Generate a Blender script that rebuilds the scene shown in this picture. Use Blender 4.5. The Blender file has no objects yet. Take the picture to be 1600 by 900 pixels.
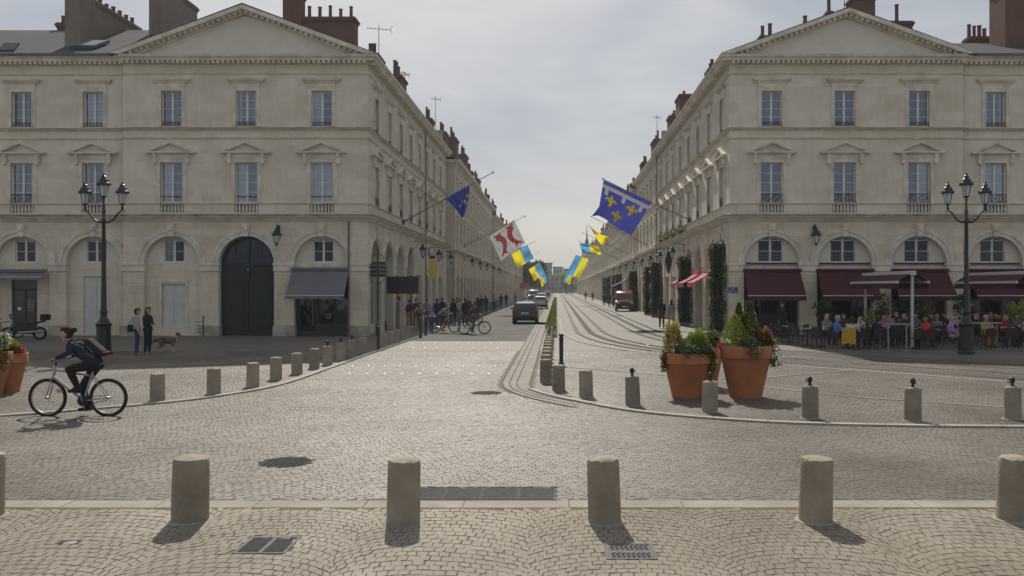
import bpy, math, random
import numpy as np
from mathutils import Vector, Matrix
R = math.radians
random.seed(7)
rng = np.random.default_rng(7)
scene = bpy.context.scene
COL = scene.collection

# ---------------------------------------------------------------- camera
FPX, HC, VX, VY = 1390.0, 2.43, 870.0, 450.0      # focal length in photo pixels, eye height, vanishing point
cam = bpy.data.cameras.new('camera')
cam.sensor_width = 36.0
cam.lens = 36.0 * FPX / 1600.0
cam.shift_x = -(VX - 800.0) / 1600.0
cam.clip_start = 0.1
cam.clip_end = 6000
camo = bpy.data.objects.new('camera', cam)
COL.objects.link(camo)
camo.location = (0, 0, HC)
camo.rotation_euler = (R(90), 0, 0)
scene.camera = camo

# ---------------------------------------------------------------- sky, sun, exposure
SUN_EL, SUN_AZ = 42.0, -8.0
SUN_STRENGTH, SKY_STRENGTH, EXPOSURE = 4.0, 0.1, 0.0
HAZE = 0.0004
world = bpy.data.worlds.new('World')
scene.world = world
world.use_nodes = True
wn, wl = world.node_tree.nodes, world.node_tree.links
wn.clear()
wo = wn.new('ShaderNodeOutputWorld')
bg = wn.new('ShaderNodeBackground')
bg.inputs['Strength'].default_value = SKY_STRENGTH
sky = wn.new('ShaderNodeTexSky')
sky.sky_type = 'NISHITA'
sky.sun_disc = False
sky.sun_elevation = R(SUN_EL)
sky.sun_rotation = R(SUN_AZ)
sky.dust_density = 2.0
tc = wn.new('ShaderNodeTexCoord')
mp = wn.new('ShaderNodeMapping')
mp.inputs['Scale'].default_value = (1.0, 1.0, 3.2)
mp.inputs['Rotation'].default_value = (0.0, 0.12, 0.5)
nz = wn.new('ShaderNodeTexNoise')
nz.inputs['Scale'].default_value = 2.6
nz.inputs['Detail'].default_value = 6
nz.inputs['Roughness'].default_value = 0.52
nz.inputs['Distortion'].default_value = 0.5
cr = wn.new('ShaderNodeValToRGB')
cr.color_ramp.elements[0].position = 0.38
cr.color_ramp.elements[0].color = (3.35, 3.7, 4.25, 1)
cr.color_ramp.elements[1].position = 0.63
cr.color_ramp.elements[1].color = (5.5, 5.5, 5.5, 1)
mx = wn.new('ShaderNodeMix')
mx.data_type = 'RGBA'
mx.inputs['Factor'].default_value = 0.80
wl.new(tc.outputs['Generated'], mp.inputs['Vector'])
wl.new(mp.outputs['Vector'], nz.inputs['Vector'])
wl.new(nz.outputs['Fac'], cr.inputs['Fac'])
wl.new(sky.outputs['Color'], mx.inputs['A'])
wl.new(cr.outputs['Color'], mx.inputs['B'])
wl.new(mx.outputs['Result'], bg.inputs['Color'])
wl.new(bg.outputs['Background'], wo.inputs['Surface'])

sl = bpy.data.lights.new('sun', 'SUN')
sl.energy = SUN_STRENGTH
sl.angle = R(0.7)
sl.color = (1.0, 0.93, 0.82)
so = bpy.data.objects.new('sun', sl)
COL.objects.link(so)
_d = Vector((math.sin(R(SUN_AZ)) * math.cos(R(SUN_EL)), math.cos(R(SUN_AZ)) * math.cos(R(SUN_EL)), math.sin(R(SUN_EL))))
so.rotation_euler = _d.to_track_quat('Z', 'Y').to_euler()
so.location = (0, 0, 60)
scene.view_settings.view_transform = 'Standard'
scene.view_settings.look = 'None'
scene.view_settings.exposure = EXPOSURE
scene.view_settings.gamma = 1.0
scene.view_settings.use_curve_mapping = False

# ---------------------------------------------------------------- helpers
def gp(px, py):
    Y = FPX * HC / (py - VY)
    return ((px - VX) / FPX * Y, Y)

def at(px, py, Y):
    return ((px - VX) / FPX * Y, Y, HC - (py - VY) / FPX * Y)

ORD = ['first', 'second', 'third', 'fourth', 'fifth', 'sixth', 'seventh', 'eighth', 'ninth', 'tenth', 'eleventh', 'twelfth', 'thirteenth',
       'fourteenth', 'fifteenth', 'sixteenth', 'seventeenth', 'eighteenth', 'nineteenth', 'twentieth', 'twenty-first', 'twenty-second',
       'twenty-third', 'twenty-fourth', 'twenty-fifth', 'twenty-sixth', 'twenty-seventh', 'twenty-eighth', 'twenty-ninth', 'thirtieth']

class MB:
    """collects shapes into one mesh"""
    def __init__(s):
        s.v = []; s.f = []; s.m = []
    def add(s, vs, fs, mi=0):
        b = len(s.v)
        s.v.extend(tuple(p) for p in vs)
        s.f.extend(tuple(b + i for i in f) for f in fs)
        s.m.extend([mi] * len(fs))
        return s
    def box(s, x0, x1, y0, y1, z0, z1, mi=0):
        return s.add([(x0,y0,z0),(x1,y0,z0),(x1,y1,z0),(x0,y1,z0),(x0,y0,z1),(x1,y0,z1),(x1,y1,z1),(x0,y1,z1)],
                     [(0,3,2,1),(4,5,6,7),(0,1,5,4),(1,2,6,5),(2,3,7,6),(3,0,4,7)], mi)
    def bbox(s, x0, x1, y0, y1, z0, z1, b=0.01, mi=0):
        """box with chamfered vertical front edges and top edge"""
        vs = []
        for z, k in ((z0, 0), (z1 - b, 0), (z1, b)):
            vs += [(x0+b+k*0, y0+k, z), (x1-b, y0+k, z), (x1-k, y0+b+k*0, z), (x1-k, y1-b, z), (x1-b, y1-k, z), (x0+b, y1-k, z), (x0+k, y1-b, z), (x0+k, y0+b, z)]
        fs = []
        for l in range(2):
            for i in range(8):
                j = (i+1) % 8
                fs.append((l*8+i, l*8+j, l*8+8+j, l*8+8+i))
        fs.append(tuple(range(16, 24))); fs.append(tuple(range(7, -1, -1)))
        return s.add(vs, fs, mi)
    def prism(s, poly, y0, y1, mi=0):
        """poly of (x,z), extruded along y"""
        n = len(poly)
        vs = [(x, y0, z) for x, z in poly] + [(x, y1, z) for x, z in poly]
        fs = [(i, (i+1) % n, n + (i+1) % n, n + i) for i in range(n)]
        fs += [tuple(range(n-1, -1, -1)), tuple(range(n, 2*n))]
        return s.add(vs, fs, mi)
    def prismx(s, poly, x0, x1, mi=0):
        """poly of (y,z), extruded along x"""
        n = len(poly)
        vs = [(x0, y, z) for y, z in poly] + [(x1, y, z) for y, z in poly]
        fs = [(i, (i+1) % n, n + (i+1) % n, n + i) for i in range(n)]
        fs += [tuple(range(n-1, -1, -1)), tuple(range(n, 2*n))]
        return s.add(vs, fs, mi)
    def lathe(s, prof, seg=16, c=(0,0,0), mi=0, ph=0.0):
        vs = []
        for r, z in prof:
            for k in range(seg):
                a = ph + 2*math.pi*k/seg
                vs.append((c[0]+r*math.cos(a), c[1]+r*math.sin(a), c[2]+z))
        fs = []
        for l in range(len(prof)-1):
            for k in range(seg):
                j = (k+1) % seg
                fs.append((l*seg+k, l*seg+j, (l+1)*seg+j, (l+1)*seg+k))
        fs.append(tuple(range(seg-1, -1, -1)))
        n = (len(prof)-1)*seg
        fs.append(tuple(range(n, n+seg)))
        return s.add(vs, fs, mi)
    def tube(s, pts, r, seg=6, mi=0, closed=False):
        pts = [Vector(p) for p in pts]
        n = len(pts)
        rs = r if isinstance(r, (list, tuple)) else [r]*n
        vs = []
        prev = None
        for i, p in enumerate(pts):
            if closed:
                d = pts[(i+1) % n] - pts[i-1]
            else:
                d = pts[min(i+1, n-1)] - pts[max(i-1, 0)]
            d.normalize()
            up = Vector((0,0,1)) if abs(d.z) < 0.95 else Vector((1,0,0))
            if prev is not None:
                up = prev
            a = d.cross(up)
            if a.length < 1e-5:
                a = d.cross(Vector((0,1,0)))
            a.normalize()
            b = a.cross(d); b.normalize()
            prev = b
            for k in range(seg):
                t = 2*math.pi*k/seg
                vs.append(p + (a*math.cos(t) + b*math.sin(t))*rs[i])
        fs = []
        m = n if closed else n-1
        for i in range(m):
            for k in range(seg):
                j = (k+1) % seg
                i2 = (i+1) % n
                fs.append((i*seg+k, i*seg+j, i2*seg+j, i2*seg+k))
        if not closed:
            fs.append(tuple(range(seg-1, -1, -1)))
            fs.append(tuple(range((n-1)*seg, n*seg)))
        return s.add(vs, fs, mi)
    def sphere(s, c, r, seg=10, rings=6, mi=0):
        if not isinstance(r, (list, tuple)): r = (r, r, r)
        vs = []
        for i in range(1, rings):
            t = math.pi*i/rings
            for k in range(seg):
                a = 2*math.pi*k/seg
                vs.append((c[0]+r[0]*math.sin(t)*math.cos(a), c[1]+r[1]*math.sin(t)*math.sin(a), c[2]-r[2]*math.cos(t)))
        vs.append((c[0], c[1], c[2]-r[2])); vs.append((c[0], c[1], c[2]+r[2]))
        fs = []
        for i in range(rings-2):
            for k in range(seg):
                j = (k+1) % seg
                fs.append((i*seg+k, i*seg+j, (i+1)*seg+j, (i+1)*seg+k))
        b, t = len(vs)-2, len(vs)-1
        for k in range(seg):
            j = (k+1) % seg
            fs.append((b, j, k)); fs.append((t, (rings-2)*seg+k, (rings-2)*seg+j))
        return s.add(vs, fs, mi)
    def sweep(s, path, prof, mi=0, caps=True):
        """path of (x,y); prof of (out,z), out measured to the right-hand side of the path, mitred"""
        n = len(path); k = len(prof)
        vs = []
        for i in range(n):
            p = Vector(path[i])
            def nrm(a, b):
                d = (Vector(b)-Vector(a)).normalized()
                return Vector((d.y, -d.x))
            if i == 0: m = nrm(path[0], path[1])
            elif i == n-1: m = nrm(path[-2], path[-1])
            else:
                n1, n2 = nrm(path[i-1], path[i]), nrm(path[i], path[i+1])
                m = (n1+n2); m = m/max(0.2, (1+n1.dot(n2)))
            for o, z in prof:
                q = p + m*o
                vs.append((q.x, q.y, z))
        fs = []
        for i in range(n-1):
            for j in range(k):
                j2 = (j+1) % k
                fs.append((i*k+j, (i+1)*k+j, (i+1)*k+j2, i*k+j2))
        if caps:
            fs.append(tuple(range(k))); fs.append(tuple(range((n-1)*k + k-1, (n-1)*k-1, -1)))
        return s.add(vs, fs, mi)
    def xf(s, M, start=0):
        for i in range(start, len(s.v)):
            s.v[i] = tuple(M @ Vector(s.v[i]))
        return s
    def mesh(s, name, mats, smooth=None):
        me = bpy.data.meshes.new(name)
        me.from_pydata(s.v, [], s.f)
        if not isinstance(mats, (list, tuple)): mats = [mats]
        for m in mats: me.materials.append(m)
        if len(mats) > 1:
            me.polygons.foreach_set('material_index', s.m)
        if smooth:
            me.polygons.foreach_set('use_smooth', [True]*len(me.polygons))
            me.set_sharp_from_angle(angle=R(smooth))
        me.update()
        return me
    def build(s, name, mats, parent=None, loc=(0,0,0), rz=0.0, smooth=None):
        return put(name, s.mesh(name, mats, smooth), parent, loc, rz)

def put(name, me, parent=None, loc=(0,0,0), rz=0.0):
    o = bpy.data.objects.new(name, me)
    COL.objects.link(o)
    o.location = loc
    o.rotation_euler = (0, 0, rz)
    if parent is not None: o.parent = parent
    return o

def tag(o, label=None, cat=None, group=None, kind=None):
    if label: o['label'] = label
    if cat: o['category'] = cat
    if group: o['group'] = group
    if kind: o['kind'] = kind
    return o

def thing(name, label, cat, loc=(0,0,0), rz=0.0, group=None):
    return tag(put(name, None, None, loc, rz), label, cat, group)

def copy_tree(o, parent=None):
    c = o.copy()
    COL.objects.link(c)
    c.parent = parent
    for ch in list(o.children):
        copy_tree(ch, c)
    return c

# ---------------------------------------------------------------- materials
def nodes_of(name):
    m = bpy.data.materials.new(name)
    m.use_nodes = True
    nt = m.node_tree
    b = nt.nodes['Principled BSDF']
    return m, nt.nodes, nt.links, b

def pmat(name, col, rough=0.8, var=0.12, scale=3.0, bump=0.0, bscale=40.0, metal=0.0, spec=0.4, world=True, dark=None, emit=None):
    m, N, L, b = nodes_of(name)
    b.inputs['Roughness'].default_value = rough
    b.inputs['Metallic'].default_value = metal
    b.inputs['Specular IOR Level'].default_value = spec
    if world:
        g = N.new('ShaderNodeNewGeometry'); vec = g.outputs['Position']
    else:
        g = N.new('ShaderNodeTexCoord'); vec = g.outputs['Object']
    if var > 0:
        n1 = N.new('ShaderNodeTexNoise'); n1.inputs['Scale'].default_value = scale; n1.inputs['Detail'].default_value = 5
        n1.inputs['Roughness'].default_value = 0.6
        L.new(vec, n1.inputs['Vector'])
        r = N.new('ShaderNodeValToRGB')
        r.color_ramp.elements[0].position = 0.32; r.color_ramp.elements[1].position = 0.68
        lo = dark if dark else tuple(c*(1-var) for c in col)
        hi = tuple(min(1, c*(1+var)) for c in col)
        r.color_ramp.elements[0].color = (*lo, 1); r.color_ramp.elements[1].color = (*hi, 1)
        L.new(n1.outputs['Fac'], r.inputs['Fac'])
        L.new(r.outputs['Color'], b.inputs['Base Color'])
    else:
        b.inputs['Base Color'].default_value = (*col, 1)
    if bump > 0:
        n2 = N.new('ShaderNodeTexNoise'); n2.inputs['Scale'].default_value = bscale; n2.inputs['Detail'].default_value = 4
        L.new(vec, n2.inputs['Vector'])
        bp = N.new('ShaderNodeBump'); bp.inputs['Strength'].default_value = bump; bp.inputs['Distance'].default_value = 0.02
        L.new(n2.outputs['Fac'], bp.inputs['Height'])
        L.new(bp.outputs['Normal'], b.inputs['Normal'])
    if emit:
        b.inputs['Emission Color'].default_value = (*col, 1)
        b.inputs['Emission Strength'].default_value = emit
    return m

def facade_stone(name, col, course=0.42, block=0.95, joint=0.72, stain=0.5):
    """limestone ashlar: fine joints, block-to-block tone, rain streaks and soot with shapes of their own"""
    m, N, L, b = nodes_of(name)
    b.inputs['Roughness'].default_value = 0.9
    b.inputs['Specular IOR Level'].default_value = 0.2
    g = N.new('ShaderNodeNewGeometry')
    sp = N.new('ShaderNodeSeparateXYZ'); L.new(g.outputs['Position'], sp.inputs[0])
    ad = N.new('ShaderNodeMath'); ad.operation = 'ADD'; L.new(sp.outputs['X'], ad.inputs[0]); L.new(sp.outputs['Y'], ad.inputs[1])
    cb = N.new('ShaderNodeCombineXYZ'); L.new(ad.outputs[0], cb.inputs['X']); L.new(sp.outputs['Z'], cb.inputs['Y'])
    br = N.new('ShaderNodeTexBrick')
    br.inputs['Scale'].default_value = 1.0
    br.inputs['Brick Width'].default_value = block
    br.inputs['Row Height'].default_value = course
    br.inputs['Mortar Size'].default_value = 0.006
    br.inputs['Mortar Smooth'].default_value = 0.4
    br.inputs['Bias'].default_value = 0.0
    br.inputs['Color1'].default_value = (*[c*1.05 for c in col], 1)
    br.inputs['Color2'].default_value = (col[0]*0.94, col[1]*0.925, col[2]*0.89, 1)
    br.inputs['Mortar'].default_value = (*[c*joint for c in col], 1)
    L.new(cb.outputs[0], br.inputs['Vector'])
    # big soft patches
    n1 = N.new('ShaderNodeTexNoise'); n1.inputs['Scale'].default_value = 0.55; n1.inputs['Detail'].default_value = 6; n1.inputs['Roughness'].default_value = 0.62
    L.new(g.outputs['Position'], n1.inputs['Vector'])
    r1 = N.new('ShaderNodeValToRGB')
    r1.color_ramp.elements[0].position = 0.33; r1.color_ramp.elements[0].color = (0.84, 0.815, 0.765, 1)
    r1.color_ramp.elements[1].position = 0.60; r1.color_ramp.elements[1].color = (1.03, 1.03, 1.03, 1)
    L.new(n1.outputs['Fac'], r1.inputs['Fac'])
    m1 = N.new('ShaderNodeMix'); m1.data_type = 'RGBA'; m1.blend_type = 'MULTIPLY'; m1.inputs['Factor'].default_value = 0.75
    L.new(br.outputs['Color'], m1.inputs['A']); L.new(r1.outputs['Color'], m1.inputs['B'])
    # vertical streaks
    cb2 = N.new('ShaderNodeCombineXYZ')
    s1 = N.new('ShaderNodeMath'); s1.operation = 'MULTIPLY'; s1.inputs[1].default_value = 3.2; L.new(ad.outputs[0], s1.inputs[0])
    s2 = N.new('ShaderNodeMath'); s2.operation = 'MULTIPLY'; s2.inputs[1].default_value = 0.35; L.new(sp.outputs['Z'], s2.inputs[0])
    L.new(s1.outputs[0], cb2.inputs['X']); L.new(s2.outputs[0], cb2.inputs['Y'])
    n2 = N.new('ShaderNodeTexNoise'); n2.inputs['Scale'].default_value = 1.0; n2.inputs['Detail'].default_value = 5; n2.inputs['Roughness'].default_value = 0.65
    L.new(cb2.outputs[0], n2.inputs['Vector'])
    r2 = N.new('ShaderNodeValToRGB')
    r2.color_ramp.elements[0].position = 0.52; r2.color_ramp.elements[0].color = (1, 1, 1, 1)
    r2.color_ramp.elements[1].position = 0.78; r2.color_ramp.elements[1].color = (0.60, 0.565, 0.49, 1)
    L.new(n2.outputs['Fac'], r2.inputs['Fac'])
    m2 = N.new('ShaderNodeMix'); m2.data_type = 'RGBA'; m2.blend_type = 'MULTIPLY'; m2.inputs['Factor'].default_value = stain
    L.new(m1.outputs['Result'], m2.inputs['A']); L.new(r2.outputs['Color'], m2.inputs['B'])
    L.new(m2.outputs['Result'], b.inputs['Base Color'])
    n3 = N.new('ShaderNodeTexNoise'); n3.inputs['Scale'].default_value = 22; n3.inputs['Detail'].default_value = 4
    L.new(g.outputs['Position'], n3.inputs['Vector'])
    ma = N.new('ShaderNodeMath'); ma.operation = 'MULTIPLY_ADD'; ma.inputs[1].default_value = -0.8
    L.new(br.outputs['Fac'], ma.inputs[0]); L.new(n3.outputs['Fac'], ma.inputs[2])
    bp = N.new('ShaderNodeBump'); bp.inputs['Strength'].default_value = 0.35; bp.inputs['Distance'].default_value = 0.012
    L.new(ma.outputs[0], bp.inputs['Height']); L.new(bp.outputs['Normal'], b.inputs['Normal'])
    return m

def sett_field(name, c1, c2, joint, scale, rough=0.85, spec=0.15):
    """distant setts: small cells with joints, for surfaces too far to tell the stones apart"""
    m, N, L, b = nodes_of(name)
    b.inputs['Roughness'].default_value = rough
    b.inputs['Specular IOR Level'].default_value = spec
    g = N.new('ShaderNodeNewGeometry')
    v = N.new('ShaderNodeTexVoronoi'); v.feature = 'DISTANCE_TO_EDGE'; v.inputs['Scale'].default_value = scale
    v2 = N.new('ShaderNodeTexVoronoi'); v2.inputs['Scale'].default_value = scale
    L.new(g.outputs['Position'], v.inputs['Vector']); L.new(g.outputs['Position'], v2.inputs['Vector'])
    n1 = N.new('ShaderNodeTexNoise'); n1.inputs['Scale'].default_value = 0.35; n1.inputs['Detail'].default_value = 6
    L.new(g.outputs['Position'], n1.inputs['Vector'])
    sp = N.new('ShaderNodeSeparateColor'); L.new(v2.outputs['Color'], sp.inputs[0])
    ad = N.new('ShaderNodeMath'); ad.operation = 'MULTIPLY_ADD'; ad.inputs[1].default_value = 0.45
    L.new(sp.outputs[0], ad.inputs[0]); 
    sc = N.new('ShaderNodeMath'); sc.operation = 'MULTIPLY_ADD'; sc.inputs[1].default_value = 1.6; sc.inputs[2].default_value = -0.5
    L.new(n1.outputs['Fac'], sc.inputs[0]); L.new(sc.outputs[0], ad.inputs[2])
    mixc = N.new('ShaderNodeMix'); mixc.data_type = 'RGBA'; mixc.clamp_factor = True
    mixc.inputs['A'].default_value = (*c1, 1); mixc.inputs['B'].default_value = (*c2, 1)
    L.new(ad.outputs[0], mixc.inputs['Factor'])
    r = N.new('ShaderNodeValToRGB'); r.color_ramp.elements[0].position = 0.02; r.color_ramp.elements[1].position = 0.10
    L.new(v.outputs['Distance'], r.inputs['Fac'])
    mj = N.new('ShaderNodeMix'); mj.data_type = 'RGBA'
    mj.inputs['A'].default_value = (*joint, 1)
    L.new(r.outputs['Color'], mj.inputs['Factor']); L.new(mixc.outputs['Result'], mj.inputs['B'])
    L.new(mj.outputs['Result'], b.inputs['Base Color'])
    bp = N.new('ShaderNodeBump'); bp.inputs['Strength'].default_value = 0.5; bp.inputs['Distance'].default_value = 0.02
    L.new(r.outputs['Color'], bp.inputs['Height']); L.new(bp.outputs['Normal'], b.inputs['Normal'])
    return m

def sett_mat(name, c1, c2, r0=0.75, r1=0.9, spec=0.2):
    """single setts: tone per stone (random per island) with grain"""
    m, N, L, b = nodes_of(name)
    b.inputs['Specular IOR Level'].default_value = spec
    g = N.new('ShaderNodeNewGeometry')
    nr_ = N.new('ShaderNodeTexNoise'); nr_.inputs['Scale'].default_value = 0.16; nr_.inputs['Detail'].default_value = 4
    L.new(g.outputs['Position'], nr_.inputs['Vector'])
    mr = N.new('ShaderNodeMapRange'); mr.inputs['From Min'].default_value = 0.4; mr.inputs['From Max'].default_value = 0.6
    mr.inputs['To Min'].default_value = r0; mr.inputs['To Max'].default_value = r1
    L.new(nr_.outputs['Fac'], mr.inputs['Value']); L.new(mr.outputs['Result'], b.inputs['Roughness'])
    n1 = N.new('ShaderNodeTexNoise'); n1.inputs['Scale'].default_value = 0.4; n1.inputs['Detail'].default_value = 5
    n2 = N.new('ShaderNodeTexNoise'); n2.inputs['Scale'].default_value = 28; n2.inputs['Detail'].default_value = 5
    L.new(g.outputs['Position'], n1.inputs['Vector']); L.new(g.outputs['Position'], n2.inputs['Vector'])
    a1 = N.new('ShaderNodeMath'); a1.operation = 'MULTIPLY_ADD'; a1.inputs[1].default_value = 0.28
    L.new(g.outputs['Random Per Island'], a1.inputs[0])
    a2 = N.new('ShaderNodeMath'); a2.operation = 'MULTIPLY_ADD'; a2.inputs[1].default_value = 2.4; a2.inputs[2].default_value = -0.86
    L.new(n1.outputs['Fac'], a2.inputs[0]); L.new(a2.outputs[0], a1.inputs[2])
    mixc = N.new('ShaderNodeMix'); mixc.data_type = 'RGBA'; mixc.clamp_factor = True
    mixc.inputs['A'].default_value = (*c1, 1); mixc.inputs['B'].default_value = (*c2, 1)
    L.new(a1.outputs[0], mixc.inputs['Factor'])
    r = N.new('ShaderNodeValToRGB'); r.color_ramp.elements[0].color = (0.82, 0.81, 0.79, 1); r.color_ramp.elements[1].color = (1.07, 1.07, 1.07, 1)
    r.color_ramp.elements[0].position = 0.3; r.color_ramp.elements[1].position = 0.7
    L.new(n2.outputs['Fac'], r.inputs['Fac'])
    mm = N.new('ShaderNodeMix'); mm.data_type = 'RGBA'; mm.blend_type = 'MULTIPLY'; mm.inputs['Factor'].default_value = 0.8
    L.new(mixc.outputs['Result'], mm.inputs['A']); L.new(r.outputs['Color'], mm.inputs['B'])
    # broad worn, oily and dusty patches
    n4 = N.new('ShaderNodeTexNoise'); n4.inputs['Scale'].default_value = 0.23; n4.inputs['Detail'].default_value = 7; n4.inputs['Roughness'].default_value = 0.62; n4.inputs['Distortion'].default_value = 0.6
    L.new(g.outputs['Position'], n4.inputs['Vector'])
    r4 = N.new('ShaderNodeValToRGB')
    r4.color_ramp.elements[0].position = 0.36; r4.color_ramp.elements[0].color = (0.66, 0.62, 0.57, 1)
    r4.color_ramp.elements[1].position = 0.62; r4.color_ramp.elements[1].color = (1.08, 1.08, 1.08, 1)
    L.new(n4.outputs['Fac'], r4.inputs['Fac'])
    m4 = N.new('ShaderNodeMix'); m4.data_type = 'RGBA'; m4.blend_type = 'MULTIPLY'; m4.inputs['Factor'].default_value = 0.9
    L.new(mm.outputs['Result'], m4.inputs['A']); L.new(r4.outputs['Color'], m4.inputs['B'])
    L.new(m4.outputs['Result'], b.inputs['Base Color'])
    bp = N.new('ShaderNodeBump'); bp.inputs['Strength'].default_value = 0.08; bp.inputs['Distance'].default_value = 0.01
    L.new(n2.outputs['Fac'], bp.inputs['Height']); L.new(bp.outputs['Normal'], b.inputs['Normal'])
    return m

def glass_mat(name, tint=(0.84, 0.88, 0.92), refl=0.21):
    m, N, L, b = nodes_of(name)
    N.remove(b)
    out = N['Material Output']
    tr = N.new('ShaderNodeBsdfTransparent'); tr.inputs['Color'].default_value = (*tint, 1)
    gl = N.new('ShaderNodeBsdfGlossy'); gl.inputs['Roughness'].default_value = 0.03; gl.inputs['Color'].default_value = (0.66, 0.79, 1.0, 1)
    fr = N.new('ShaderNodeFresnel'); fr.inputs['IOR'].default_value = 1.5
    ad = N.new('ShaderNodeMath'); ad.operation = 'ADD'; ad.use_clamp = True; ad.inputs[1].default_value = refl - 0.04
    # old panes are never quite flat
    g = N.new('ShaderNodeNewGeometry')
    n = N.new('ShaderNodeTexNoise'); n.inputs['Scale'].default_value = 1.7; n.inputs['Detail'].default_value = 1
    L.new(g.outputs['Position'], n.inputs['Vector'])
    bp = N.new('ShaderNodeBump'); bp.inputs['Strength'].default_value = 0.25; bp.inputs['Distance'].default_value = 0.03
    L.new(n.outputs['Fac'], bp.inputs['Height']); L.new(bp.outputs['Normal'], gl.inputs['Normal'])
    L.new(fr.outputs[0], ad.inputs[0])
    mxs = N.new('ShaderNodeMixShader')
    L.new(ad.outputs[0], mxs.inputs[0]); L.new(tr.outputs[0], mxs.inputs[1]); L.new(gl.outputs[0], mxs.inputs[2])
    L.new(mxs.outputs[0], out.inputs['Surface'])
    return m

def leaf_mat(name, c1, c2, rough=0.55):
    m, N, L, b = nodes_of(name)
    b.inputs['Roughness'].default_value = rough
    b.inputs['Specular IOR Level'].default_value = 0.3
    g = N.new('ShaderNodeNewGeometry')
    mixc = N.new('ShaderNodeMix'); mixc.data_type = 'RGBA'
    mixc.inputs['A'].default_value = (*c1, 1); mixc.inputs['B'].default_value = (*c2, 1)
    L.new(g.outputs['Random Per Island'], mixc.inputs['Factor'])
    L.new(mixc.outputs['Result'], b.inputs['Base Color'])
    tl = N.new('ShaderNodeBsdfTranslucent'); L.new(mixc.outputs['Result'], tl.inputs['Color'])
    ms = N.new('ShaderNodeMixShader'); ms.inputs[0].default_value = 0.3
    out = N['Material Output']
    L.new(b.outputs[0], ms.inputs[1]); L.new(tl.outputs[0], ms.inputs[2]); L.new(ms.outputs[0], out.inputs['Surface'])
    return m

M = {}
M['stone'] = facade_stone('limestone_facade', (0.735, 0.68, 0.57), joint=0.88, stain=0.35)
M['stone_low'] = facade_stone('limestone_ground_floor', (0.72, 0.65, 0.525), course=0.42, joint=0.68, stain=0.5)
M['stone_street'] = facade_stone('limestone_street_front', (0.68, 0.645, 0.565), joint=0.82, stain=0.5)
M['stone_old'] = facade_stone('limestone_weathered', (0.60, 0.565, 0.495), stain=0.6)
M['render_wall'] = pmat('tympanum_render', (0.70, 0.655, 0.565), 0.92, 0.08, 0.8, 0.2, 30)
M['trim'] = pmat('carved_limestone', (0.72, 0.665, 0.555), 0.88, 0.16, 1.6, 0.25, 35, dark=(0.54, 0.50, 0.425))
M['trim_dark'] = pmat('sooty_ledge_dark_recess_stone', (0.36, 0.33, 0.28), 0.9, 0.25, 1.3, 0.3, 30, dark=(0.16, 0.145, 0.12))
M['slate'] = facade_stone('slate_roof', (0.088, 0.09, 0.1), course=0.16, block=0.22, joint=0.6, stain=0.4)
M['zinc'] = pmat('zinc_flashing', (0.12, 0.125, 0.13), 0.5, 0.2, 2, 0, metal=0.4)
M['brick'] = facade_stone('chimney_brick', (0.16, 0.095, 0.075), course=0.075, block=0.22, joint=1.3, stain=0.6)
M['brick_grey'] = facade_stone('chimney_grey_render', (0.24, 0.21, 0.175), course=0.5, block=1.2, joint=0.9, stain=0.7)
M['pot'] = pmat('chimney_pot_clay', (0.14, 0.075, 0.06), 0.85, 0.3, 5)
M['frame_white'] = pmat('white_window_paint', (0.74, 0.70, 0.62), 0.6, 0.06, 4)
M['frame_bright'] = pmat('bright_white_paint', (0.74, 0.73, 0.70), 0.5, 0.05, 4)
M['curtain'] = pmat('net_curtain', (0.60, 0.60, 0.58), 0.95, 0.08, 8)
M['glass'] = glass_mat('window_glass')
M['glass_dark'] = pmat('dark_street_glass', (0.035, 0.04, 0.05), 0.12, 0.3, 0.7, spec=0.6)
M['glass_low'] = glass_mat('ground_floor_glass', (0.7, 0.72, 0.74), 0.05)
M['shop_glass'] = glass_mat('shop_glass', (0.6, 0.62, 0.62), 0.07)
M['iron'] = pmat('black_ironwork', (0.018, 0.018, 0.02), 0.5, 0.2, 9, spec=0.4)
M['lamp_green'] = pmat('dark_green_cast_iron', (0.012, 0.02, 0.019), 0.38, 0.25, 5, spec=0.5)
M['door_green'] = pmat('dark_green_gate_paint', (0.014, 0.023, 0.027), 0.4, 0.15, 3)
M['shutter'] = pmat('pale_grey_shutter_paint', (0.60, 0.58, 0.545), 0.6, 0.07, 2)
M['shop_dark'] = pmat('anthracite_shop_paint', (0.035, 0.036, 0.045), 0.5, 0.15, 3)
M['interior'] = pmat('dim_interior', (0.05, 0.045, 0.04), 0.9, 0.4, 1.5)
M['plinth'] = pmat('plinth_stone', (0.47, 0.43, 0.35), 0.9, 0.2, 1.4, 0.3, 25, dark=(0.25, 0.22, 0.17))
M['gutter'] = pmat('grey_downpipe', (0.16, 0.15, 0.135), 0.6, 0.15, 3)
M['burgundy'] = pmat('burgundy_awning_cloth', (0.072, 0.017, 0.026), 0.9, 0.12, 1.2)
M['awning_red'] = pmat('red_awning_cloth', (0.55, 0.12, 0.14), 0.9, 0.12, 2)
M['awning_grey'] = pmat('grey_awning_cloth', (0.17, 0.165, 0.18), 0.9, 0.1, 1.2)
M['white_metal'] = pmat('white_painted_aluminium', (0.56, 0.55, 0.53), 0.4, 0.05, 4)

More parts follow.
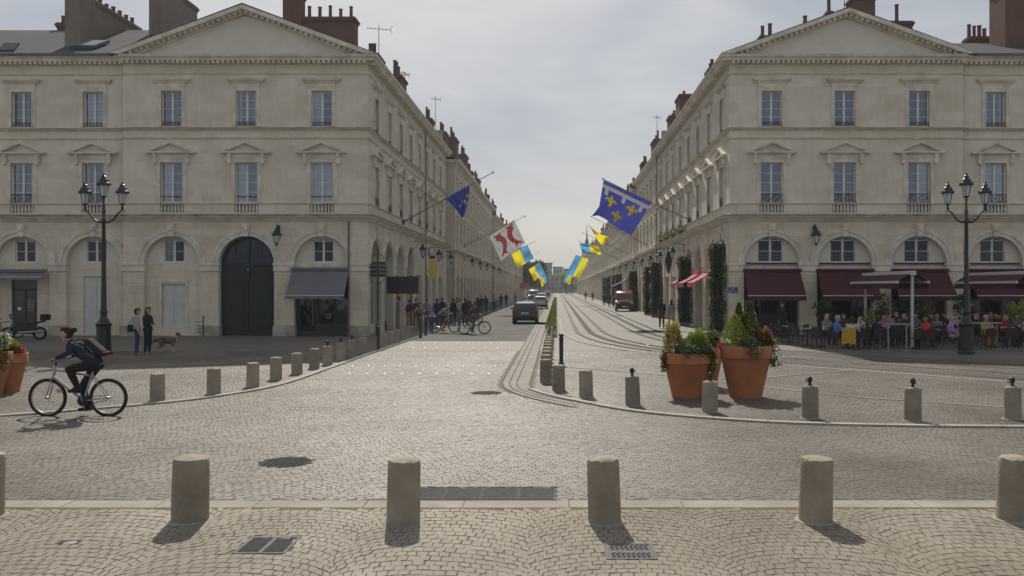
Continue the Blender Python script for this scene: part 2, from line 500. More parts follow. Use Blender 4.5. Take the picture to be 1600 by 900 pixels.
def flag_mat(name, col, tr=0.22):
    """thin cloth that lets some light through"""
    m = pmat(name, col, 0.85, 0.08, 1.2)
    N, L = m.node_tree.nodes, m.node_tree.links
    b = N['Principled BSDF']
    tl = N.new('ShaderNodeBsdfTranslucent'); tl.inputs['Color'].default_value = (*[min(1, c*1.3) for c in col], 1)
    ms = N.new('ShaderNodeMixShader'); ms.inputs[0].default_value = tr
    L.new(b.outputs[0], ms.inputs[1]); L.new(tl.outputs[0], ms.inputs[2]); L.new(ms.outputs[0], N['Material Output'].inputs['Surface'])
    return m

# ================================================================ GROUND
M['ground'] = pmat('far_ground', (0.24, 0.225, 0.2), 0.9, 0.15, 0.02)
M['plaza'] = sett_field('square_setts_far', (0.155, 0.138, 0.116), (0.215, 0.195, 0.167), (0.12, 0.107, 0.09), 9.0, 0.62, 0.24)
M['street_slab'] = sett_field('street_paving', (0.225, 0.21, 0.185), (0.295, 0.28, 0.25), (0.16, 0.15, 0.13), 4.0, 0.7, 0.17)
M['bed'] = pmat('sandy_joint_bed', (0.15, 0.124, 0.092), 0.95, 0.3, 3, 0.4, 60)
M['sett_near'] = sett_mat('beige_setts', (0.245, 0.217, 0.174), (0.355, 0.32, 0.262), 0.65, 0.85, 0.25)
M['sett_road'] = sett_mat('grey_pink_setts', (0.135, 0.118, 0.098), (0.212, 0.192, 0.165), 0.44, 0.6, 0.27)
M['asphalt'] = pmat('worn_asphalt', (0.12, 0.116, 0.108), 0.85, 0.22, 0.5, 0.5, 60, spec=0.12, dark=(0.085, 0.082, 0.077))
M['granite'] = pmat('pale_granite', (0.36, 0.335, 0.29), 0.85, 0.14, 2.0, 0.2, 50, dark=(0.29, 0.27, 0.235))
M['granite2'] = pmat('pale_band_stone', (0.33, 0.298, 0.25), 0.88, 0.14, 1.4, 0.2, 50, dark=(0.24, 0.213, 0.172))
M['rail'] = pmat('rail_steel_groove', (0.05, 0.047, 0.044), 0.9, 0.2, 2, spec=0.1)
M['rail_mid'] = pmat('grey_conductor_strip', (0.12, 0.115, 0.106), 0.9, 0.2, 1.0, spec=0.1)
M['castiron'] = pmat('cast_iron_cover', (0.05, 0.048, 0.045), 0.85, 0.25, 20, 0.6, 90, spec=0.15)
M['galv'] = pmat('galvanised_grate', (0.22, 0.225, 0.235), 0.45, 0.15, 12, metal=0.5)
M['grate_iron'] = pmat('worn_grate_iron', (0.085, 0.085, 0.088), 0.85, 0.25, 12, spec=0.15)
M['grate_plate'] = pmat('grey_grate_plate', (0.17, 0.17, 0.175), 0.85, 0.15, 12, spec=0.15)
M['hole'] = pmat('drain_shadow', (0.012, 0.012, 0.012), 0.9, 0)
M['stud'] = pmat('white_road_stud', (0.85, 0.84, 0.8), 0.35, 0)

def sheet(name, x0, x1, y0, y1, z, mat):
    o = MB().add([(x0,y0,z),(x1,y0,z),(x1,y1,z),(x0,y1,z)], [(0,1,2,3)]).build(name, mat)
    return tag(o, kind='structure')

sheet('ground', -1500, 1500, -300, 2600, -0.03, M['ground'])
square = sheet('square_paving', -75, 75, -12, 45.6, 0.0, M['plaza'])
street = sheet('street_paving', -12, 12, 45.6, 640, 0.0, M['street_slab'])
road = sheet('asphalt_road', -6.75, -1.45, 40.7, 640, 0.008, M['asphalt'])
bed = sheet('sett_bed', -12, 12, 5.0, 9.93, 0.0140, M['bed'])
M['bed_road'] = pmat('road_joint_bed', (0.12, 0.102, 0.08), 0.8, 0.2, 2, 0.05, 60, spec=0.2)
sheet('sett_bed', -26, 26, 9.94, 34.2, 0.0140, M['bed_road'])

def smooth_path(pts, n=8):
    """Catmull-Rom through the points"""
    P = [Vector(p) for p in pts]
    P = [P[0]*2-P[1]] + P + [P[-1]*2-P[-2]]
    out = []
    for i in range(1, len(P)-2):
        for k in range(n):
            t = k/n
            a, b, c, d = P[i-1], P[i], P[i+1], P[i+2]
            out.append(0.5*((2*b) + (c-a)*t + (2*a-5*b+4*c-d)*t*t + (3*b-a-3*c+d)*t**3))
    out.append(P[-2])
    return out

def offset_path(p, d):
    out = []
    for i in range(len(p)):
        t = (p[min(i+1, len(p)-1)] - p[max(i-1, 0)]).normalized()
        out.append(p[i] + Vector((t.y, -t.x))*d)
    return out

def resample(p, step):
    out = [p[0].copy()]
    acc = 0.0
    for i in range(len(p)-1):
        a, b = p[i], p[i+1]
        L = (b-a).length
        t = step - acc
        while t <= L:
            out.append(a + (b-a)*(t/L)); t += step
        acc = (acc + L) % step
    return out

def ribbon(path, w, z, mb=None, mi=0, h=0.0):
    mb = mb or MB()
    l, r = offset_path(path, -w/2), offset_path(path, w/2)
    n = len(path)
    vs = [(p.x, p.y, z) for p in l] + [(p.x, p.y, z) for p in r]
    fs = [(i, n+i, n+i+1, i+1) for i in range(n-1)]
    if h:
        vs += [(p.x, p.y, z-h) for p in l] + [(p.x, p.y, z-h) for p in r]
        fs += [(i+1, 2*n+i+1, 2*n+i, i) for i in range(n-1)] + [(n+i, 3*n+i, 3*n+i+1, n+i+1) for i in range(n-1)]
        fs += [(0, 2*n, 3*n, n), (n-1, 2*n-1, 4*n-1, 3*n-1)]
    return mb.add(vs, fs, mi)

def kerb_row(root_name, piece, path, w, z, step, mat, h, gap=0.012, limit=None):
    root = tag(put(root_name, None, None, (path[0].x, path[0].y, 0)), kind='structure')
    rp = resample(path, 0.1)
    k = max(2, int(step/0.1))
    i = 0
    cnt = 0
    while i + 2 < len(rp):
        seg = [q - Vector((path[0].x, path[0].y)) for q in rp[i:i+k+1]]
        if len(seg) < 2: break
        d = (seg[-1]-seg[-2]).normalized()
        seg[-1] = seg[-1] - d*gap
        if len(seg) > 7: seg = seg[::2] if len(seg) % 2 else seg[::2] + [seg[-1]]
        ribbon(seg, w, z + random.uniform(-0.002, 0.002), h=h).build(piece, mat, root)
        cnt += 1
        i += k
    return root

LEFT_KERB = smooth_path([(-30, 7.0), (-16, 13.6), (-10.5, 16.7), (-9.3, 17.65), (-8.2, 18.7), (-7.55, 19.8), (-7.05, 21.2), (-6.85, 23), (-6.85, 26), (-6.87, 34), (-6.87, 60)], 10)
RIGHT_KERB = smooth_path([(-0.60, 21.1), (-0.25, 20.2), (0.41, 19.0), (1.62, 17.3), (3.27, 16.2), (4.86, 15.7), (8.14, 15.4), (14, 15.5), (22, 15.9)], 10)
kerb_row('kerb', 'kerb_stone', LEFT_KERB, 0.17, 0.05, 1.0, M['granite'], 0.06)
kerb_row('kerb', 'kerb_stone', RIGHT_KERB, 0.17, 0.05, 1.0, M['granite'], 0.06)
far_kerb = [Vector((-6.87, 60.0)), Vector((-6.87, 640.0))]
tag(ribbon(far_kerb, 0.2, 0.06, h=0.06).build('kerb', M['granite']), kind='structure')
# flush pale band between the bollard row and the crossing
band = tag(put('stone_band', None, None, (0, 9.93, 0)), kind='structure')
x = -9.5
while x < 9.5:
    l = random.uniform(0.95, 1.5)
    MB().bbox(x, x+l-0.008, -0.17, 0.17, 0.0, 0.019+random.uniform(0, 0.003), 0.005).build('slab', M['granite2'], band)
    x += l

# flag strip left of the planted median: four lines of narrow slabs that sweep round its near end
strip_paths = []
for off in (0.0, 0.19, 0.38, 0.72):
    t_ = off/0.72
    NEAR0 = [(-1.40, 24), (-1.38, 22.6), (-1.22, 21.3), (-0.85, 20.1), (-0.3, 19.0), (0.35, 18.0)]
    NEAR1 = [(-0.68, 24), (-0.68, 22.5), (-0.62, 21.5), (-0.45, 20.95), (-0.15, 20.4), (0.3, 19.7)]
    strip_paths.append(smooth_path([(-1.40+off, 640), (-1.40+off, 120), (-1.40+off, 60), (-1.40+off, 40), (-1.40+off, 32), (-1.40+off, 28), (-1.40+off, 26)] + [tuple(u+(v-u)*t_ for u, v in zip(q0, q1)) for q0, q1 in zip(NEAR0, NEAR1)], 8))
M['strip'] = pmat('median_flags', (0.25, 0.23, 0.197), 0.85, 0.15, 1.2, 0.2, 40, dark=(0.205, 0.19, 0.162))
M['joint_dark'] = pmat('dark_flag_joint', (0.08, 0.07, 0.057), 0.95, 0.2, 3)
ms = tag(put('median_strip', None, None, (-1.0, 21, 0)), kind='structure')
fill = MB()
lft, rgt = offset_path(strip_paths[0], 0.0), offset_path(strip_paths[3], 0.0)
n = len(lft)
fill.add([(p.x+1.0, p.y-21, 0.020) for p in lft] + [(p.x+1.0, p.y-21, 0.020) for p in rgt], [(i, i+1, n+i+1, n+i) for i in range(n-1)])
fill.build('paving', M['strip'], ms)
for sp_ in strip_paths:
    ribbon([q + Vector((1.0, -21)) for q in sp_], 0.03, 0.025).build('joint', M['joint_dark'], ms)

# tram track: rails curve off towards the right-hand side of the square
LR = smooth_path([(1.1, 640), (1.1, 200), (1.1, 90), (1.1, 60), (1.12, 50), (1.25, 46), (1.75, 41), (2.6, 37.2), (3.4, 35.0), (5.2, 31.6), (7.25, 28.9), (12.2, 23.6), (20, 15.2)], 14)
for base, nm in ((0.0, 'near'), (3.1, 'far')):
    tr = tag(put('tram_track', None, None, (1.1+base, 60, 0)), kind='structure')
    o0 = Vector((1.1+base, 60))
    for o_, w_, mt in ((0.0, 0.17, 'rail'), (1.435, 0.17, 'rail'), (0.717, 0.32, 'rail_mid')):
        # offset to the right-hand side of travel towards the camera is -X, so negative offset
        p = offset_path(LR, -(base + o_))
        ribbon([q - o0 for q in p], w_, 0.0215 if mt == 'rail' else 0.0205).build('rail' if mt == 'rail' else 'conductor_strip', M[mt], tr)
        if mt == 'rail':
            ribbon([q - o0 for q in p], 0.03, 0.0235).build('rail_head', M['galv'], tr)
edge = offset_path(LR, 0.85)
kerb_row('paving_edge', 'edge_stone', [q for q in edge if q.y < 70][0:], 0.14, 0.026, 1.2, M['granite'], 0.02)
# second edge line further right, beyond the far track
edge2 = offset_path(LR, -(3.1+1.435+0.9))
tag(ribbon([q for q in edge2 if q.y > 47.0], 0.12, 0.014).build('paving_edge', M['granite']), kind='structure')
# straight joints in the right-hand paving
for pts in ([gp(890, 575), gp(1060, 590), gp(1300, 618), gp(1600, 640)], [gp(1140, 596), gp(1300, 582), gp(1330, 578)]):
    tag(ribbon(smooth_path(pts, 6), 0.10, 0.0275).build('paving_edge', M['granite2']), kind='structure')

# ---------------------------------------------------------------- setts
BOLL_FRONT = [(-22, 815), (297, 822), (630, 826), (945, 825), (1274, 823), (1584, 821)]
AVOID = []   # (x, y, rx, ry)
AVOID_RECT = [(-2.98, -2.44, 8.05, 8.65), (0.41, 0.93, 7.88, 8.43), (-1.78, 0.02, 10.10, 10.80)]
def manhole(px, py, r, mat, name, label):
    x, y = gp(px, py)
    AVOID.append((x, y, r, r))
    t = thing(name, label, 'manhole cover', (x, y, 0.0))
    MB().lathe([(r, 0.0), (r, 0.016), (r-0.05, 0.017)], 28).build('ring', M['castiron'], t)
    mb = MB().lathe([(r-0.05, 0.0), (r-0.055, 0.020), (0.01, 0.021)], 28)
    if mat == 'castiron':
        for i in range(-4, 5):
            for j in range(-4, 5):
                if (i*i+j*j) * 0.0064 < (r-0.1)**2:
                    mb.box(i*0.08-0.025, i*0.08+0.025, j*0.08-0.025, j*0.08+0.025, 0.02, 0.026)
    mb.build('lid', M[mat], t)
    return t
manhole(447, 724, 0.40, 'castiron', 'manhole_cover', 'round cast iron manhole cover in the setts, left of centre')
manhole(760, 615, 0.40, 'castiron', 'manhole_cover', 'small far manhole cover beside the near end of the median')
manhole(110, 851, 0.115, 'galv', 'access_cover', 'small pale round cover in the paving at lower left')
def hits(x, y, rad=-0.035):
    for ax, ay, rx, ry in AVOID:
        if (x-ax)**2 + (y-ay)**2 < (rx+rad)**2: return True
    for a, b, c, d in AVOID_RECT:
        if a-rad < x < b+rad and c-rad < y < d+rad: return True
    return False
def seg_dist(px, py, path):
    d = np.full(px.shape, 1e9)
    for i in range(len(path)-1):
        a, b = path[i], path[i+1]
        ab = b-a; L2 = ab.length_squared
        if L2 < 1e-9: continue
        t = np.clip(((px-a.x)*ab.x + (py-a.y)*ab.y)/L2, 0, 1)
        d = np.minimum(d, np.hypot(px-(a.x+t*ab.x), py-(a.y+t*ab.y)))
    return d

def setts(y0, y1, W, size, zb, ztop, margin, phase, deg=44, g=0.0065, wide=None):
    """fan-laid setts: columns of arcs, bulging away from the viewer"""
    th = R(deg); Rr = W/2/math.sin(th)
    na = int(round(2*th*Rr/(wide or size)))
    ang = np.linspace(-th, th, na+1)
    xl = (-VX)/FPX*y1 - margin; xr = (1600-VX)/FPX*y1 + margin
    c0, c1 = int(xl//W)-1, int(xr//W)+1
    nr = int((y1-y0+Rr)/size)+2
    cc, kk, jj = np.meshgrid(np.arange(c0, c1+1), np.arange(nr), np.arange(na), indexing='ij')
    st_ = ang[1]-ang[0]
    sh = (np.where(kk % 2, 0.25, -0.25) + rng.uniform(-0.12, 0.12, cc.shape[:2])[:, :, None])*st_
    eb = np.where(kk % 2, 0.25, -0.25)*st_
    a0 = (ang[jj] + np.where(jj > 0, sh, eb)).ravel()
    a1 = (ang[jj+1] + np.where(jj < na-1, sh, eb)).ravel()
    xc = (cc*W + phase).ravel(); yb = (y0 - Rr + kk*size).ravel()
    keep = np.abs(xc) < 0.75*(yb+Rr) + W
    xc, yb, a0, a1 = xc[keep], yb[keep], a0[keep], a1[keep]
    def pos(a, v):
        return xc + Rr*np.sin(a), yb + Rr*np.cos(a) + v
    da = g/2/Rr
    J = lambda s: rng.normal(0, s, len(xc))
    P = []
    for a, v in ((a0+da, g/2), (a1-da, g/2), (a1-da, size-g/2), (a0+da, size-g/2)):
        X, Yy = pos(a, v)
        P.append((X + J(0.0055), Yy + J(0.0055)))
    wx = lambda x_, y_: 0.035*np.sin(1.9*x_+0.7*y_+1.0) + 0.02*np.sin(4.3*y_-1.1*x_)
    wy = lambda x_, y_: 0.04*np.sin(1.3*x_-1.7*y_) + 0.025*np.sin(3.7*x_+2.0)
    P = [(p[0]+wx(*p), p[1]+wy(*p)) for p in P]
    X = np.stack([p[0] for p in P], 1); Yv = np.stack([p[1] for p in P], 1)
    cx, cy = X.mean(1), Yv.mean(1)
    vis = (cy > y0+size*0.4) & (cy < y1-size*0.4) & (cx > (-VX)/FPX*cy - margin) & (cx < (1600-VX)/FPX*cy + margin)
    for kb, wd in ((LEFT_KERB, 0.12), (RIGHT_KERB, 0.12), (edge, 0.11)):
        vis &= seg_dist(cx, cy, kb) > wd
    for sp_ in strip_paths:
        vis &= seg_dist(cx, cy, sp_) > 0.11
    idx = np.nonzero(vis)[0]
    idx = np.array([i for i in idx if not hits(cx[i], cy[i])])
    X, Yv, cx, cy = X[idx], Yv[idx], cx[idx], cy[idx]
    n = len(idx)
    h = ztop + rng.normal(0, 0.0009, n)
    tilt = rng.normal(0, 0.0009, (n, 4))
    Zt = h[:, None] + tilt
    ins = 0.025
    Xt = X + (cx[:, None]-X)*ins; Yt = Yv + (cy[:, None]-Yv)*ins
    V = np.empty((n, 8, 3))
    V[:, :4, 0] = X; V[:, :4, 1] = Yv; V[:, :4, 2] = zb
    V[:, 4:, 0] = Xt; V[:, 4:, 1] = Yt; V[:, 4:, 2] = Zt
    return V, cx, cy

def setts_mesh(name, V, mat):
    n = len(V)
    fq = np.array([(4,5,6,7),(0,1,5,4),(1,2,6,5),(2,3,7,6),(3,0,4,7)])
    idx = (np.arange(n)[:, None, None]*8 + fq[None]).reshape(-1)
    me = bpy.data.meshes.new(name)
    me.vertices.add(n*8); me.vertices.foreach_set('co', V.reshape(-1))
    me.loops.add(len(idx)); me.loops.foreach_set('vertex_index', idx.astype(np.int32))
    nf = n*5
    me.polygons.add(nf)
    me.polygons.foreach_set('loop_start', (np.arange(nf)*4).astype(np.int32))
    me.polygons.foreach_set('loop_total', np.full(nf, 4, np.int32))
    me.polygons.foreach_set('use_smooth', np.zeros(nf, dtype=bool))
    me.materials.append(mat)
    me.update(calc_edges=True); me.validate()
    return me

Vn, cx, cy = setts(6.9, 9.75, 1.7, 0.128, 0.003, 0.0180, 0.6, -1.1, 50, 0.010, 0.102)
px = cx/cy*FPX+VX; py = VY + FPX*HC/cy
inv = (px > 5) & (px < 1595) & (py < 899)
order = np.argsort(np.where(inv, cy, 99))
near = order[:300]
fore = tag(put('foreground_paving', None, None, (0, 8, 0)), kind='structure')
for i in near:
    c = np.array((cx[i], cy[i], 0.0))
    me = setts_mesh('sett', (Vn[i]-c)[None], M['sett_near'])
    put('sett', me, fore, (cx[i], cy[i]-8, 0))
rest = np.setdiff1d(np.arange(len(cx)), near)
tag(put('sett_field', setts_mesh('sett_field', Vn[rest], M['sett_near']), fore, (0, -8, 0)), kind='stuff')
Vr, cx2, cy2 = setts(10.11, 34.0, 1.55, 0.115, 0.003, 0.0170, 0.5, -0.3, 44, 0.0075, 0.098)
tag(put('roadway_setts', setts_mesh('roadway_setts', Vr, M['sett_road'])), 'fan-laid grey and beige setts covering the crossing', 'paving setts', kind='stuff')

# grates
def grate(x0, x1, y0, y1, kind, label):
    t = thing('drain_grate', label, 'drain grate', ((x0+x1)/2, (y0+y1)/2, 0))
    w, d = (x1-x0)/2, (y1-y0)/2
    MB().box(-w, w, -d, d, 0.0, 0.0055).build('pit', M['hole'], t)
    fr = MB()
    b = 0.03 if kind != 'long' else 0.012
    fr.box(-w, w, -d, -d+b, 0.004, 0.022).box(-w, w, d-b, d, 0.004, 0.022).box(-w, -w+b, -d+b, d-b, 0.004, 0.022).box(w-b, w, -d+b, d-b, 0.004, 0.022)
    fr.build('rim', M['grate_plate' if kind != 'long' else 'grate_iron'], t)
    if kind == 'bars':
        MB().box(-0.02, 0.02, -d+b, d-b, 0.004, 0.021).build('cross_bar', M['grate_plate'], t)
        n = 14
        for k in range(n):
            yy = -d+b + (k+0.5)*(2*d-2*b)/n
            MB().box(-w+b, -0.021, yy-0.009, yy+0.009, 0.006, 0.018).box(0.021, w-b, yy-0.009, yy+0.009, 0.006, 0.018).build('bar', M['grate_iron'], t)
    elif kind == 's':
        # plate with two rows of S-shaped slots
        mb = MB(); nx = 8
        MB().box(-w+b, w-b, -d+b, d-b, 0.006, 0.017).build('plate', M['grate_plate'], t)
        for r_ in range(2):
            for k in range(nx):
                xx = -w+0.05 + (k+0.5)*(2*w-0.1)/nx; yy = (-0.5+r_)*d*0.95
                pts = [(xx-0.012, yy-0.075), (xx+0.008, yy-0.055), (xx+0.01, yy-0.03), (xx-0.008, yy), (xx-0.008, yy+0.03), (xx+0.01, yy+0.055), (xx+0.016, yy+0.075)]
                ribbon([Vector(p) for p in pts], 0.026, 0.0185).build('slot', M['hole'], t)
    else:
        npan = 4
        for p in range(npan):
            a = -w+b + p*(2*w-2*b)/npan; e = a + (2*w-2*b)/npan - 0.012
            mb = MB()
            mb.box(a, a+0.012, -d+b, d-b, 0.006, 0.020).box(e-0.012, e, -d+b, d-b, 0.006, 0.020)
            nn = 20
            for k in range(1, nn):
                xx = a + (e-a)*k/nn
                mb.box(xx-0.0055, xx+0.0055, -d+b, d-b, 0.006, 0.019)
            for k in range(1, 13):
                yy = -d+b + k*(2*d-2*b)/13
                mb.box(a, e, yy-0.007, yy+0.007, 0.006, 0.0185)
            mb.build('grating', M['grate_iron'], t)
grate(-2.95, -2.47, 8.08, 8.62, 'bars', 'square barred drain grate in front of the second bollard from left')
grate(0.44, 0.90, 7.91, 8.40, 's', 'steel drain grate with two rows of S-shaped slots')
grate(-1.75, 0.0, 10.12, 10.78, 'long', 'long perforated drain grating behind the stone band')

# white studs marking the two crossings
sm = MB().lathe([(0.06, 0.0), (0.058, 0.022), (0.042, 0.033), (0.008, 0.036)], 10).mesh('road_stud', M['stud'], 40)
for Y0, z in ((24.9, 0.008), (27.4, 0.008), (35.9, -0.006), (38.8, -0.006)):
    x = -6.3
    while x < -1.6:
        if random.random() > 0.06:
            put('road_stud', sm, square, (x, Y0+random.uniform(-0.03, 0.03), z))
        x += 0.49
for p in (gp(927, 535), gp(958, 543), gp(1012, 540), gp(1015, 508)):
    put('road_stud', sm, square, (*p, 0.004))

# ================================================================ BUILDINGS
YF = 45.0                       # plane of the two fronts facing the square
XL, XR = -9.55, 8.74            # street faces
ZS, RA = 3.66, 1.40             # arch springing and radius
Z_LEDGE, Z_SILL1, Z_STR, Z_FR, Z_COR = 5.83, 6.72, 10.0, 13.28, 13.72

def wall_holes(mb, x0, x1, z0, z1, rects, arches, d=0.30, mi=0):
    """wall sheet in the xz plane at y=0 with reveals to y=d; arches open to the floor"""
    full = list(rects) + [(xc-r, xc+r, z0, zs+r) for xc, r, zs in arches]
    xs = sorted(set([x0, x1] + [v for q in full for v in q[:2]]))
    zs_ = sorted(set([z0, z1] + [v for q in full for v in q[2:]]))
    xs = [v for v in xs if x0-1e-6 <= v <= x1+1e-6]
    for i in range(len(xs)-1):
        zrun = None
        for j in range(len(zs_)-1):
            cxm, czm = (xs[i]+xs[i+1])/2, (zs_[j]+zs_[j+1])/2
            inside = any(q[0] < cxm < q[1] and q[2] < czm < q[3] for q in full)
            if not inside:
                mb.add([(xs[i],0,zs_[j]),(xs[i+1],0,zs_[j]),(xs[i+1],0,zs_[j+1]),(xs[i],0,zs_[j+1])], [(0,1,2,3)], mi)
    for a, b, c, e in rects:
        mb.add([(a,0,c),(b,0,c),(b,0,e),(a,0,e),(a,d,c),(b,d,c),(b,d,e),(a,d,e)], [(0,1,5,4),(1,2,6,5),(2,3,7,6),(3,0,4,7)], mi)
    for xc, r, zs in arches:
        n = 20
        A = [(xc - r*math.cos(math.pi*k/n), zs + r*math.sin(math.pi*k/n)) for k in range(n+1)]
        for k in range(n):
            (xa, za), (xb, zb) = A[k], A[k+1]
            mb.add([(xa,0,za),(xb,0,zb),(xb,0,zs+r),(xa,0,zs+r)], [(0,1,2,3)], mi)
            mb.add([(xa,0,za),(xb,0,zb),(xb,d,zb),(xa,d,za)], [(3,2,1,0)], mi)
        mb.add([(xc-r,0,z0),(xc-r,0,zs),(xc-r,d,zs),(xc-r,d,z0)], [(0,1,2,3)], mi)
        mb.add([(xc+r,0,z0),(xc+r,0,zs),(xc+r,d,zs),(xc+r,d,z0)], [(3,2,1,0)], mi)

def half_disc(mb, r, zs, y, hole=None, n=24, mi=0, rise=0.0):
    """tympanum panel with a hole (xa,xb,za,zb) whose top may be a flat segment"""
    xs = sorted(set([-r*math.cos(math.pi*k/n) for k in range(n+1)] + ([hole[0]+(hole[1]-hole[0])*k/10 for k in range(11)] if hole else [])))
    top = lambda x: hole[3] + rise*max(0, 1-(2*x/(hole[1]-hole[0]))**2)
    f = lambda x: zs + math.sqrt(max(0, r*r-x*x))
    for i in range(len(xs)-1):
        a, b = xs[i], xs[i+1]
        m = (a+b)/2
        if hole and hole[0] < m < hole[1]:
            if hole[2] > zs+1e-4: mb.add([(a,y,zs),(b,y,zs),(b,y,hole[2]),(a,y,hole[2])], [(0,1,2,3)], mi)
            mb.add([(a,y,top(a)),(b,y,top(b)),(b,y,f(b)),(a,y,f(a))], [(0,1,2,3)], mi)
        else:
            mb.add([(a,y,zs),(b,y,zs),(b,y,f(b)),(a,y,f(a))], [(0,1,2,3)], mi)
    if hole:
        a, b, c, e = hole; d = 0.12
        mb.add([(a,y,c),(b,y,c),(b,y,e),(a,y,e),(a,y+d,c),(b,y+d,c),(b,y+d,e),(a,y+d,e)], [(0,1,5,4),(1,2,6,5),(3,0,4,7)] + ([(2,3,7,6)] if not rise else []), mi)

# ---- shared part meshes (local frame: x along the wall, y into the wall, z up; origin at the foot of the opening)
PM = {}
def casement_meshes(key, w, h, rows, bottom=0.10, fw=0.055, st=0.055, mat='frame_white'):
    """a two-leaf french window: outer frame, meeting stiles and glazing bars; its pane"""
    f = MB()
    y0, y1 = 0.0, 0.06
    f.box(-w/2, -w/2+fw, y0, y1, 0, h).box(w/2-fw, w/2, y0, y1, 0, h).box(-w/2+fw, w/2-fw, y0, y1, h-fw, h).box(-w/2+fw, w/2-fw, y0, y1, 0, bottom)
    f.box(-st, st, y0-0.015, y1, bottom, h-fw)
    ph = (h-fw-bottom)/rows
    lw = w/2-fw-st
    for r in range(1, rows):
        z = bottom + r*ph
        for sx in (-1, 1):
            xa, xb = (-w/2+fw, -st) if sx < 0 else (st, w/2-fw)
            f.box(xa, xb, y0+0.012, y1-0.012, z-0.012, z+0.012)
    PM[key] = f.mesh('window', M[mat])
    p = MB().add([(-lw/2,0,0),(lw/2,0,0),(lw/2,0,ph-0.02),(-lw/2,0,ph-0.02)], [(0,1,2,3)])
    PM[key+'_pane'] = p.mesh('pane', M['glass' if key in ('w1', 'w2') else 'glass_low'])
    PM[key+'_pos'] = [(sx*(st+lw/2), 0.03, bottom+r*ph+0.01) for r in range(rows) for sx in (-1, 1)]
    cw = MB(); nn = 7
    vs = []
    for k in range(nn+1):
        xx = -lw/2 + lw*k/nn
        vs += [(xx, 0.012*(-1)**k, bottom), (xx, 0.012*(-1)**k, h-fw)]
    cw.add(vs, [(2*k, 2*k+2, 2*k+3, 2*k+1) for k in range(nn)])
    PM[key+'_curtain'] = cw.mesh('curtain', M['curtain'])
    PM[key+'_dims'] = (w, h, lw, st)
casement_meshes('w1', 1.13, 2.06, 4)
casement_meshes('w2', 1.04, 1.80, 4)
casement_meshes('wg', 1.04, 1.10, 2, bottom=0.05)
casement_meshes('wb', 1.28, 1.14, 2, bottom=0.05, mat='frame_bright')

def surround_mesh(w, h, sw, proud, name='window_surround'):
    mb = MB()
    for a, b, c, d in ((-w/2-sw, -w/2, 0, h+sw), (w/2, w/2+sw, 0, h+sw), (-w/2, w/2, h, h+sw)):
        mb.box(a, b, -proud, 0.02, c, d)
    # inner fillet
    i = 0.05
    for a, b, c, d in ((-w/2-i, -w/2+0.003, 0, h+i), (w/2-0.003, w/2+i, 0, h+i), (-w/2+0.003, w/2-0.003, h-0.003, h+i)):
        mb.box(a, b, -proud-0.02, -proud+0.003, c, d)
    return mb.mesh(name, M['trim'])
PM['s1'] = surround_mesh(1.13, 2.06, 0.20, 0.05)
PM['s2'] = surround_mesh(1.04, 1.80, 0.16, 0.05)

def pediment_mesh():
    """triangular window pediment with consoles; z=0 is the top of the opening"""
    mb = MB()
    W = 1.27
    mb.box(-0.80, 0.80, -0.07, 0.02, 0.20, 0.46)                      # frieze
    mb.box(-W, W, -0.26, 0.02, 0.46, 0.545)
    mb.box(-W+0.06, W-0.06, -0.20, 0.02, 0.43, 0.46)
    for s in (-1, 1):                                                  # raking cornices
        P = [(s*W, 0.545), (0, 1.06), (0, 0.95), (s*(W-0.28), 0.545)]
        if s > 0: P = P[::-1]
        mb.prism(P, -0.25, 0.02)
    mb.prism([(-W+0.25, 0.545), (W-0.25, 0.545), (0, 0.965)], -0.06, 0.02)   # tympanum
    for s in (-1, 1):                                                  # consoles
        x0 = s*0.83
        mb.prism([(x0-0.10, 0.43), (x0-0.10, 0.08), (x0-0.06, -0.08), (x0+0.06, -0.08), (x0+0.10, 0.08), (x0+0.10, 0.43)][::1], -0.17, 0.02)
        mb.box(x0-0.075, x0+0.075, -0.205, -0.165, 0.25, 0.43)
    return mb.mesh('window_pediment', M['trim'])
PM['ped'] = pediment_mesh()
def hood_mesh():
    mb = MB()
    mb.box(-0.68, 0.68, -0.06, 0.02, 0.16, 0.42)
    mb.box(-0.86, 0.86, -0.11, 0.02, 0.42, 0.50)
    mb.box(-0.93, 0.93, -0.19, 0.02, 0.50, 0.565)
    mb.box(-0.97, 0.97, -0.23, 0.02, 0.565, 0.62)
    return mb.mesh('window_hood', M['trim'])
PM['hood'] = hood_mesh()
def rail_mesh(w, h, style):
    mb = MB(); r = 0.011
    y = -0.03
    if style == 'bar':
        mb.box(-w/2, w/2, y-0.012, y+0.012, h-0.03, h)
    else:
        mb.box(-w/2, w/2, y-0.012, y+0.012, h-0.025, h).box(-w/2, w/2, y-0.012, y+0.012, 0.04, 0.06)
        n = 3 if style == 'x' else 6
        for k in range(n+1):
            x = -w/2 + w*k/n
            x = min(max(x, -w/2+0.012), w/2-0.012)
            mb.box(x-0.009, x+0.009, y-0.008, y+0.008, 0.06, h-0.025)
        if style == 'x':
            for k in range(n):
                xa, xb = -w/2+w*k/n, -w/2+w*(k+1)/n
                mb.tube([(xa, y, 0.06), (xb, y, h-0.03)], 0.008, 4).tube([(xa, y, h-0.03), (xb, y, 0.06)], 0.008, 4)
                mb.lathe([(0.05, -0.01), (0.05, 0.01)], 8, ((xa+xb)/2, y, h/2))
        else:
            for k in range(n):
                xa, xb = -w/2+w*k/n, -w/2+w*(k+1)/n
                mb.tube([(xa, y, 0.07), ((xa+xb)/2, y-0.02, h*0.5), (xb, y, 0.07)], 0.007, 4)
    return mb.mesh('railing', M['iron'])
PM['rail_x'] = rail_mesh(1.15, 0.48, 'x')
PM['rail_bar'] = rail_mesh(1.15, 0.36, 'bar')
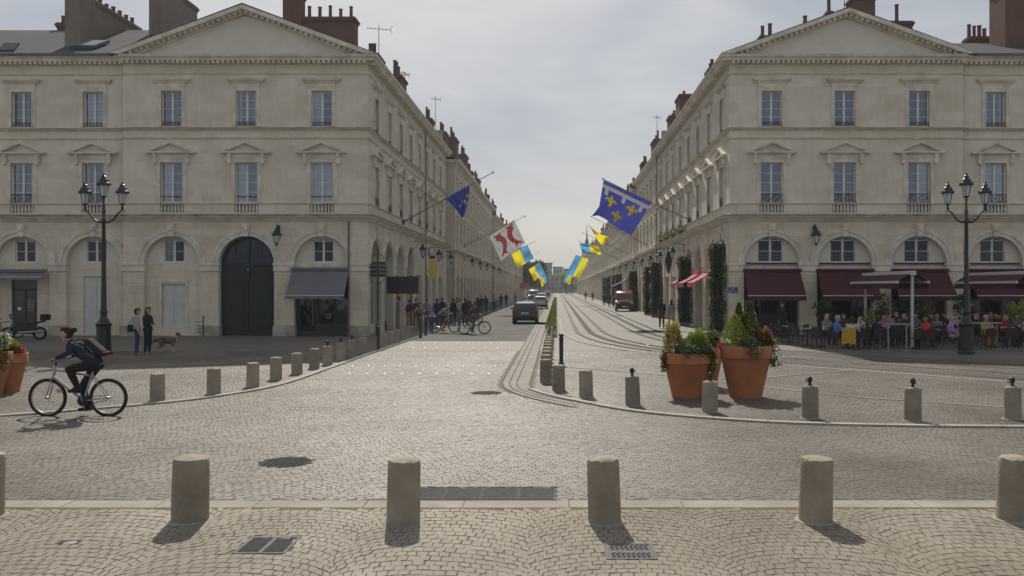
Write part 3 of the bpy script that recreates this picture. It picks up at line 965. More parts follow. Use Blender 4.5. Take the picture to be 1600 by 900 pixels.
PM['rail2'] = rail_mesh(1.06, 0.24, 'bars')
def baluster_mesh():
    """sunk panel of small balusters below a first-floor window; x centred, z from the ledge"""
    mb = MB()
    n = 7; W = 1.22
    for k in range(n):
        x = -W/2 + W*(k+0.5)/n
        mb.lathe([(0.05, 0.0), (0.035, 0.05), (0.062, 0.18), (0.03, 0.33), (0.05, 0.40)], 8, (x, -0.005, 0.14))
    return mb.mesh('balusters', M['trim'], 50)
PM['bal'] = baluster_mesh()
PM['bal_back'] = MB().box(-0.62, 0.62, 0.07, 0.09, 0.13, 0.56).mesh('baluster_recess', M['trim_dark'])  # back panel in a darker stone tone than the balusters
def archivolt_mesh(r0, w, proud):
    mb = MB(); n = 24
    for (ra, rb, pa) in ((r0, r0+w*0.62, proud), (r0+w*0.62, r0+w, proud+0.04)):
        vs = []
        for k in range(n+1):
            t = math.pi*k/n
            c, s = -math.cos(t), math.sin(t)
            vs += [(ra*c, -pa, ra*s), (rb*c, -pa, rb*s), (rb*c, 0.01, rb*s), (ra*c, 0.01, ra*s)]
        fs = []
        for k in range(n):
            for j in range(4):
                j2 = (j+1) % 4
                fs.append((4*k+j, 4*k+4+j, 4*k+4+j2, 4*k+j2))
        fs += [(0,1,2,3), (4*n+3, 4*n+2, 4*n+1, 4*n)]
        mb.add(vs, fs)
    return mb.mesh('archivolt', M['trim'])
PM['archi'] = archivolt_mesh(RA, 0.33, 0.05)
PM['key'] = MB().prism([(-0.13, -0.03), (0.13, -0.03), (0.20, 0.62), (-0.20, 0.62)], -0.16, 0.02).prism([(-0.10, 0.28), (0.10, 0.28), (0.13, 0.55), (-0.13, 0.55)], -0.22, -0.15).mesh('keystone', M['trim'])

def loc2(root, ox, oy, rz, x, y, z):
    """local facade point to the root's frame"""
    c, s = math.cos(rz), math.sin(rz)
    return (ox + c*x - s*y - root.location.x, oy + s*x + c*y - root.location.y, z)

CURT = random.Random(5)
def put_window(root, key, F, x, z, panes=True, rail=None, curtain=None, ydeep=0.15):
    ox, oy, rz = F
    w = put('window', PM[key], root, loc2(root, ox, oy, rz, x, ydeep, z), rz)
    if panes:
        for p in PM[key+'_pos']:
            put('pane', PM[key+'_pane'], w, p)
    if curtain:
        wd, h, lw, st = PM[key+'_dims']
        for s in (-1, 1):
            if curtain in ('both', 'l' if s < 0 else 'r'):
                put('curtain', PM[key+'_curtain'], w, (s*(st+lw/2), 0.10, 0))
            elif curtain == 'half':
                c = put('curtain', PM[key+'_curtain'], w, (s*(st+lw*0.78), 0.10, 0)); c.scale.x = 0.42
    if rail:
        put('railing', PM[rail], w, (0, -ydeep+0.01 if rail != 'rail2' else -0.08, 0.0))
    return w

def upper_bay(root, F, x, detail, curt1=None, curt2=None, rail1='rail_x', z1=Z_SILL1, z2=10.60):
    ox, oy, rz = F
    put_window(root, 'w1', F, x, z1, detail, rail1, curt1)
    put_window(root, 'w2', F, x, z2, detail, 'rail2', curt2)
    put('window_surround', PM['s1'], root, loc2(root, ox, oy, rz, x, 0, z1), rz)
    put('window_surround', PM['s2'], root, loc2(root, ox, oy, rz, x, 0, z2), rz)
    put('window_pediment', PM['ped'], root, loc2(root, ox, oy, rz, x, 0, z1+2.06), rz)
    put('window_hood', PM['hood'], root, loc2(root, ox, oy, rz, x, 0, z2+1.80), rz)
    tag(put('balusters', PM['bal'], root, loc2(root, ox, oy, rz, x, 0.03, 6.12), rz), kind='stuff')
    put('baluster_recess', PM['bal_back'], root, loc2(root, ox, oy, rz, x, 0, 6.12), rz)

def upper_rects(xs, z1=Z_SILL1, z2=10.60):
    r = []
    for x in xs:
        r += [(x-0.565, x+0.565, z1, z1+2.06), (x-0.52, x+0.52, z2, z2+1.80), (x-0.61, x+0.61, 6.255, 6.675)]
    return r

BLOCKS = {}
def pier_blocks(root, F, xa, xb, mat):
    """squared stones of a pier, one object each"""
    ox, oy, rz = F
    z = 0.55; k = 0
    while z < 3.2:
        h = 0.42 if z+0.42 < 3.22 else 3.26-z
        w = xb-xa
        cuts = [xa, xb] if (k % 2 == 0 and w < 1.5) else [xa, xa + w*(0.42 + 0.16*((k//2) % 2)), xb]
        if w >= 1.5 and k % 2 == 0: cuts = [xa, xa+w*0.33, xa+w*0.68, xb]
        for i in range(len(cuts)-1):
            bw = round(cuts[i+1]-cuts[i]-0.007, 3)
            key = (bw, round(h, 2), mat)
            if key not in BLOCKS:
                BLOCKS[key] = MB().add([(-bw/2,0,0),(bw/2,0,0),(bw/2,0,h-0.007),(-bw/2,0,h-0.007),
                    (-bw/2+0.004,-0.014,0.004),(bw/2-0.004,-0.014,0.004),(bw/2-0.004,-0.014,h-0.011),(-bw/2+0.004,-0.014,h-0.011)],
                    [(4,5,6,7),(0,1,5,4),(1,2,6,5),(2,3,7,6),(3,0,4,7)]).mesh('stone_block', M[mat])
            put('stone_block', BLOCKS[key], root, loc2(root, ox, oy, rz, (cuts[i]+cuts[i+1])/2, 0.0, z+0.006), rz)
        z += h; k += 1

def tympanum(root, F, x, key='wg', mat='render_wall', zoff=0.09, curtain=None):
    ox, oy, rz = F
    w, h, lw, st = PM[key+'_dims']
    mb = MB()
    rise = 0.15 if key == 'wb' else 0.11
    half_disc(mb, RA, ZS, 0.30, (-w/2, w/2, ZS+zoff, ZS+zoff+h), rise=rise)
    hd = MB(); gl = MB()
    for k in range(10):
        xa, xb = -w/2+w*k/10, -w/2+w*(k+1)/10
        ta, tb = [rise*(1-(2*q/w)**2) for q in (xa, xb)]
        gl.add([(xa, 0.03, -0.01), (xb, 0.03, -0.01), (xb, 0.03, tb), (xa, 0.03, ta)], [(0, 1, 2, 3)])
        hd.add([(xa, 0, ta-0.055), (xb, 0, tb-0.055), (xb, 0, tb+0.01), (xa, 0, ta+0.01), (xa, 0.06, ta-0.055), (xb, 0.06, tb-0.055), (xb, 0.06, tb+0.01), (xa, 0.06, ta+0.01)], [(0, 1, 2, 3), (0, 4, 5, 1), (3, 2, 6, 7)])
    hd.box(-0.055, 0.055, -0.015, 0.06, 0.0, rise-0.03)
    hd.build('window_head', M['frame_bright' if key == 'wb' else 'frame_white'], root, loc2(root, ox, oy, rz, x, 0.36, ZS+zoff+h), rz)
    gl.build('head_pane', M['glass_low'], root, loc2(root, ox, oy, rz, x, 0.36, ZS+zoff+h), rz)
    if key == 'wb':
        rl = MB()
        for zz in (0.18, 0.34, 0.50): rl.box(-w/2, w/2, -0.03, -0.012, zz, zz+0.018)
        for k in range(9): rl.box(-w/2+w*k/8-0.006, -w/2+w*k/8+0.006, -0.03, -0.012, 0.02, 0.5)
        rl.build('guard_rail', M['galv'], root, loc2(root, ox, oy, rz, x, 0.36, ZS+zoff), rz)
        MB().box(-RA+0.005, RA-0.005, -0.02, 0.10, ZS-0.02, ZS+0.06).build('dark_sill', M['shop_dark'], root, loc2(root, ox, oy, rz, x, 0.18, 0), rz)
    mb.build('arch_infill', M[mat], root, loc2(root, ox, oy, rz, x, 0, 0), rz)
    put_window(root, key, F, x, ZS+zoff, True, None, curtain, 0.36)

def common_courses(root, path, wing=False, dz=0.0, mat='trim', modil=True, zc=Z_COR):
    """ledge, string courses and main cornice swept along the building"""
    rp = [(p[0]-root.location.x, p[1]-root.location.y) for p in path]
    MB().sweep(rp, [(-0.02, 5.80), (0.10, 5.83), (0.14, 5.93), (0.30, 5.97), (0.34, 6.10), (-0.02, 6.115)]).build('ledge', M['trim'], root)
    MB().sweep(rp, [(-0.02, 6.117), (0.33, 6.105), (0.32, 6.14), (-0.02, 6.16)]).build('ledge_weathering', M['trim_dark'], root)
    MB().sweep(rp, [(-0.02, 6.675), (0.055, 6.685), (0.075, 6.72), (-0.02, 6.735)]).build('sill_course', M['trim'], root)
    MB().sweep(rp, [(0.28, 6.03), (0.352, 6.035), (0.356, 6.13), (0.28, 6.15)]).build('ledge_weathering', M['trim_dark'], root)
    MB().sweep(rp, [(0.10, 10.475), (0.183, 10.478), (0.185, 10.527), (0.10, 10.54)]).build('course_weathering', M['trim_dark'], root)
    MB().sweep(rp, [(-0.02, 9.98), (0.07, 9.99), (0.09, 10.05), (-0.02, 10.06)]).build('string_course', M['trim'], root)
    MB().sweep(rp, [(-0.02, 10.40), (0.08, 10.42), (0.16, 10.46), (0.17, 10.52), (-0.02, 10.545)]).build('string_course', M['trim'], root)
    MB().sweep(rp, [(-0.02, 13.24), (0.06, 13.25), (0.08, 13.31), (-0.02, 13.32)]).build('string_course', M['trim'], root)
    MB().sweep(rp, [(-0.02, zc), (0.07, zc+0.01), (0.10, zc+0.14), (0.40, zc+0.15), (0.42, zc+0.24), (0.52, zc+0.30), (0.56, zc+0.42), (-0.02, zc+0.43)]).build('cornice', M['trim'], root)
    if modil:
        mb = MB()
        for i in range(len(rp)-1):
            a, b = Vector(rp[i]), Vector(rp[i+1])
            d = (b-a); L_ = d.length; d.normalize(); nn = Vector((d.y, -d.x))
            n = int(L_/0.25)
            for k in range(n):
                c = a + d*((k+0.5)*L_/n)
                q0 = c - d*0.065; q1 = c + d*0.065
                o0, o1 = nn*0.06, nn*0.37
                z0, z1 = zc+0.02, zc+0.152
                P = [q0+o0, q1+o0, q1+o1, q0+o1]
                mb.add([(p.x, p.y, z0) for p in P] + [(p.x, p.y, z1) for p in P], [(3,2,1,0),(4,5,6,7),(0,1,5,4),(1,2,6,5),(2,3,7,6),(3,0,4,7)])
        tag(mb.build('modillions', M['trim'], root), kind='stuff')

def impost(root, F, spans):
    ox, oy, rz = F
    for xa, xb in spans:
        mb = MB()
        mb.box(xa-0.035, xb+0.035, -0.075, 0.32, 3.28, 3.40).box(xa-0.055, xb+0.055, -0.10, 0.32, 3.58, 3.70).box(xa-0.02, xb+0.02, -0.055, 0.32, 3.40, 3.58)
        mb.build('impost', M['trim'], root, loc2(root, ox, oy, rz, 0, 0, 0), rz)
        MB().box(xa-0.045, xb+0.045, -0.085, 0.32, 0.0, 0.52).build('plinth', M['plinth'], root, loc2(root, ox, oy, rz, 0, 0, 0), rz)

def pediment_big(root, x0, x1, apex, zc=Z_COR):
    """raking cornices and tympanum over a front that faces the square; local root frame"""
    X0, X1 = x0-root.location.x-0.50, x1-root.location.x+0.50
    y = YF-root.location.y
    zb = zc+0.43
    xm = (X0+X1)/2
    za = apex
    MB().add([(X0+0.5,y,zb-0.05),(X1-0.5,y,zb-0.05),(xm,y,za-0.40)], [(0,1,2)]).build('tympanum', M['render_wall'], root)
    for s in (-1, 1):
        xe = X0 if s < 0 else X1
        mb = MB()
        P = [(xe, zb+0.02), (xm, za), (xm, za-0.20), (xe+(0.62 if s < 0 else -0.62), zb+0.02)]
        if s > 0: P = P[::-1]
        mb.prism(P, y-0.54, y+0.3)
        off = 0.20
        P2 = [(xe+(0.62 if s < 0 else -0.62), zb+0.02), (xm, za-0.20), (xm, za-0.36), (xe+(1.2 if s < 0 else -1.2), zb+0.02)]
        if s > 0: P2 = P2[::-1]
        mb.prism(P2, y-0.16, y+0.28)
        mb.build('raking_cornice', M['trim'], root)
        md = MB()
        x_a, x_b = xe+(0.9 if s < 0 else -0.9), xm
        n = int(abs(x_b-x_a)/0.27)
        for k in range(n):
            t = (k+0.5)/n
            x = x_a + (x_b-x_a)*t
            slope = (za-0.20 - (zb+0.02))/(xm - (xe+(0.62 if s < 0 else -0.62)))
            z = zb+0.02 + slope*(x-(xe+(0.62 if s < 0 else -0.62)))
            md.box(x-0.065, x+0.065, y-0.40, y-0.10, z-0.13, z+0.01)
        tag(md.build('modillions', M['trim'], root), kind='stuff')

def slab_roof(mb, a, b, c, d, t=0.14, mi=0):
    """sloped slab from four corner points"""
    P = [Vector(p) for p in (a, b, c, d)]
    n = (P[1]-P[0]).cross(P[2]-P[0]).normalized()
    if n.z < 0: n = -n
    Q = [p - n*t for p in P]
    mb.add([*P, *Q], [(0,1,2,3),(7,6,5,4),(0,4,5,1),(1,5,6,2),(2,6,7,3),(3,7,4,0)], mi)

def chimney(root, x0, x1, y0, y1, z0, z1, mat='brick', pots=3, along='x', cap=True, ph=0.55):
    """a stack with oversailing courses and clay pots; world coordinates"""
    L_ = root.location
    st = put('chimney', None, root, ((x0+x1)/2-L_.x, (y0+y1)/2-L_.y, z0-L_.z))
    w, d, h = (x1-x0)/2, (y1-y0)/2, z1-z0
    # object cannot have four levels: chimney is the part, stack, cap and pots its pieces
    MB().box(-w, w, -d, d, 0, h-0.30).build('stack', M[mat], st)
    MB().box(-w-0.05, w+0.05, -d-0.05, d+0.05, h-0.30, h-0.20).box(-w-0.10, w+0.10, -d-0.10, d+0.10, h-0.20, h-0.08).box(-w-0.04, w+0.04, -d-0.04, d+0.04, h-0.08, h).build('cap', M[mat], st)
    rnd = random.Random(int((x0+y0)*100))
    for k in range(pots):
        t = (k+0.5)/pots
        px_, py_ = ((-w+2*w*t, 0) if along == 'x' else (0, -d+2*d*t))
        hh = ph*rnd.uniform(0.75, 1.25); r = 0.11*rnd.uniform(0.9, 1.15)
        MB().lathe([(r*1.15, 0), (r, 0.06), (r*0.9, hh-0.08), (r*1.12, hh-0.05), (r*1.1, hh), (r*0.8, hh)], 10, (px_, py_, h)).build('chimney_pot', M['pot'], st, smooth=40)
    return st

def antenna(x, y, z0, h, label, w=1.1, rz=0.0):
    t = thing('tv_antenna', label, 'antenna', (x, y, z0), rz)
    MB().tube([(0,0,0), (0,0,h)], 0.022, 5).build('mast', M['zinc'], t)
    mb = MB().tube([(-w/2, 0, h*0.93), (w/2, 0, h*0.93)], 0.016, 4)
    mb.build('boom', M['zinc'], t)
    e = MB()
    for k in range(7):
        xx = -w/2 + w*k/6
        e.tube([(xx, -0.28, h*0.93), (xx, 0.28, h*0.93)], 0.010, 4)
    for s in (-1, 1):
        e.tube([(w/2, 0, h*0.93), (w/2+0.12, 0.0, h*0.93+s*0.26)], 0.012, 4)
    e.build('elements', M['zinc'], t)
    return t

def downpipe(root, x, y, z0=0.0, z1=13.7):
    MB().tube([(0,0,z0), (0,0,z1)], 0.05, 6).build('downpipe', M['gutter'], root, (x-root.location.x, y-root.location.y, 0), smooth=60)

# ---------------------------------------------------------------- corner buildings and their wings
def corner_front(root, F, x0, x1, bays, types, curts, detail=True, blocks=True, rail='rail_x', stone='stone', low='stone_low', archmat='render_wall', wkey='wg'):
    """front with arches at street level and two window storeys; local x from x0 to x1"""
    ox, oy, rz = F
    mb = MB()
    arches = [(x, RA, ZS) for x, t in zip(bays, types)]
    wall_holes(mb, x0, x1, 0.0, 5.84, [], arches, 0.34)
    mb.build('wall', M[low], root, loc2(root, ox, oy, rz, 0, 0, 0), rz)
    mb = MB()
    wall_holes(mb, x0, x1, 5.84, 14.15, upper_rects(bays), [], 0.24)
    mb.build('wall', M[stone], root, loc2(root, ox, oy, rz, 0, 0, 0), rz)
    spans = []
    prev = x0
    for x in bays:
        spans.append((prev, x-RA)); prev = x+RA
    spans.append((prev, x1))
    spans = [s for s in spans if s[1]-s[0] > 0.12]
    impost(root, F, spans)
    for i, x in enumerate(bays):
        put('archivolt', PM['archi'], root, loc2(root, ox, oy, rz, x, 0, ZS), rz)
        put('keystone', PM['key'], root, loc2(root, ox, oy, rz, x, 0, ZS+RA), rz)
        upper_bay(root, F, x, detail, *curts[i], rail1=rail if isinstance(rail, str) else rail[i])
    if blocks:
        for s in spans:
            pier_blocks(root, F, s[0], s[1], low)
    return spans

def panel_wall(root, F, x, z1=ZS, mat='stone_low', hole=None, y=0.26):
    ox, oy, rz = F
    mb = MB()
    wall_holes(mb, -RA, RA, 0.0, z1, [hole] if hole else [], [], 0.12)
    mb.build('arch_panel', M[mat], root, loc2(root, ox, oy, rz, x, y, 0), rz)

def shutters(root, F, x, z0, w, h, leaves=2, y=0.33):
    ox, oy, rz = F
    for k in range(leaves):
        a = -w/2 + w*k/leaves; b = a + w/leaves - 0.015
        mb = MB().box(a, b, 0, 0.04, z0, z0+h)
        for q in range(3):
            mb.box(a+0.03, b-0.03, -0.015, 0.0, z0+h*(0.12+0.36*q), z0+h*(0.12+0.36*q)+0.06)
        mb.build('shutter', M['shutter'], root, loc2(root, ox, oy, rz, x, y, 0), rz)

def shopfront(root, F, x, mat='shop_dark', z1=3.3, door=True, y=0.30, glass='shop_glass', stall=0.6):
    """glazed shopfront filling an arch below the springing"""
    ox, oy, rz = F
    L_ = loc2(root, ox, oy, rz, x, y, 0)
    fr = MB()
    for a, b, c, d in ((-RA, -RA+0.10, 0, z1), (RA-0.10, RA, 0, z1), (-RA+0.10, RA-0.10, z1-0.30, z1), (-0.32, -0.22, 0, z1-0.30), (0.55, 0.62, stall, z1-0.30)):
        fr.box(a, b, 0, 0.10, c, d)
    fr.box(-0.22, RA-0.10, 0.0, 0.12, 0.0, stall)
    fr.build('shop_frame', M[mat], root, L_, rz)
    MB().add([(-0.22,0.05,stall),(0.55,0.05,stall),(0.55,0.05,z1-0.30),(-0.22,0.05,z1-0.30)], [(0,1,2,3)]).build('shop_window', M[glass], root, L_, rz)
    MB().add([(0.62,0.05,stall),(RA-0.10,0.05,stall),(RA-0.10,0.05,z1-0.30),(0.62,0.05,z1-0.30)], [(0,1,2,3)]).build('shop_window', M[glass], root, L_, rz)
    dr = put('shop_door', None, root, L_, rz)
    d = MB().box(-RA+0.12, -RA+0.20, 0.01, 0.07, 0, 2.6).box(-0.42, -0.33, 0.01, 0.07, 0, 2.6).box(-RA+0.20, -0.42, 0.01, 0.07, 0, 0.25).box(-RA+0.20, -0.42, 0.01, 0.07, 2.5, 2.6)
    d.build('door_frame', M[mat], dr)
    MB().add([(-RA+0.2,0.04,0.25),(-0.42,0.04,0.25),(-0.42,0.04,2.5),(-RA+0.2,0.04,2.5)], [(0,1,2,3)]).build('pane', M[glass], dr)
    MB().tube([(-0.52, -0.04, 0.5), (-0.52, -0.04, 2.2)], 0.02, 6).build('handle', M['galv'], dr)
    # the filled-in zone between shop and tympanum
    MB().box(-RA, RA, -0.02, 0.06, z1, ZS).build('fascia', M['trim'], root, L_, rz)

def awning(root_parent, F, x, w, z_top, z_bot, proj, mat, valance=0.25, label=None, group=None, rod='white_metal', slack=True, box=None):
    """retractable shop awning: a top-level thing on the wall"""
    ox, oy, rz = F
    c, s = math.cos(rz), math.sin(rz)
    t = thing('awning', label, 'awning', (ox+c*x, oy+s*x, z_bot), rz, group)
    H = z_top-z_bot
    mb = MB(); n = 8
    vs = []
    for k in range(n+1):
        q = k/n
        sag = -0.04*math.sin(math.pi*q) if slack else 0
        vs += [(-w/2-0.04*q, -0.05-proj*q, H*(1-q)+sag), (w/2+0.04*q, -0.05-proj*q, H*(1-q)+sag)]
    mb.add(vs, [(2*k, 2*k+2, 2*k+3, 2*k+1) for k in range(n)])
    mb.build('canopy', M[mat], t, smooth=30)
    v = MB(); nn = 16; vv = []
    for k in range(nn+1):
        xx = -w/2-0.04 + (w+0.08)*k/nn
        vv += [(xx, -0.055-proj-0.012*math.sin(k*1.3), 0), (xx, -0.06-proj-0.03*math.sin(k*1.9), -valance)]
    v.add(vv, [(2*k, 2*k+2, 2*k+3, 2*k+1) for k in range(nn)])
    v.build('valance', M[mat], t)
    MB().tube([(-w/2-0.04, -0.05-proj, 0.0), (w/2+0.04, -0.05-proj, 0.0)], 0.028, 6).build('front_bar', M[rod], t)
    MB().box(-w/2-0.05, w/2+0.05, -0.16, 0.0, H-0.02, H+0.12).build('cassette', M[box or mat], t)
    for sx in (-1, 1):
        MB().tube([(sx*(w/2-0.12), -0.06, H-0.12), (sx*(w/2-0.32), -proj*0.5, H*0.35-0.02), (sx*(w/2-0.15), -0.03-proj, 0.0)], 0.022, 5).build('arm', M[rod], t)
    return t

# ---- LEFT corner building: pediment front to the square, long front to the street
LX0, LX1 = -21.94, XL
Lb = [-19.48, -15.70, -11.88]
left = thing('corner_building', 'pedimented limestone corner building with dark green arched gate, left of the street', 'building', ((LX0+LX1)/2, YF, 0))
FL = (0.0, YF, 0.0)
spans = corner_front(left, FL, LX0, LX1, Lb, ['a', 'gate', 'shop'], [('l', None), ('l', 'half'), ('both', 'l')], rail=['rail_bar']*3)
# street side: bays along +Y; facade frame rotated so that local +x runs up the street and local y goes into the wall (-X)
LEND = 76.7
FLS = (XL, YF, R(90))
Ls = [2.0 + 3.65*k for k in range(8)]
mb = MB()
wall_holes(mb, 0, LEND-YF, 0.0, 5.84, [(x-1.15, x+1.15, 0.0, 3.3) for x in Ls[4:]], [(x, RA-0.1, ZS-0.02) for x in Ls[:4]], 0.5)
mb.build('wall', M['stone_street'], left, loc2(left, *FLS, 0, 0, 0), R(90))
mb = MB()
wall_holes(mb, 0, LEND-YF, 5.84, 14.15, upper_rects(Ls), [], 0.3)
mb.build('wall', M['stone_street'], left, loc2(left, *FLS, 0, 0, 0), R(90))
for i, x in enumerate(Ls):
    upper_bay(left, FLS, x, False, None, None, rail1='rail_x')
    for key, z in (('w1', Z_SILL1), ('w2', 10.60)):
        w, h, lw, st = PM[key+'_dims']
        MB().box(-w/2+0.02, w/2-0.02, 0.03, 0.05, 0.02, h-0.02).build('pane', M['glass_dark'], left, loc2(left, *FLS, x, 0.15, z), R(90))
    if i < 4:
        put('archivolt', PM['archi'], left, loc2(left, *FLS, x, 0, ZS), R(90))
        put('keystone', PM['key'], left, loc2(left, *FLS, x, 0, ZS+RA), R(90))
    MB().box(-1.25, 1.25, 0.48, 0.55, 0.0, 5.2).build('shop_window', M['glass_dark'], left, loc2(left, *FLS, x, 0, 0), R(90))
    MB().box(-1.2, 1.2, 0.40, 0.47, 3.28, 3.62).box(-0.06, 0.06, 0.40, 0.47, 0.0, 3.28).box(-1.25, 1.25, 0.38, 0.47, 0, 0.5).build('shop_frame', M['shop_dark' if i % 2 else 'frame_white'], left, loc2(left, *FLS, x, 0, 0), R(90))
for k in range(9):
    xa = Ls[k-1]+1.15 if k > 0 else 0.0
    xb = Ls[k]-1.15 if k < 8 else LEND-YF
    if k > 4:
        MB().box(xa+0.25, xb-0.25, -0.10, 0.02, 0.0, 5.2).box(xa+0.2, xb-0.2, -0.14, 0.02, 5.2, 5.5).build('pilaster', M['trim'], left, loc2(left, *FLS, 0, 0, 0), R(90))
common_courses(left, [(LX0, YF), (LX1, YF), (LX1, LEND)])
pediment_big(left, LX0, LX1, 16.62)
def gable_roof(root, x0, x1, y0, y1, ze, zr, over=0.5, mat='slate'):
    L_ = root.location
    xm = (x0+x1)/2
    mb = MB()
    for a, s in ((x0-over, -1), (x1+over, 1)):
        slab_roof(mb, (a-L_.x, y0-L_.y, ze), (xm-L_.x, y0-L_.y, zr), (xm-L_.x, y1-L_.y, zr), (a-L_.x, y1-L_.y, ze), 0.12)
    mb.build('roof', M[mat], root)
gable_roof(left, LX0, LX1, YF-0.52, LEND+0.2, 14.20, 16.70)
MB().box(LX0-left.location.x, LX0-left.location.x+0.3, 0.3, LEND-YF, 0, 14.1).box(LX0-left.location.x+0.3, LX1-left.location.x-0.3, LEND-YF-0.3, LEND-YF, 0, 16.0).build('party_wall', M['stone_old'], left)
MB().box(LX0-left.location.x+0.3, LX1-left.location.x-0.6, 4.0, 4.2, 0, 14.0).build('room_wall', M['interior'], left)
downpipe(left, XL-1.55+0.6, YF-0.12, 0.0, 5.8)
downpipe(left, XL+0.12, 64.0)
# bay infills of the left front
tympanum(left, FL, Lb[0], 'wg', curtain='l')
panel_wall(left, FL, Lb[0], hole=(-0.60, 0.60, 0.50, 2.62))
shutters(left, FL, Lb[0], 0.50, 1.18, 2.10)
MB().box(-0.80, 0.80, -0.04, 0.02, 2.72, 2.86).box(-0.72, -0.60, -0.03, 0.02, 0.45, 2.72).box(0.60, 0.72, -0.03, 0.02, 0.45, 2.72).build('window_surround', M['trim'], left, loc2(left, *FL, Lb[0], 0.26, 0))
# green carriage gate
gate = put('carriage_gate', None, left, loc2(left, *FL, Lb[1], 0.36, 0))
for s in (-1, 1):
    a, b = (-RA, -0.015) if s < 0 else (0.015, RA)
    mb = MB().box(a, b, 0, 0.08, 0.0, 3.55)
    for (c, d) in ((0.25, 0.95), (1.15, 2.55), (2.72, 3.30)):
        xa, xb = (a+0.22, b-0.14) if s < 0 else (a+0.14, b-0.22)
        mb.box(xa, xb, -0.030, 0.001, c, d).box(xa+0.12, xb-0.12, -0.055, -0.029, c+0.12, d-0.12)
    for z in (1.05, 2.62, 3.42):
        mb.box(a+0.04, b-0.03, -0.045, 0.001, z-0.035, z+0.035)
    mb.build('door_leaf', M['door_green'], gate)
MB().box(-RA, RA, -0.09, 0.09, 3.56, 3.74).box(-0.06, 0.06, -0.10, 0.06, 3.0, 3.56).build('transom', M['door_green'], gate)
fl = MB()
for k in range(20):
    t0, t1 = math.pi*k/20, math.pi*(k+1)/20
    P = [(-(RA)*math.cos(t0), (RA)*math.sin(t0)), (-(RA)*math.cos(t1), (RA)*math.sin(t1)), (-(RA-0.16)*math.cos(t1), (RA-0.16)*math.sin(t1)), (-(RA-0.16)*math.cos(t0), (RA-0.16)*math.sin(t0))]
    fl.prism([(p[0], p[1]+3.66) for p in P], -0.02, 0.08)
fl.box(-0.06, 0.06, -0.03, 0.07, 3.74, 4.95).box(-RA+0.12, RA-0.12, 0.0, 0.05, 4.02, 4.07)
for xx in (-0.65, 0.65): fl.box(xx-0.02, xx+0.02, 0.0, 0.05, 4.07, 4.85)
fl.build('fanlight_frame', M['door_green'], gate)
for s in (-1, 1):
    mb = MB()
    half_disc(mb, RA-0.1, 3.74, 0.04)
    break
mb.build('fanlight_glass', M['glass_low'], gate)
MB().box(-0.05, 0.05, -0.13, -0.10, 3.3, 3.4).build('handle', M['galv'], gate)
# grey-awning shop
tympanum(left, FL, Lb[2], 'wg')
shopfront(left, FL, Lb[2])
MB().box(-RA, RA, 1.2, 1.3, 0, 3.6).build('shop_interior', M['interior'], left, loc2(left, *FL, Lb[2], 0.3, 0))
for (xx, zz) in ((0.05, 1.9), (0.05, 1.45), (0.85, 1.95), (0.85, 1.45), (1.1, 1.7), (0.2, 1.0)):
    MB().box(xx-0.16, xx+0.16, 0.0, 0.02, zz-0.15, zz+0.15).build('window_display', M['curtain'], left, loc2(left, *FL, Lb[2], 0.5, 0))
awning(left, (0, YF-0.05, 0), Lb[2]-0.05, 2.85, 3.35, 2.05, 1.15, 'awning_grey', 0.16, 'grey canvas shop awning on the left corner building beside the green gate')

# ---- LEFT wing, set back a little
wl = thing('terrace_building', 'limestone wing with slate roof and skylight, at far left of the square', 'building', (-29, YF+0.25, 0))
FW = (0.0, YF+0.25, 0.0)
Wb = [-34.7, -30.9, -27.2, -23.56]
corner_front(wl, FW, -37.0, LX0, Wb, ['s']*4, [(None, None), (None, None), ('half', None), ('half', 'both')], rail=['rail_x']*4)
common_courses(wl, [(-37.0, YF+0.25), (LX0, YF+0.25)])
tympanum(wl, FW, Wb[3], 'wg'); tympanum(wl, FW, Wb[2], 'wg'); tympanum(wl, FW, Wb[1], 'wg')
panel_wall(wl, FW, Wb[3], hole=(-0.65, 0.65, 0.06, 3.02)); shutters(wl, FW, Wb[3], 0.06, 1.28, 2.94)
panel_wall(wl, FW, Wb[2], hole=(-0.70, 0.62, 0.06, 2.95))
panel_wall(wl, FW, Wb[1]); panel_wall(wl, FW, Wb[0])
dr = put('shop_door', None, wl, loc2(wl, *FW, Wb[2]-0.04, 0.34, 0))
MB().box(-0.66, -0.58, 0, 0.07, 0.06, 2.95).box(0.58, 0.66, 0, 0.07, 0.06, 2.95).box(-0.58, 0.58, 0, 0.07, 2.87, 2.95).box(-0.58, 0.58, 0, 0.07, 2.30, 2.40).box(-0.05, 0.05, 0, 0.07, 0.06, 2.30).build('door_frame', M['shop_dark'], dr)
MB().box(-0.58, 0.58, 0.03, 0.045, 0.06, 2.87).build('pane', M['glass_dark'], dr)
MB().box(-0.40, -0.22, 0.015, 0.028, 1.3, 1.45).build('notice', M['frame_bright'], dr)
MB().box(0.1, 0.42, 0.015, 0.028, 1.25, 1.85).build('poster', pmat('olive_poster', (0.20, 0.19, 0.06), 0.7, 0.5, 9), dr)
awning(wl, (0, YF+0.2, 0), Wb[2]-0.2, 2.9, 3.26, 2.98, 0.45, 'awning_grey', 0.16, 'narrow folded grey awning over the dark shop door at far left')
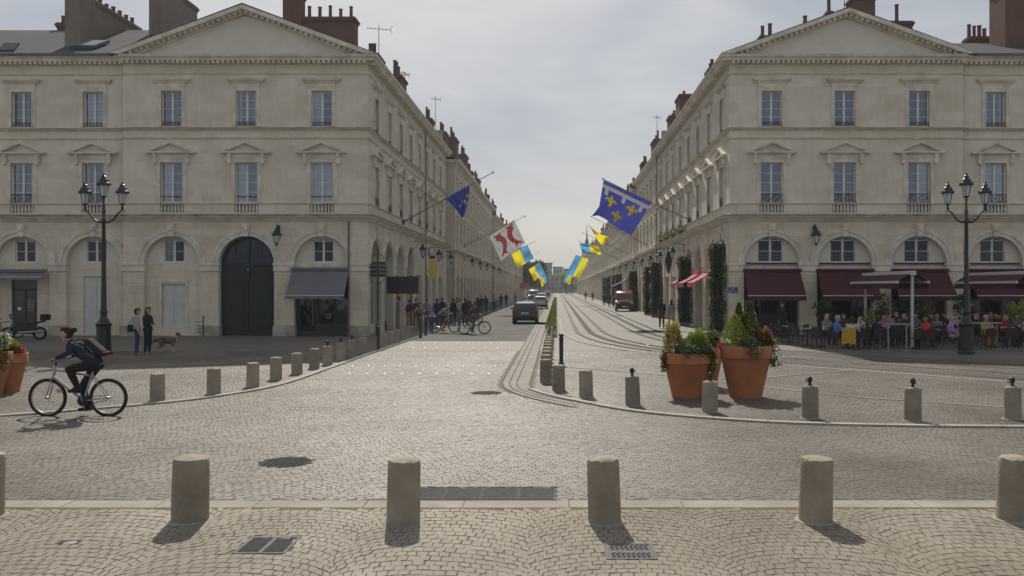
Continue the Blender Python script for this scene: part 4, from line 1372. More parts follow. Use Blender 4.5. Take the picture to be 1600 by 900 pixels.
# roof of the wing: eaves along the front
L_ = wl.location
mb = MB()
slab_roof(mb, (-37-L_.x, YF-0.15-L_.y, 14.2), (LX0-0.3-L_.x, YF-0.15-L_.y, 14.2), (LX0+3.5-L_.x, 52.0-L_.y, 17.5), (-37-L_.x, 52.0-L_.y, 17.5))
slab_roof(mb, (-37-L_.x, 52-L_.y, 17.5), (LX0+3.5-L_.x, 52-L_.y, 17.5), (LX0+3.5-L_.x, 59-L_.y, 14.2), (-37-L_.x, 59-L_.y, 14.2))
mb.build('roof', M['slate'], wl)
MB().box(-37-L_.x, -36.7-L_.x, 0.3, 13, 0, 14.1).box(-36.7-L_.x, LX0-L_.x, 13, 13.3, 0, 14.1).box(-36.7-L_.x, LX0-L_.x-0.1, 4.0, 4.2, 0, 14.0).build('party_wall', M['stone_old'], wl)
sk = put('skylight', None, wl, (-24.6-L_.x, 46.9-L_.y, 15.26)); sk.rotation_euler = (math.atan2(3.3, 7.15), 0, 0)
MB().box(-0.65, 0.65, -0.85, 0.85, -0.05, 0.10).build('skylight_frame', M['zinc'], sk)
MB().box(-0.57, 0.57, -0.77, 0.77, 0.08, 0.115).build('skylight_pane', M['awning_grey'], sk)
sk2 = put('roof_hatch', None, wl, (-28.3-L_.x, 46.0-L_.y, 14.86)); sk2.rotation_euler = (math.atan2(3.3, 7.15)+0.35, 0, 0)
MB().box(-0.4, 0.4, -0.35, 0.35, 0.0, 0.08).build('hatch_lid', M['zinc'], sk2)
MB().box(-37-L_.x, LX0-0.35-L_.x, -0.62, -0.50, 14.08, 14.22).build('gutter', M['zinc'], wl)
chimney(wl, -26.0, -25.2, 47.0, 48.6, 14.3, 19.6, 'brick_grey', 0)
chimney(wl, -25.95, -25.25, 48.7, 54.0, 15.2, 18.2, 'brick_grey', 7, 'y', ph=0.42)
chimney(wl, -29.5, -27.7, 52.5, 53.2, 17.0, 18.1, 'brick', 5, 'x', ph=0.5)
chimney(wl, -23.2, -21.5, 50.6, 53.2, 15.6, 19.2, 'brick_grey', 0)
chimney(left, -15.9, -14.82, 51.6, 52.4, 15.8, 19.6, 'brick', 2)
chimney(left, -14.80, -11.75, 51.7, 52.6, 15.0, 18.2, 'brick', 5, 'x', ph=0.75)
chimney(left, -11.7, -10.7, 53.2, 55.0, 14.6, 16.5, 'brick', 3, 'y', ph=0.8)
chimney(left, -11.3, -10.3, 59.0, 61.0, 14.6, 16.6, 'brick', 3, 'y', ph=0.9)
chimney(left, -11.4, -10.5, 74.6, 76.3, 14.6, 16.7, 'brick', 3, 'y', ph=0.8)
antenna(-10.9, 54.5, 15.6, 2.9, 'TV antenna on the left corner building, nearest of the roof antennas', 1.4, 0.3)
antenna(-10.6, 62, 15.4, 2.1, 'small TV antenna behind the second chimney of the left street front', 1.0, 1.2)
antenna(-10.7, 78.5, 15.2, 4.2, 'tall thin antenna at the end of the left corner building roof', 0.9, 0.6)

# ---- RIGHT corner building and wing
RX0, RX1 = XR, 20.55
Rb = [10.87, 14.56, 18.32]
right = thing('corner_building', 'pedimented limestone corner building with burgundy cafe awnings, right of the street', 'building', ((RX0+RX1)/2, YF, 0))
FR = (0.0, YF, 0.0)
corner_front(right, FR, RX0, RX1, Rb, ['c']*3, [(None, None), (None, None), ('r', None)])
REND = 77.0
FRS = (XR, REND, R(-90))        # local x runs from the far end towards the square
Rs_world = [47.0 + 3.9*k for k in range(8)]
Rs = [REND - y for y in Rs_world][::-1]
mb = MB()
wall_holes(mb, 0, REND-YF, 0.0, 5.84, [(x-1.15, x+1.15, 0.0, 3.3) for x in Rs[:4]], [(x, RA-0.05, ZS-0.02) for x in Rs[4:]], 0.5)
mb.build('wall', M['stone_street'], right, loc2(right, *FRS, 0, 0, 0), R(-90))
mb = MB()
wall_holes(mb, 0, REND-YF, 5.84, 14.15, upper_rects(Rs), [], 0.3)
mb.build('wall', M['stone_street'], right, loc2(right, *FRS, 0, 0, 0), R(-90))
for i, x in enumerate(Rs):
    upper_bay(right, FRS, x, False, None, None)
    for key, z in (('w1', Z_SILL1), ('w2', 10.60)):
        w, h, lw, st = PM[key+'_dims']
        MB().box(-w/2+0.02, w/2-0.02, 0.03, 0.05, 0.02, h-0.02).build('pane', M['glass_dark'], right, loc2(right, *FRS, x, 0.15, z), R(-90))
    if i >= 4:
        put('archivolt', PM['archi'], right, loc2(right, *FRS, x, 0, ZS), R(-90))
        put('keystone', PM['key'], right, loc2(right, *FRS, x, 0, ZS+RA), R(-90))
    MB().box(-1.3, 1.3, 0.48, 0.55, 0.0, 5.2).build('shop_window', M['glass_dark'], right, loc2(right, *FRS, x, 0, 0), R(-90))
    MB().box(-1.2, 1.2, 0.40, 0.47, 3.28, 3.62).box(-0.06, 0.06, 0.40, 0.47, 0.0, 3.28).box(-1.25, 1.25, 0.38, 0.47, 0, 0.5).build('shop_frame', M['shop_dark' if i % 2 else 'trim'], right, loc2(right, *FRS, x, 0, 0), R(-90))
    if i < 4:
        MB().box(x-1.6-0.3, x-1.6+0.3, -0.10, 0.02, 0.0, 5.2).box(x-1.6-0.36, x-1.6+0.36, -0.14, 0.02, 5.2, 5.5).build('pilaster', M['trim'], right, loc2(right, *FRS, 0, 0, 0), R(-90))
common_courses(right, [(RX0, REND), (RX0, YF), (RX1, YF)])
pediment_big(right, RX0, RX1, 16.45)
L_ = right.location
for xx in (13.55, 15.45):
    MB().box(xx-0.22-L_.x, xx+0.22-L_.x, -0.012, 0.02, 14.75, 15.75).box(xx-0.19-L_.x, xx+0.19-L_.x, -0.02, -0.011, 14.78, 15.72).build('blind_panel', M['render_wall'], right)
gable_roof(right, RX0, RX1, YF-0.52, REND+0.2, 14.20, 16.52)
MB().box(RX1-0.3-L_.x, RX1-L_.x, 0.3, REND-YF, 0, 14.1).box(RX0+0.3-L_.x, RX1-0.3-L_.x, REND-YF-0.3, REND-YF, 0, 16.0).build('party_wall', M['stone_old'], right)
MB().box(RX0+0.6-L_.x, RX1-0.3-L_.x, 5.0, 5.2, 0, 14.0).build('room_wall', M['interior'], right)
downpipe(right, XR-0.12, REND-0.3)
wr = thing('terrace_building', 'limestone wing with slate roof behind the cafe terrace, at far right', 'building', (27, YF+0.25, 0))
FWR = (0.0, YF+0.25, 0.0)
WRb = [22.3, 26.0, 29.8]
corner_front(wr, FWR, RX1, 33.0, WRb, ['c']*3, [('both', 'half'), (None, None), (None, None)])
common_courses(wr, [(RX1, YF+0.25), (33.0, YF+0.25)])
L_ = wr.location
mb = MB()
slab_roof(mb, (RX1+0.4-L_.x, YF-0.15-L_.y, 14.2), (33-L_.x, YF-0.15-L_.y, 14.2), (33-L_.x, 51.5-L_.y, 16.6), (RX1-3.5-L_.x, 51.5-L_.y, 16.6))
slab_roof(mb, (RX1-3.5-L_.x, 51.5-L_.y, 16.6), (33-L_.x, 51.5-L_.y, 16.6), (33-L_.x, 58-L_.y, 14.2), (RX1-3.5-L_.x, 58-L_.y, 14.2))
mb.build('roof', M['slate'], wr)
MB().box(32.7-L_.x, 33-L_.x, 0.3, 13, 0, 14.1).box(RX1-L_.x, 32.7-L_.x, 13, 13.3, 0, 14.1).box(RX1+0.1-L_.x, 32.7-L_.x, 5.0, 5.2, 0, 14.0).build('party_wall', M['stone_old'], wr)
MB().box(RX1+0.4-L_.x, 33-L_.x, -0.62, -0.50, 14.08, 14.22).build('gutter', M['zinc'], wr)
for root, F, bays in ((right, FR, Rb), (wr, FWR, WRb[:2])):
    for x in bays:
        tympanum(root, F, x, 'wb')
        ox, oy, rz = F
        MB().box(-RA, RA, -0.02, 0.06, 3.3, ZS).build('fascia', M['trim'], root, loc2(root, ox, oy, rz, x, 0.30, 0), rz)
        # dark glazed cafe front with slim posts and a door
        fr = MB()
        for a in (-RA, -0.55, 0.42, RA-0.09):
            fr.box(a, a+0.09, 0, 0.09, 0, 3.3)
        fr.box(-RA+0.09, RA-0.09, 0.01, 0.08, 2.45, 2.55).box(-RA+0.09, -0.55, 0.01, 0.08, 0.0, 0.45).box(0.51, RA-0.09, 0.01, 0.08, 0, 0.45)
        fr.build('shop_frame', M['shop_dark'], root, loc2(root, ox, oy, rz, x, 0.32, 0), rz)
        for a, b in ((-RA+0.09, -0.55), (0.51, RA-0.09)):
            MB().add([(a,0.05,0.45),(b,0.05,0.45),(b,0.05,2.45),(a,0.05,2.45)], [(0,1,2,3)]).build('shop_window', M['shop_glass'], root, loc2(root, ox, oy, rz, x, 0.32, 0), rz)
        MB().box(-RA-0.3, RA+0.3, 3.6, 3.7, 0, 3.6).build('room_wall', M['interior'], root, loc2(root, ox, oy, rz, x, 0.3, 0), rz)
        MB().box(-0.9, 1.0, 2.4, 2.9, 0, 1.1).build('bar_counter', M['awning_grey'], root, loc2(root, ox, oy, rz, x, 0.3, 0), rz)
ORDN = ['leftmost', 'second', 'third', 'rightmost']
for i, x in enumerate(Rb + WRb[:1]):
    awning(right, (0, YF-0.05 if i < 3 else YF+0.2, 0), x, 2.82, 3.28, 2.05, 1.05, 'burgundy', 0.24, '%s of the burgundy cafe awnings over the terrace arches' % ORDN[i] if i in (0, 3) else '%s burgundy cafe awning from the left over the terrace' % ORDN[i], 'burgundy cafe awnings')
chimney(right, 16.7, 17.9, 50.0, 51.2, 15.2, 18.9, 'brick', 0)
chimney(right, 18.95, 20.4, 51.0, 52.0, 15.6, 17.75, 'brick', 1, ph=1.2)
chimney(right, 10.9, 11.7, 47.6, 48.4, 14.6, 15.95, 'brick', 2, ph=0.6)
chimney(right, 13.3, 13.6, 48.0, 48.4, 15.2, 16.6, 'brick', 1, ph=0.6)
chimney(right, 15.2, 15.5, 50.0, 50.4, 15.8, 18.0, 'brick', 1, ph=0.9)
chimney(wr, 24.6, 26.6, 48.8, 50.6, 15.0, 19.2, 'brick', 0)
chimney(wr, 24.2, 25.4, 52.2, 52.9, 16.2, 17.2, 'brick', 4, ph=0.7)
chimney(right, 9.3, 9.8, 54.5, 55.5, 14.6, 15.9, 'brick', 2, 'y', ph=0.5)
chimney(right, 9.6, 10.6, 69.5, 71.8, 14.6, 17.6, 'brick', 1, 'y', ph=0.5)
chimney(right, 9.5, 10.4, 75.0, 76.6, 14.6, 17.0, 'brick', 2, 'y', ph=0.5)
antenna(16.0, 49.5, 16.4, 3.0, 'TV antenna at the apex of the right-hand pediment', 1.0, 0.2)
antenna(9.9, 88, 15.6, 4.0, 'thin antenna above the right street roofs', 0.9, 0.9)

# ---------------------------------------------------------------- the street beyond
def street_window_meshes():
    for key, w, h in (('sw1', 1.1, 2.0), ('sw2', 1.0, 1.7)):
        mb = MB()
        mb.box(-w/2, w/2, 0.12, 0.14, 0, h, 1)
        mb.box(-w/2, -w/2+0.07, 0.08, 0.12, 0, h).box(w/2-0.07, w/2, 0.08, 0.12, 0, h).box(-0.05, 0.05, 0.08, 0.12, 0, h).box(-w/2+0.07, w/2-0.07, 0.08, 0.12, h-0.07, h)
        for k in range(1, 4):
            mb.box(-w/2+0.07, w/2-0.07, 0.09, 0.12, h*k/4-0.02, h*k/4+0.02)
        # moulded surround and hood
        for a, b, c, d in ((-w/2-0.16, -w/2, 0, h+0.16), (w/2, w/2+0.16, 0, h+0.16), (-w/2, w/2, h, h+0.16)):
            mb.box(a, b, -0.06, 0.02, c, d, 2)
        mb.box(-w/2-0.24, w/2+0.24, -0.18, 0.02, h+0.30, h+0.42, 2)
        mb.box(-w/2-0.10, w/2+0.10, -0.10, 0.02, -0.10, 0.0, 2)
        PM[key] = mb.mesh('window', [M['frame_white'], M['glass_dark'], M['trim']])
street_window_meshes()

def row_house(side, y0, y1, dx, h, stone, label, nb, objs=True, roofm='slate', chim=(), back=11.0):
    """a house of the street row; side -1 left, +1 right; dx = how far its front stands into the street"""
    Xf = (XL + dx) if side < 0 else (XR - dx)
    root = thing('row_building', label, 'building', (Xf + side*back/2, y0, 0), group='street row buildings')
    rz = R(90) if side < 0 else R(-90)
    F = (Xf, y0, rz) if side < 0 else (Xf, y1, rz)
    L_ = y1-y0
    xs = [L_*(k+0.5)/nb for k in range(nb)]
    k = h/14.15
    z1, z2 = 6.7*k, 10.5*k
    rects = []
    for x in xs:
        rects += [(x-0.55, x+0.55, z1, z1+2.0), (x-0.5, x+0.5, z2, z2+1.7), (x-1.15, x+1.15, 0.0, 3.6*k)]
    mb = MB()
    wall_holes(mb, 0, L_, 0, h, rects, [], 0.35)
    mb.build('wall', M[stone], root, loc2(root, *F, 0, 0, 0), rz)
    if objs:
        for x in xs:
            put('window', PM['sw1'], root, loc2(root, *F, x, 0, z1), rz)
            put('window', PM['sw2'], root, loc2(root, *F, x, 0, z2), rz)
    else:
        for key, z in (('sw1', z1), ('sw2', z2)):
            me0 = PM[key]
            vs = np.array([v.co[:] for v in me0.vertices]); fs = [tuple(p.vertices) for p in me0.polygons]; mi = [p.material_index for p in me0.polygons]
            mb = MB()
            for x in xs:
                b0 = len(mb.v)
                mb.v += [(v[0]+x, v[1], v[2]+z) for v in vs]
                mb.f += [tuple(b0+i for i in f) for f in fs]; mb.m += mi
            tag(mb.build('windows', [M['frame_white'], M['glass_dark'], M['trim']], root, loc2(root, *F, 0, 0, 0), rz), kind='stuff')
    sb = MB(); pil = MB()
    for i, x in enumerate(xs):
        sb.box(x-1.15, x+1.15, 0.30, 0.34, 0, 3.6*k, 0)
        sb.box(x-1.15, x+1.15, 0.20, 0.30, 2.85*k, 3.15*k, 1).box(x-0.05, x+0.05, 0.22, 0.30, 0, 2.85*k, 1).box(x-1.15, x+1.15, 0.2, 0.30, 0, 0.45, 1)
        xa = x + L_/nb/2
        for c in (x-L_/nb/2,):
            (pil if not objs else MB()).box(c-0.32, c+0.32, -0.12, 0.02, 0.0, 4.9*k).box(c-0.38, c+0.38, -0.16, 0.02, 4.9*k, 5.15*k)
            if objs: MB().box(-0.32, 0.32, -0.12, 0.02, 0.0, 4.9*k).box(-0.38, 0.38, -0.16, 0.02, 4.9*k, 5.15*k).build('pilaster', M['trim'], root, loc2(root, *F, c, 0, 0), rz)
    tag(sb.build('shopfronts', [M['glass_dark'], M['shop_dark']], root, loc2(root, *F, 0, 0, 0), rz), kind='stuff')
    if not objs: tag(pil.build('pilasters', M['trim'], root, loc2(root, *F, 0, 0, 0), rz), kind='stuff')
    path = [(Xf-root.location.x-0.0, 0), (Xf-root.location.x, L_)] if side < 0 else [(Xf-root.location.x, L_), (Xf-root.location.x, 0)]
    if dx > 0.3 and side < 0: path = [(path[0][0]-dx, 0)] + path
    if dx > 0.3 and side > 0: path = path + [(path[1][0]+dx, 0)]
    MB().sweep(path, [(-0.02, 5.8*k), (0.12, 5.83*k), (0.32, 5.95*k), (0.34, 6.1*k), (-0.02, 6.14*k)]).build('ledge', M['trim'], root)
    MB().sweep(path, [(-0.02, 9.95*k), (0.08, 9.97*k), (0.12, 10.1*k), (-0.02, 10.12*k)]).build('string_course', M['trim'], root)
    MB().sweep(path, [(-0.02, h-0.5), (0.10, h-0.45), (0.14, h-0.3), (0.45, h-0.26), (0.52, h-0.02), (-0.02, h)]).build('cornice', M['trim'], root)
    # end wall where it stands proud, back wall, roof
    xi, xo = Xf-root.location.x, Xf+side*back-root.location.x
    a, b = min(xi, xo), max(xi, xo)
    MB().add([(a+0.0,0,0),(b,0,0),(b,0,h),(a,0,h)], [(0,1,2,3)]).build('end_wall', M[stone], root)
    MB().add([(xo,0,0),(xo,L_,0),(xo,L_,h),(xo,0,h)], [(0,1,2,3)]).add([(a,L_,0),(b,L_,0),(b,L_,h),(a,L_,h)], [(0,1,2,3)]).build('party_wall', M['stone_old'], root)
    xm = (a+b)/2
    rb = MB()
    for e in (a-0.4, b+0.4):
        slab_roof(rb, (e, -0.05, h+0.03), (xm, -0.05, h+2.6), (xm, L_+0.05, h+2.6), (e, L_+0.05, h+0.03), 0.10)
    rb.prism([(a, h), (b, h), (xm, h+2.5)], 0.05, 0.15)
    rb.build('roof', M[roofm], root)
    for (cy_, w_, zt, np_) in chim:
        xc = Xf + side*1.4
        chimney(root, xc-0.45, xc+0.45, cy_-w_/2, cy_+w_/2, h+0.3, zt, 'brick', np_, 'y', ph=0.8)
    return root

row_house(-1, 76.8, 98.5, 0.75, 13.5, 'stone_old', 'second building of the left street row, standing slightly proud of its neighbour', 7, chim=[(79.0, 1.8, 16.2, 3), (87, 2.6, 17.0, 5), (96.5, 2.6, 16.8, 5)])
row_house(-1, 98.6, 122, 0.70, 13.3, 'stone_street', 'third building of the left street row', 7, chim=[(104, 2.0, 16.0, 4), (113, 2.6, 16.2, 5)])
row_house(-1, 122.1, 150, 0.9, 12.4, 'stone_old', 'fourth building of the left street row, with a lower eaves line', 8, chim=[(126, 2.0, 15.6, 4), (140, 2.6, 15.4, 5)])
row_house(-1, 150.1, 185, 0.9, 12.0, 'stone_street', 'fifth building of the left street row', 10, objs=False, chim=[(160, 2.2, 15.0, 4), (178, 2.2, 15.2, 4)])
row_house(-1, 185.1, 235, 1.0, 11.6, 'stone_old', 'last building of the left street row before the trees', 14, objs=False, chim=[(200, 2.2, 14.8, 4), (222, 2.2, 14.8, 4)])
row_house(1, 77.1, 97.5, 0.0, 13.9, 'stone_street', 'second building of the right street row, after the drainpipe', 6, chim=[(90, 3.0, 17.3, 2)])
row_house(1, 97.6, 119, 0.12, 13.4, 'stone_old', 'third building of the right street row', 6, chim=[(101, 2.6, 16.6, 3), (116, 2.0, 16.0, 3)])
row_house(1, 119.1, 150, 0.15, 13.0, 'stone_street', 'fourth building of the right street row', 9, chim=[(125, 2.4, 16.0, 4), (143, 2.4, 15.6, 4)])
row_house(1, 150.1, 200, 0.2, 12.6, 'stone_old', 'fifth building of the right street row', 14, objs=False, chim=[(165, 2.2, 15.4, 4), (190, 2.2, 15.2, 4)])
row_house(1, 200.1, 270, 0.2, 12.2, 'stone_street', 'sixth building of the right street row', 19, objs=False, chim=[(215, 2.2, 15.0, 4), (250, 2.2, 15.0, 4)])
row_house(1, 270.1, 370, 0.2, 11.8, 'stone_old', 'last building of the right street row, far down the street', 27, objs=False, chim=[(300, 2.2, 14.6, 4), (340, 2.2, 14.6, 4)])
row_house(-1, 262, 370, 0.6, 11.0, 'stone_street', 'far left street building beyond the trees', 28, objs=False, chim=[(300, 2.2, 13.6, 4)])

# buildings that close the view
def block_building(x0, x1, y, d, h, mat, rows, cols, label, top=None):
    root = thing('distant_building', label, 'building', ((x0+x1)/2, y, 0))
    w = x1-x0
    mb = MB()
    rects = []
    for r in range(rows):
        for c in range(cols):
            xx = -w/2 + w*(c+0.5)/cols; zz = 1.2 + (h-2.0)*(r+0.15)/rows
            rects.append((xx-w/cols*0.27, xx+w/cols*0.27, zz, zz+(h-2.0)/rows*0.62))
    wall_holes(mb, -w/2, w/2, 0, h, rects, [], 0.3)
    mb.build('wall', M[mat], root)
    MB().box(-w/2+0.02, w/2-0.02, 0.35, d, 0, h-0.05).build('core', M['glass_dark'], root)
    MB().box(-w/2-0.3, w/2+0.3, -0.3, d+0.3, h, h+0.5).build('roof', M['zinc' if top is None else top], root)
    return root
M['far_pale'] = pmat('far_pale_wall', (0.32, 0.31, 0.30), 0.9, 0.1, 0.1)
M['far_grey'] = pmat('far_grey_wall', (0.17, 0.17, 0.19), 0.9, 0.1, 0.1)
block_building(-11, 9, 430, 12, 8.6, 'far_grey', 3, 10, 'low wide building with a pale roof edge closing the end of the street', top='far_pale')
block_building(-14, -2.5, 470, 14, 15.3, 'far_grey', 6, 5, 'grey apartment block behind the street end, leftmost of the towers')
block_building(-2.0, 3.2, 480, 14, 13.4, 'far_pale', 5, 3, 'pale narrow tower behind the end of the street')
block_building(3.6, 16, 490, 14, 12.6, 'far_grey', 5, 6, 'dark grey apartment block at the right of the street end')
# slender spire over the right-hand roofs
sp_x, sp_y, sp_z = at(917, 385, 390)
spire = thing('church_spire', 'slender dark church spire above the far right roofs', 'spire', (sp_x, sp_y, 0))
MB().box(-2.2, 2.2, -2.2, 2.2, 0, sp_z-1.5).build('tower', M['stone_old'], spire)
MB().lathe([(1.9, sp_z-1.5), (1.5, sp_z), (0.9, sp_z+1.2), (0.8, sp_z+2.4), (0.35, sp_z+3.6), (0.1, sp_z+8.2)], 8).build('spire', M['slate'], spire)
MB().box(-0.06, 0.06, -0.06, 0.06, sp_z+8.1, sp_z+9.6).box(-0.4, 0.4, -0.05, 0.05, sp_z+8.8, sp_z+8.95).build('cross', M['iron'], spire)

# ================================================================ STREET FURNITURE
M['boll'] = pmat('weathered_bollard_stone', (0.33, 0.287, 0.222), 0.88, 0.12, 2.2, 0.7, 35, dark=(0.25, 0.213, 0.158))
M['terracotta'] = pmat('terracotta', (0.43, 0.165, 0.075), 0.8, 0.08, 2.0, 0.15, 30, dark=(0.34, 0.135, 0.066))
M['soil'] = pmat('potting_soil', (0.05, 0.035, 0.025), 0.95, 0.3, 20)
M['bark'] = pmat('bark', (0.09, 0.07, 0.05), 0.9, 0.3, 8, 0.5, 20)
M['black_post'] = pmat('black_post_paint', (0.02, 0.022, 0.024), 0.45, 0.15, 5)
M['lantern_glass'] = pmat('milky_lantern_glass', (0.55, 0.57, 0.60), 0.25, 0.05, 3)
M['lf_dark'] = leaf_mat('dark_leaves', (0.018, 0.035, 0.012), (0.05, 0.085, 0.025))
M['lf_mid'] = leaf_mat('mid_green_leaves', (0.05, 0.095, 0.018), (0.16, 0.23, 0.045))
M['lf_lime'] = leaf_mat('lime_leaves', (0.18, 0.26, 0.03), (0.42, 0.48, 0.07))
M['lf_yellow'] = leaf_mat('yellow_variegated_leaves', (0.30, 0.26, 0.04), (0.58, 0.50, 0.10))
M['lf_grey'] = leaf_mat('grey_green_leaves', (0.10, 0.15, 0.085), (0.22, 0.28, 0.17))
M['lf_russet'] = leaf_mat('russet_leaves', (0.13, 0.085, 0.03), (0.33, 0.19, 0.06))
M['fl_white'] = leaf_mat('cream_flowers', (0.50, 0.47, 0.30), (0.72, 0.70, 0.55))
M['fl_pink'] = leaf_mat('magenta_flowers', (0.50, 0.02, 0.12), (0.72, 0.06, 0.25))

_n = M['boll'].node_tree.nodes; _l = M['boll'].node_tree.links
_oi = _n.new('ShaderNodeObjectInfo'); _mr = _n.new('ShaderNodeMapRange')
_mr.inputs['To Min'].default_value = 0.82; _mr.inputs['To Max'].default_value = 1.12
_hs = _n.new('ShaderNodeHueSaturation')
_l.new(_oi.outputs['Random'], _mr.inputs['Value']); _l.new(_mr.outputs['Result'], _hs.inputs['Value'])
_ramp = [q for q in _n if q.type == 'VALTORGB'][0]
_l.new(_ramp.outputs['Color'], _hs.inputs['Color']); _l.new(_hs.outputs['Color'], _n['Principled BSDF'].inputs['Base Color'])
def bollard(px, py, r, h, label, fitting=False, group='stone bollards', lean=0.0):
    x, y = gp(px, py)
    x *= (y+r)/y; y += r
    t = thing('stone_bollard', label, 'bollard', (x, y, 0.0), random.uniform(0, 6.2), group)
    k = random.uniform(0.97, 1.03)
    prof = [(r*1.02, 0.0), (r*1.0, 0.02), (r*0.985, h*0.5), (r*0.97, h-0.045), (r*0.955, h-0.018), (r*0.92, h-0.002), (r*0.5, h+0.012), (0.01, h+0.016)]
    mb = MB().lathe(prof, 28)
    rr = random.Random(int(px*7+py))
    # worn edges: push a few rim vertices in
    for i in range(len(mb.v)):
        v = mb.v[i]
        if v[2] > h-0.05 and math.hypot(v[0], v[1]) > r*0.8:
            q = 1 - (rr.random()**4)*0.07
            mb.v[i] = (v[0]*q, v[1]*q, v[2] - (rr.random()**4)*0.02)
    t.rotation_euler.x = R(rr.uniform(-1.8, 1.8)); t.rotation_euler.y = R(rr.uniform(-1.8, 1.8))
    mb.build('shaft', M['boll'], t, smooth=35)
    MB().lathe([(r*1.28, 0.0), (r*1.25, 0.022), (r*1.0, 0.028)], 20).build('footing', M['granite2'], t)
    if fitting:
        f = MB().lathe([(0.035, 0.0), (0.03, 0.03), (0.022, 0.05), (0.045, 0.07), (0.05, 0.11), (0.03, 0.15), (0.01, 0.16)], 10, (0, 0, h+0.02))
        f.tube([(0.05+0.03*math.cos(a), 0, h+0.10+0.03*math.sin(a)) for a in [k*math.pi/4 for k in range(8)]], 0.008, 5, closed=True)
        f.build('chain_fitting', M['iron'], t, smooth=40)
        t.rotation_euler.z = random.choice((0.2, 2.9, 0.5))
    return t

for i, (px, py) in enumerate(BOLL_FRONT):
    w = {0: 0.175, 1: 0.188}.get(i, 0.172)
    nm = ['cut off by the left edge of the frame', 'second from the left, wide and slightly leaning', 'third from the left, before the long grating', 'fourth from the left, beside the S-slot grate', 'fifth from the left', 'rightmost, cut off by the edge of the frame'][i]
    bollard(px, py, w, 0.67, 'near stone bollard of the front row, %s' % nm, group='front row of bollards')
left_row = [(246, 629, 0), (334, 618, 0), (395, 606.5, 0), (431, 595, 0), (464, 586, 0), (491, 577, 0), (512, 571.5, 1), (532.5, 564.5, 1), (550, 558.5, 1), (566, 552.5, 0), (599, 544, 0), (609, 540.5, 0), (619, 537, 0), (629, 533, 0), (639, 529.5, 0)]
for i, (px, py, f) in enumerate(left_row):
    bollard(px, py, 0.155, 0.60, '%s stone bollard from the left along the curved left kerb%s' % (ORD[i], ', with a black iron fitting' if f else ''), bool(f), 'bollards along the left kerb')
right_row = [(853, 600, 0), (873, 612, 0), (916, 623, 0), (989, 636, 1), (1109, 646.5, 1), (1266, 656.5, 1), (1426, 660.5, 1), (1582, 658, 1)]
for i, (px, py, f) in enumerate(right_row):
    bollard(px, py, 0.155, 0.61, '%s stone bollard from the median along the curved right kerb%s' % (ORD[i], ', with a black iron fitting' if f else ''), bool(f), 'bollards along the right kerb')
y = 24.4
for k in range(12):
    px = VX + (-0.30)/y*FPX; py = VY + FPX*HC/(y-0.155)
    bollard(px, py, 0.155, 0.60, '%s low stone bollard in the file along the median, behind the kerb bollard' % ORD[k], k in (7, 9), 'file of bollards on the median')
    y += 1.5 if k < 8 else 1.7

def black_post(x, y, h, label, r=0.045, group='black posts along the left kerb'):
    t = thing('black_post', label, 'bollard', (x, y, 0), 0, group)
    MB().lathe([(r*1.5, 0), (r*1.4, 0.06), (r, 0.09), (r, h*0.80), (r*1.25, h*0.81), (r*1.25, h*0.84), (r, h*0.85), (r*0.98, h-0.07)], 10).build('shaft', M['black_post'], t, smooth=40)
    MB().sphere((0, 0, h-0.05), (r*1.25, r*1.25, 0.055), 10, 6).build('ball_top', M['black_post'], t, smooth=60)
    return t
x, y = gp(591, 547.5)
black_post(x, y, 0.95, 'single black iron post among the left kerb bollards', 0.06)
x, y = gp(877, 571)
black_post(x, y, 1.0, 'stout black iron post behind the second bollard of the right kerb', 0.065)
for k, (px, py) in enumerate([(657, 527), (665, 523.5), (675, 519.5)]):
    x, y = gp(px, py); black_post(x, y, 0.98, '%s tall black post of the left kerb, past the stone bollards' % ORD[k], 0.06)
for k in range(26):
    black_post(-7.05, 52.5 + 2.2*k + (1.2 if k > 9 else 0), 0.95, '%s black post along the left kerb beyond the crossing cyclists' % ORD[k], 0.05)

# ---------------------------------------------------------------- foliage helpers
def leaves(pts, nrm, size, aspect=0.55, seed=1, fold=True):
    """leaf-sized folded quads at the given points; returns an MB"""
    r = np.random.default_rng(seed)
    n = len(pts)
    mb = MB()
    V = []; Fc = []
    for i in range(n):
        p = Vector(pts[i])
        d = Vector(nrm[i]) + Vector(r.normal(0, 0.55, 3))
        if d.length < 1e-4: d = Vector((0, 0, 1))
        d.normalize()
        a = d.cross(Vector((0, 0, 1)))
        if a.length < 1e-3: a = Vector((1, 0, 0))
        a.normalize()
        s = size*r.uniform(0.6, 1.35); w = s*aspect
        b = len(V)
        V += [p, p + d*s*0.5 + a*w*0.5, p + d*s, p + d*s*0.5 - a*w*0.5]
        Fc += [(b, b+1, b+2, b+3)]
    mb.v = [tuple(v) for v in V]; mb.f = Fc; mb.m = [0]*len(Fc)
    return mb

def blob_points(n, c, rad, seed, shell=0.55, cone=None, bottom=-1.0):
    r = np.random.default_rng(seed)
    pts, nr = [], []
    while len(pts) < n:
        d = r.normal(0, 1, 3); d /= np.linalg.norm(d)
        if d[2] < bottom: continue
        q = shell + (1-shell)*r.random()**0.5
        lump = 1 + 0.16*math.sin(7*d[0]+3*d[2]+seed) + 0.12*math.sin(9*d[1]-4*d[2]+seed*2)
        p = np.array(c) + d*np.array(rad)*q*lump
        pts.append(p); nr.append(d*0.8 + np.array((0, 0, 0.35)))
    return pts, nr

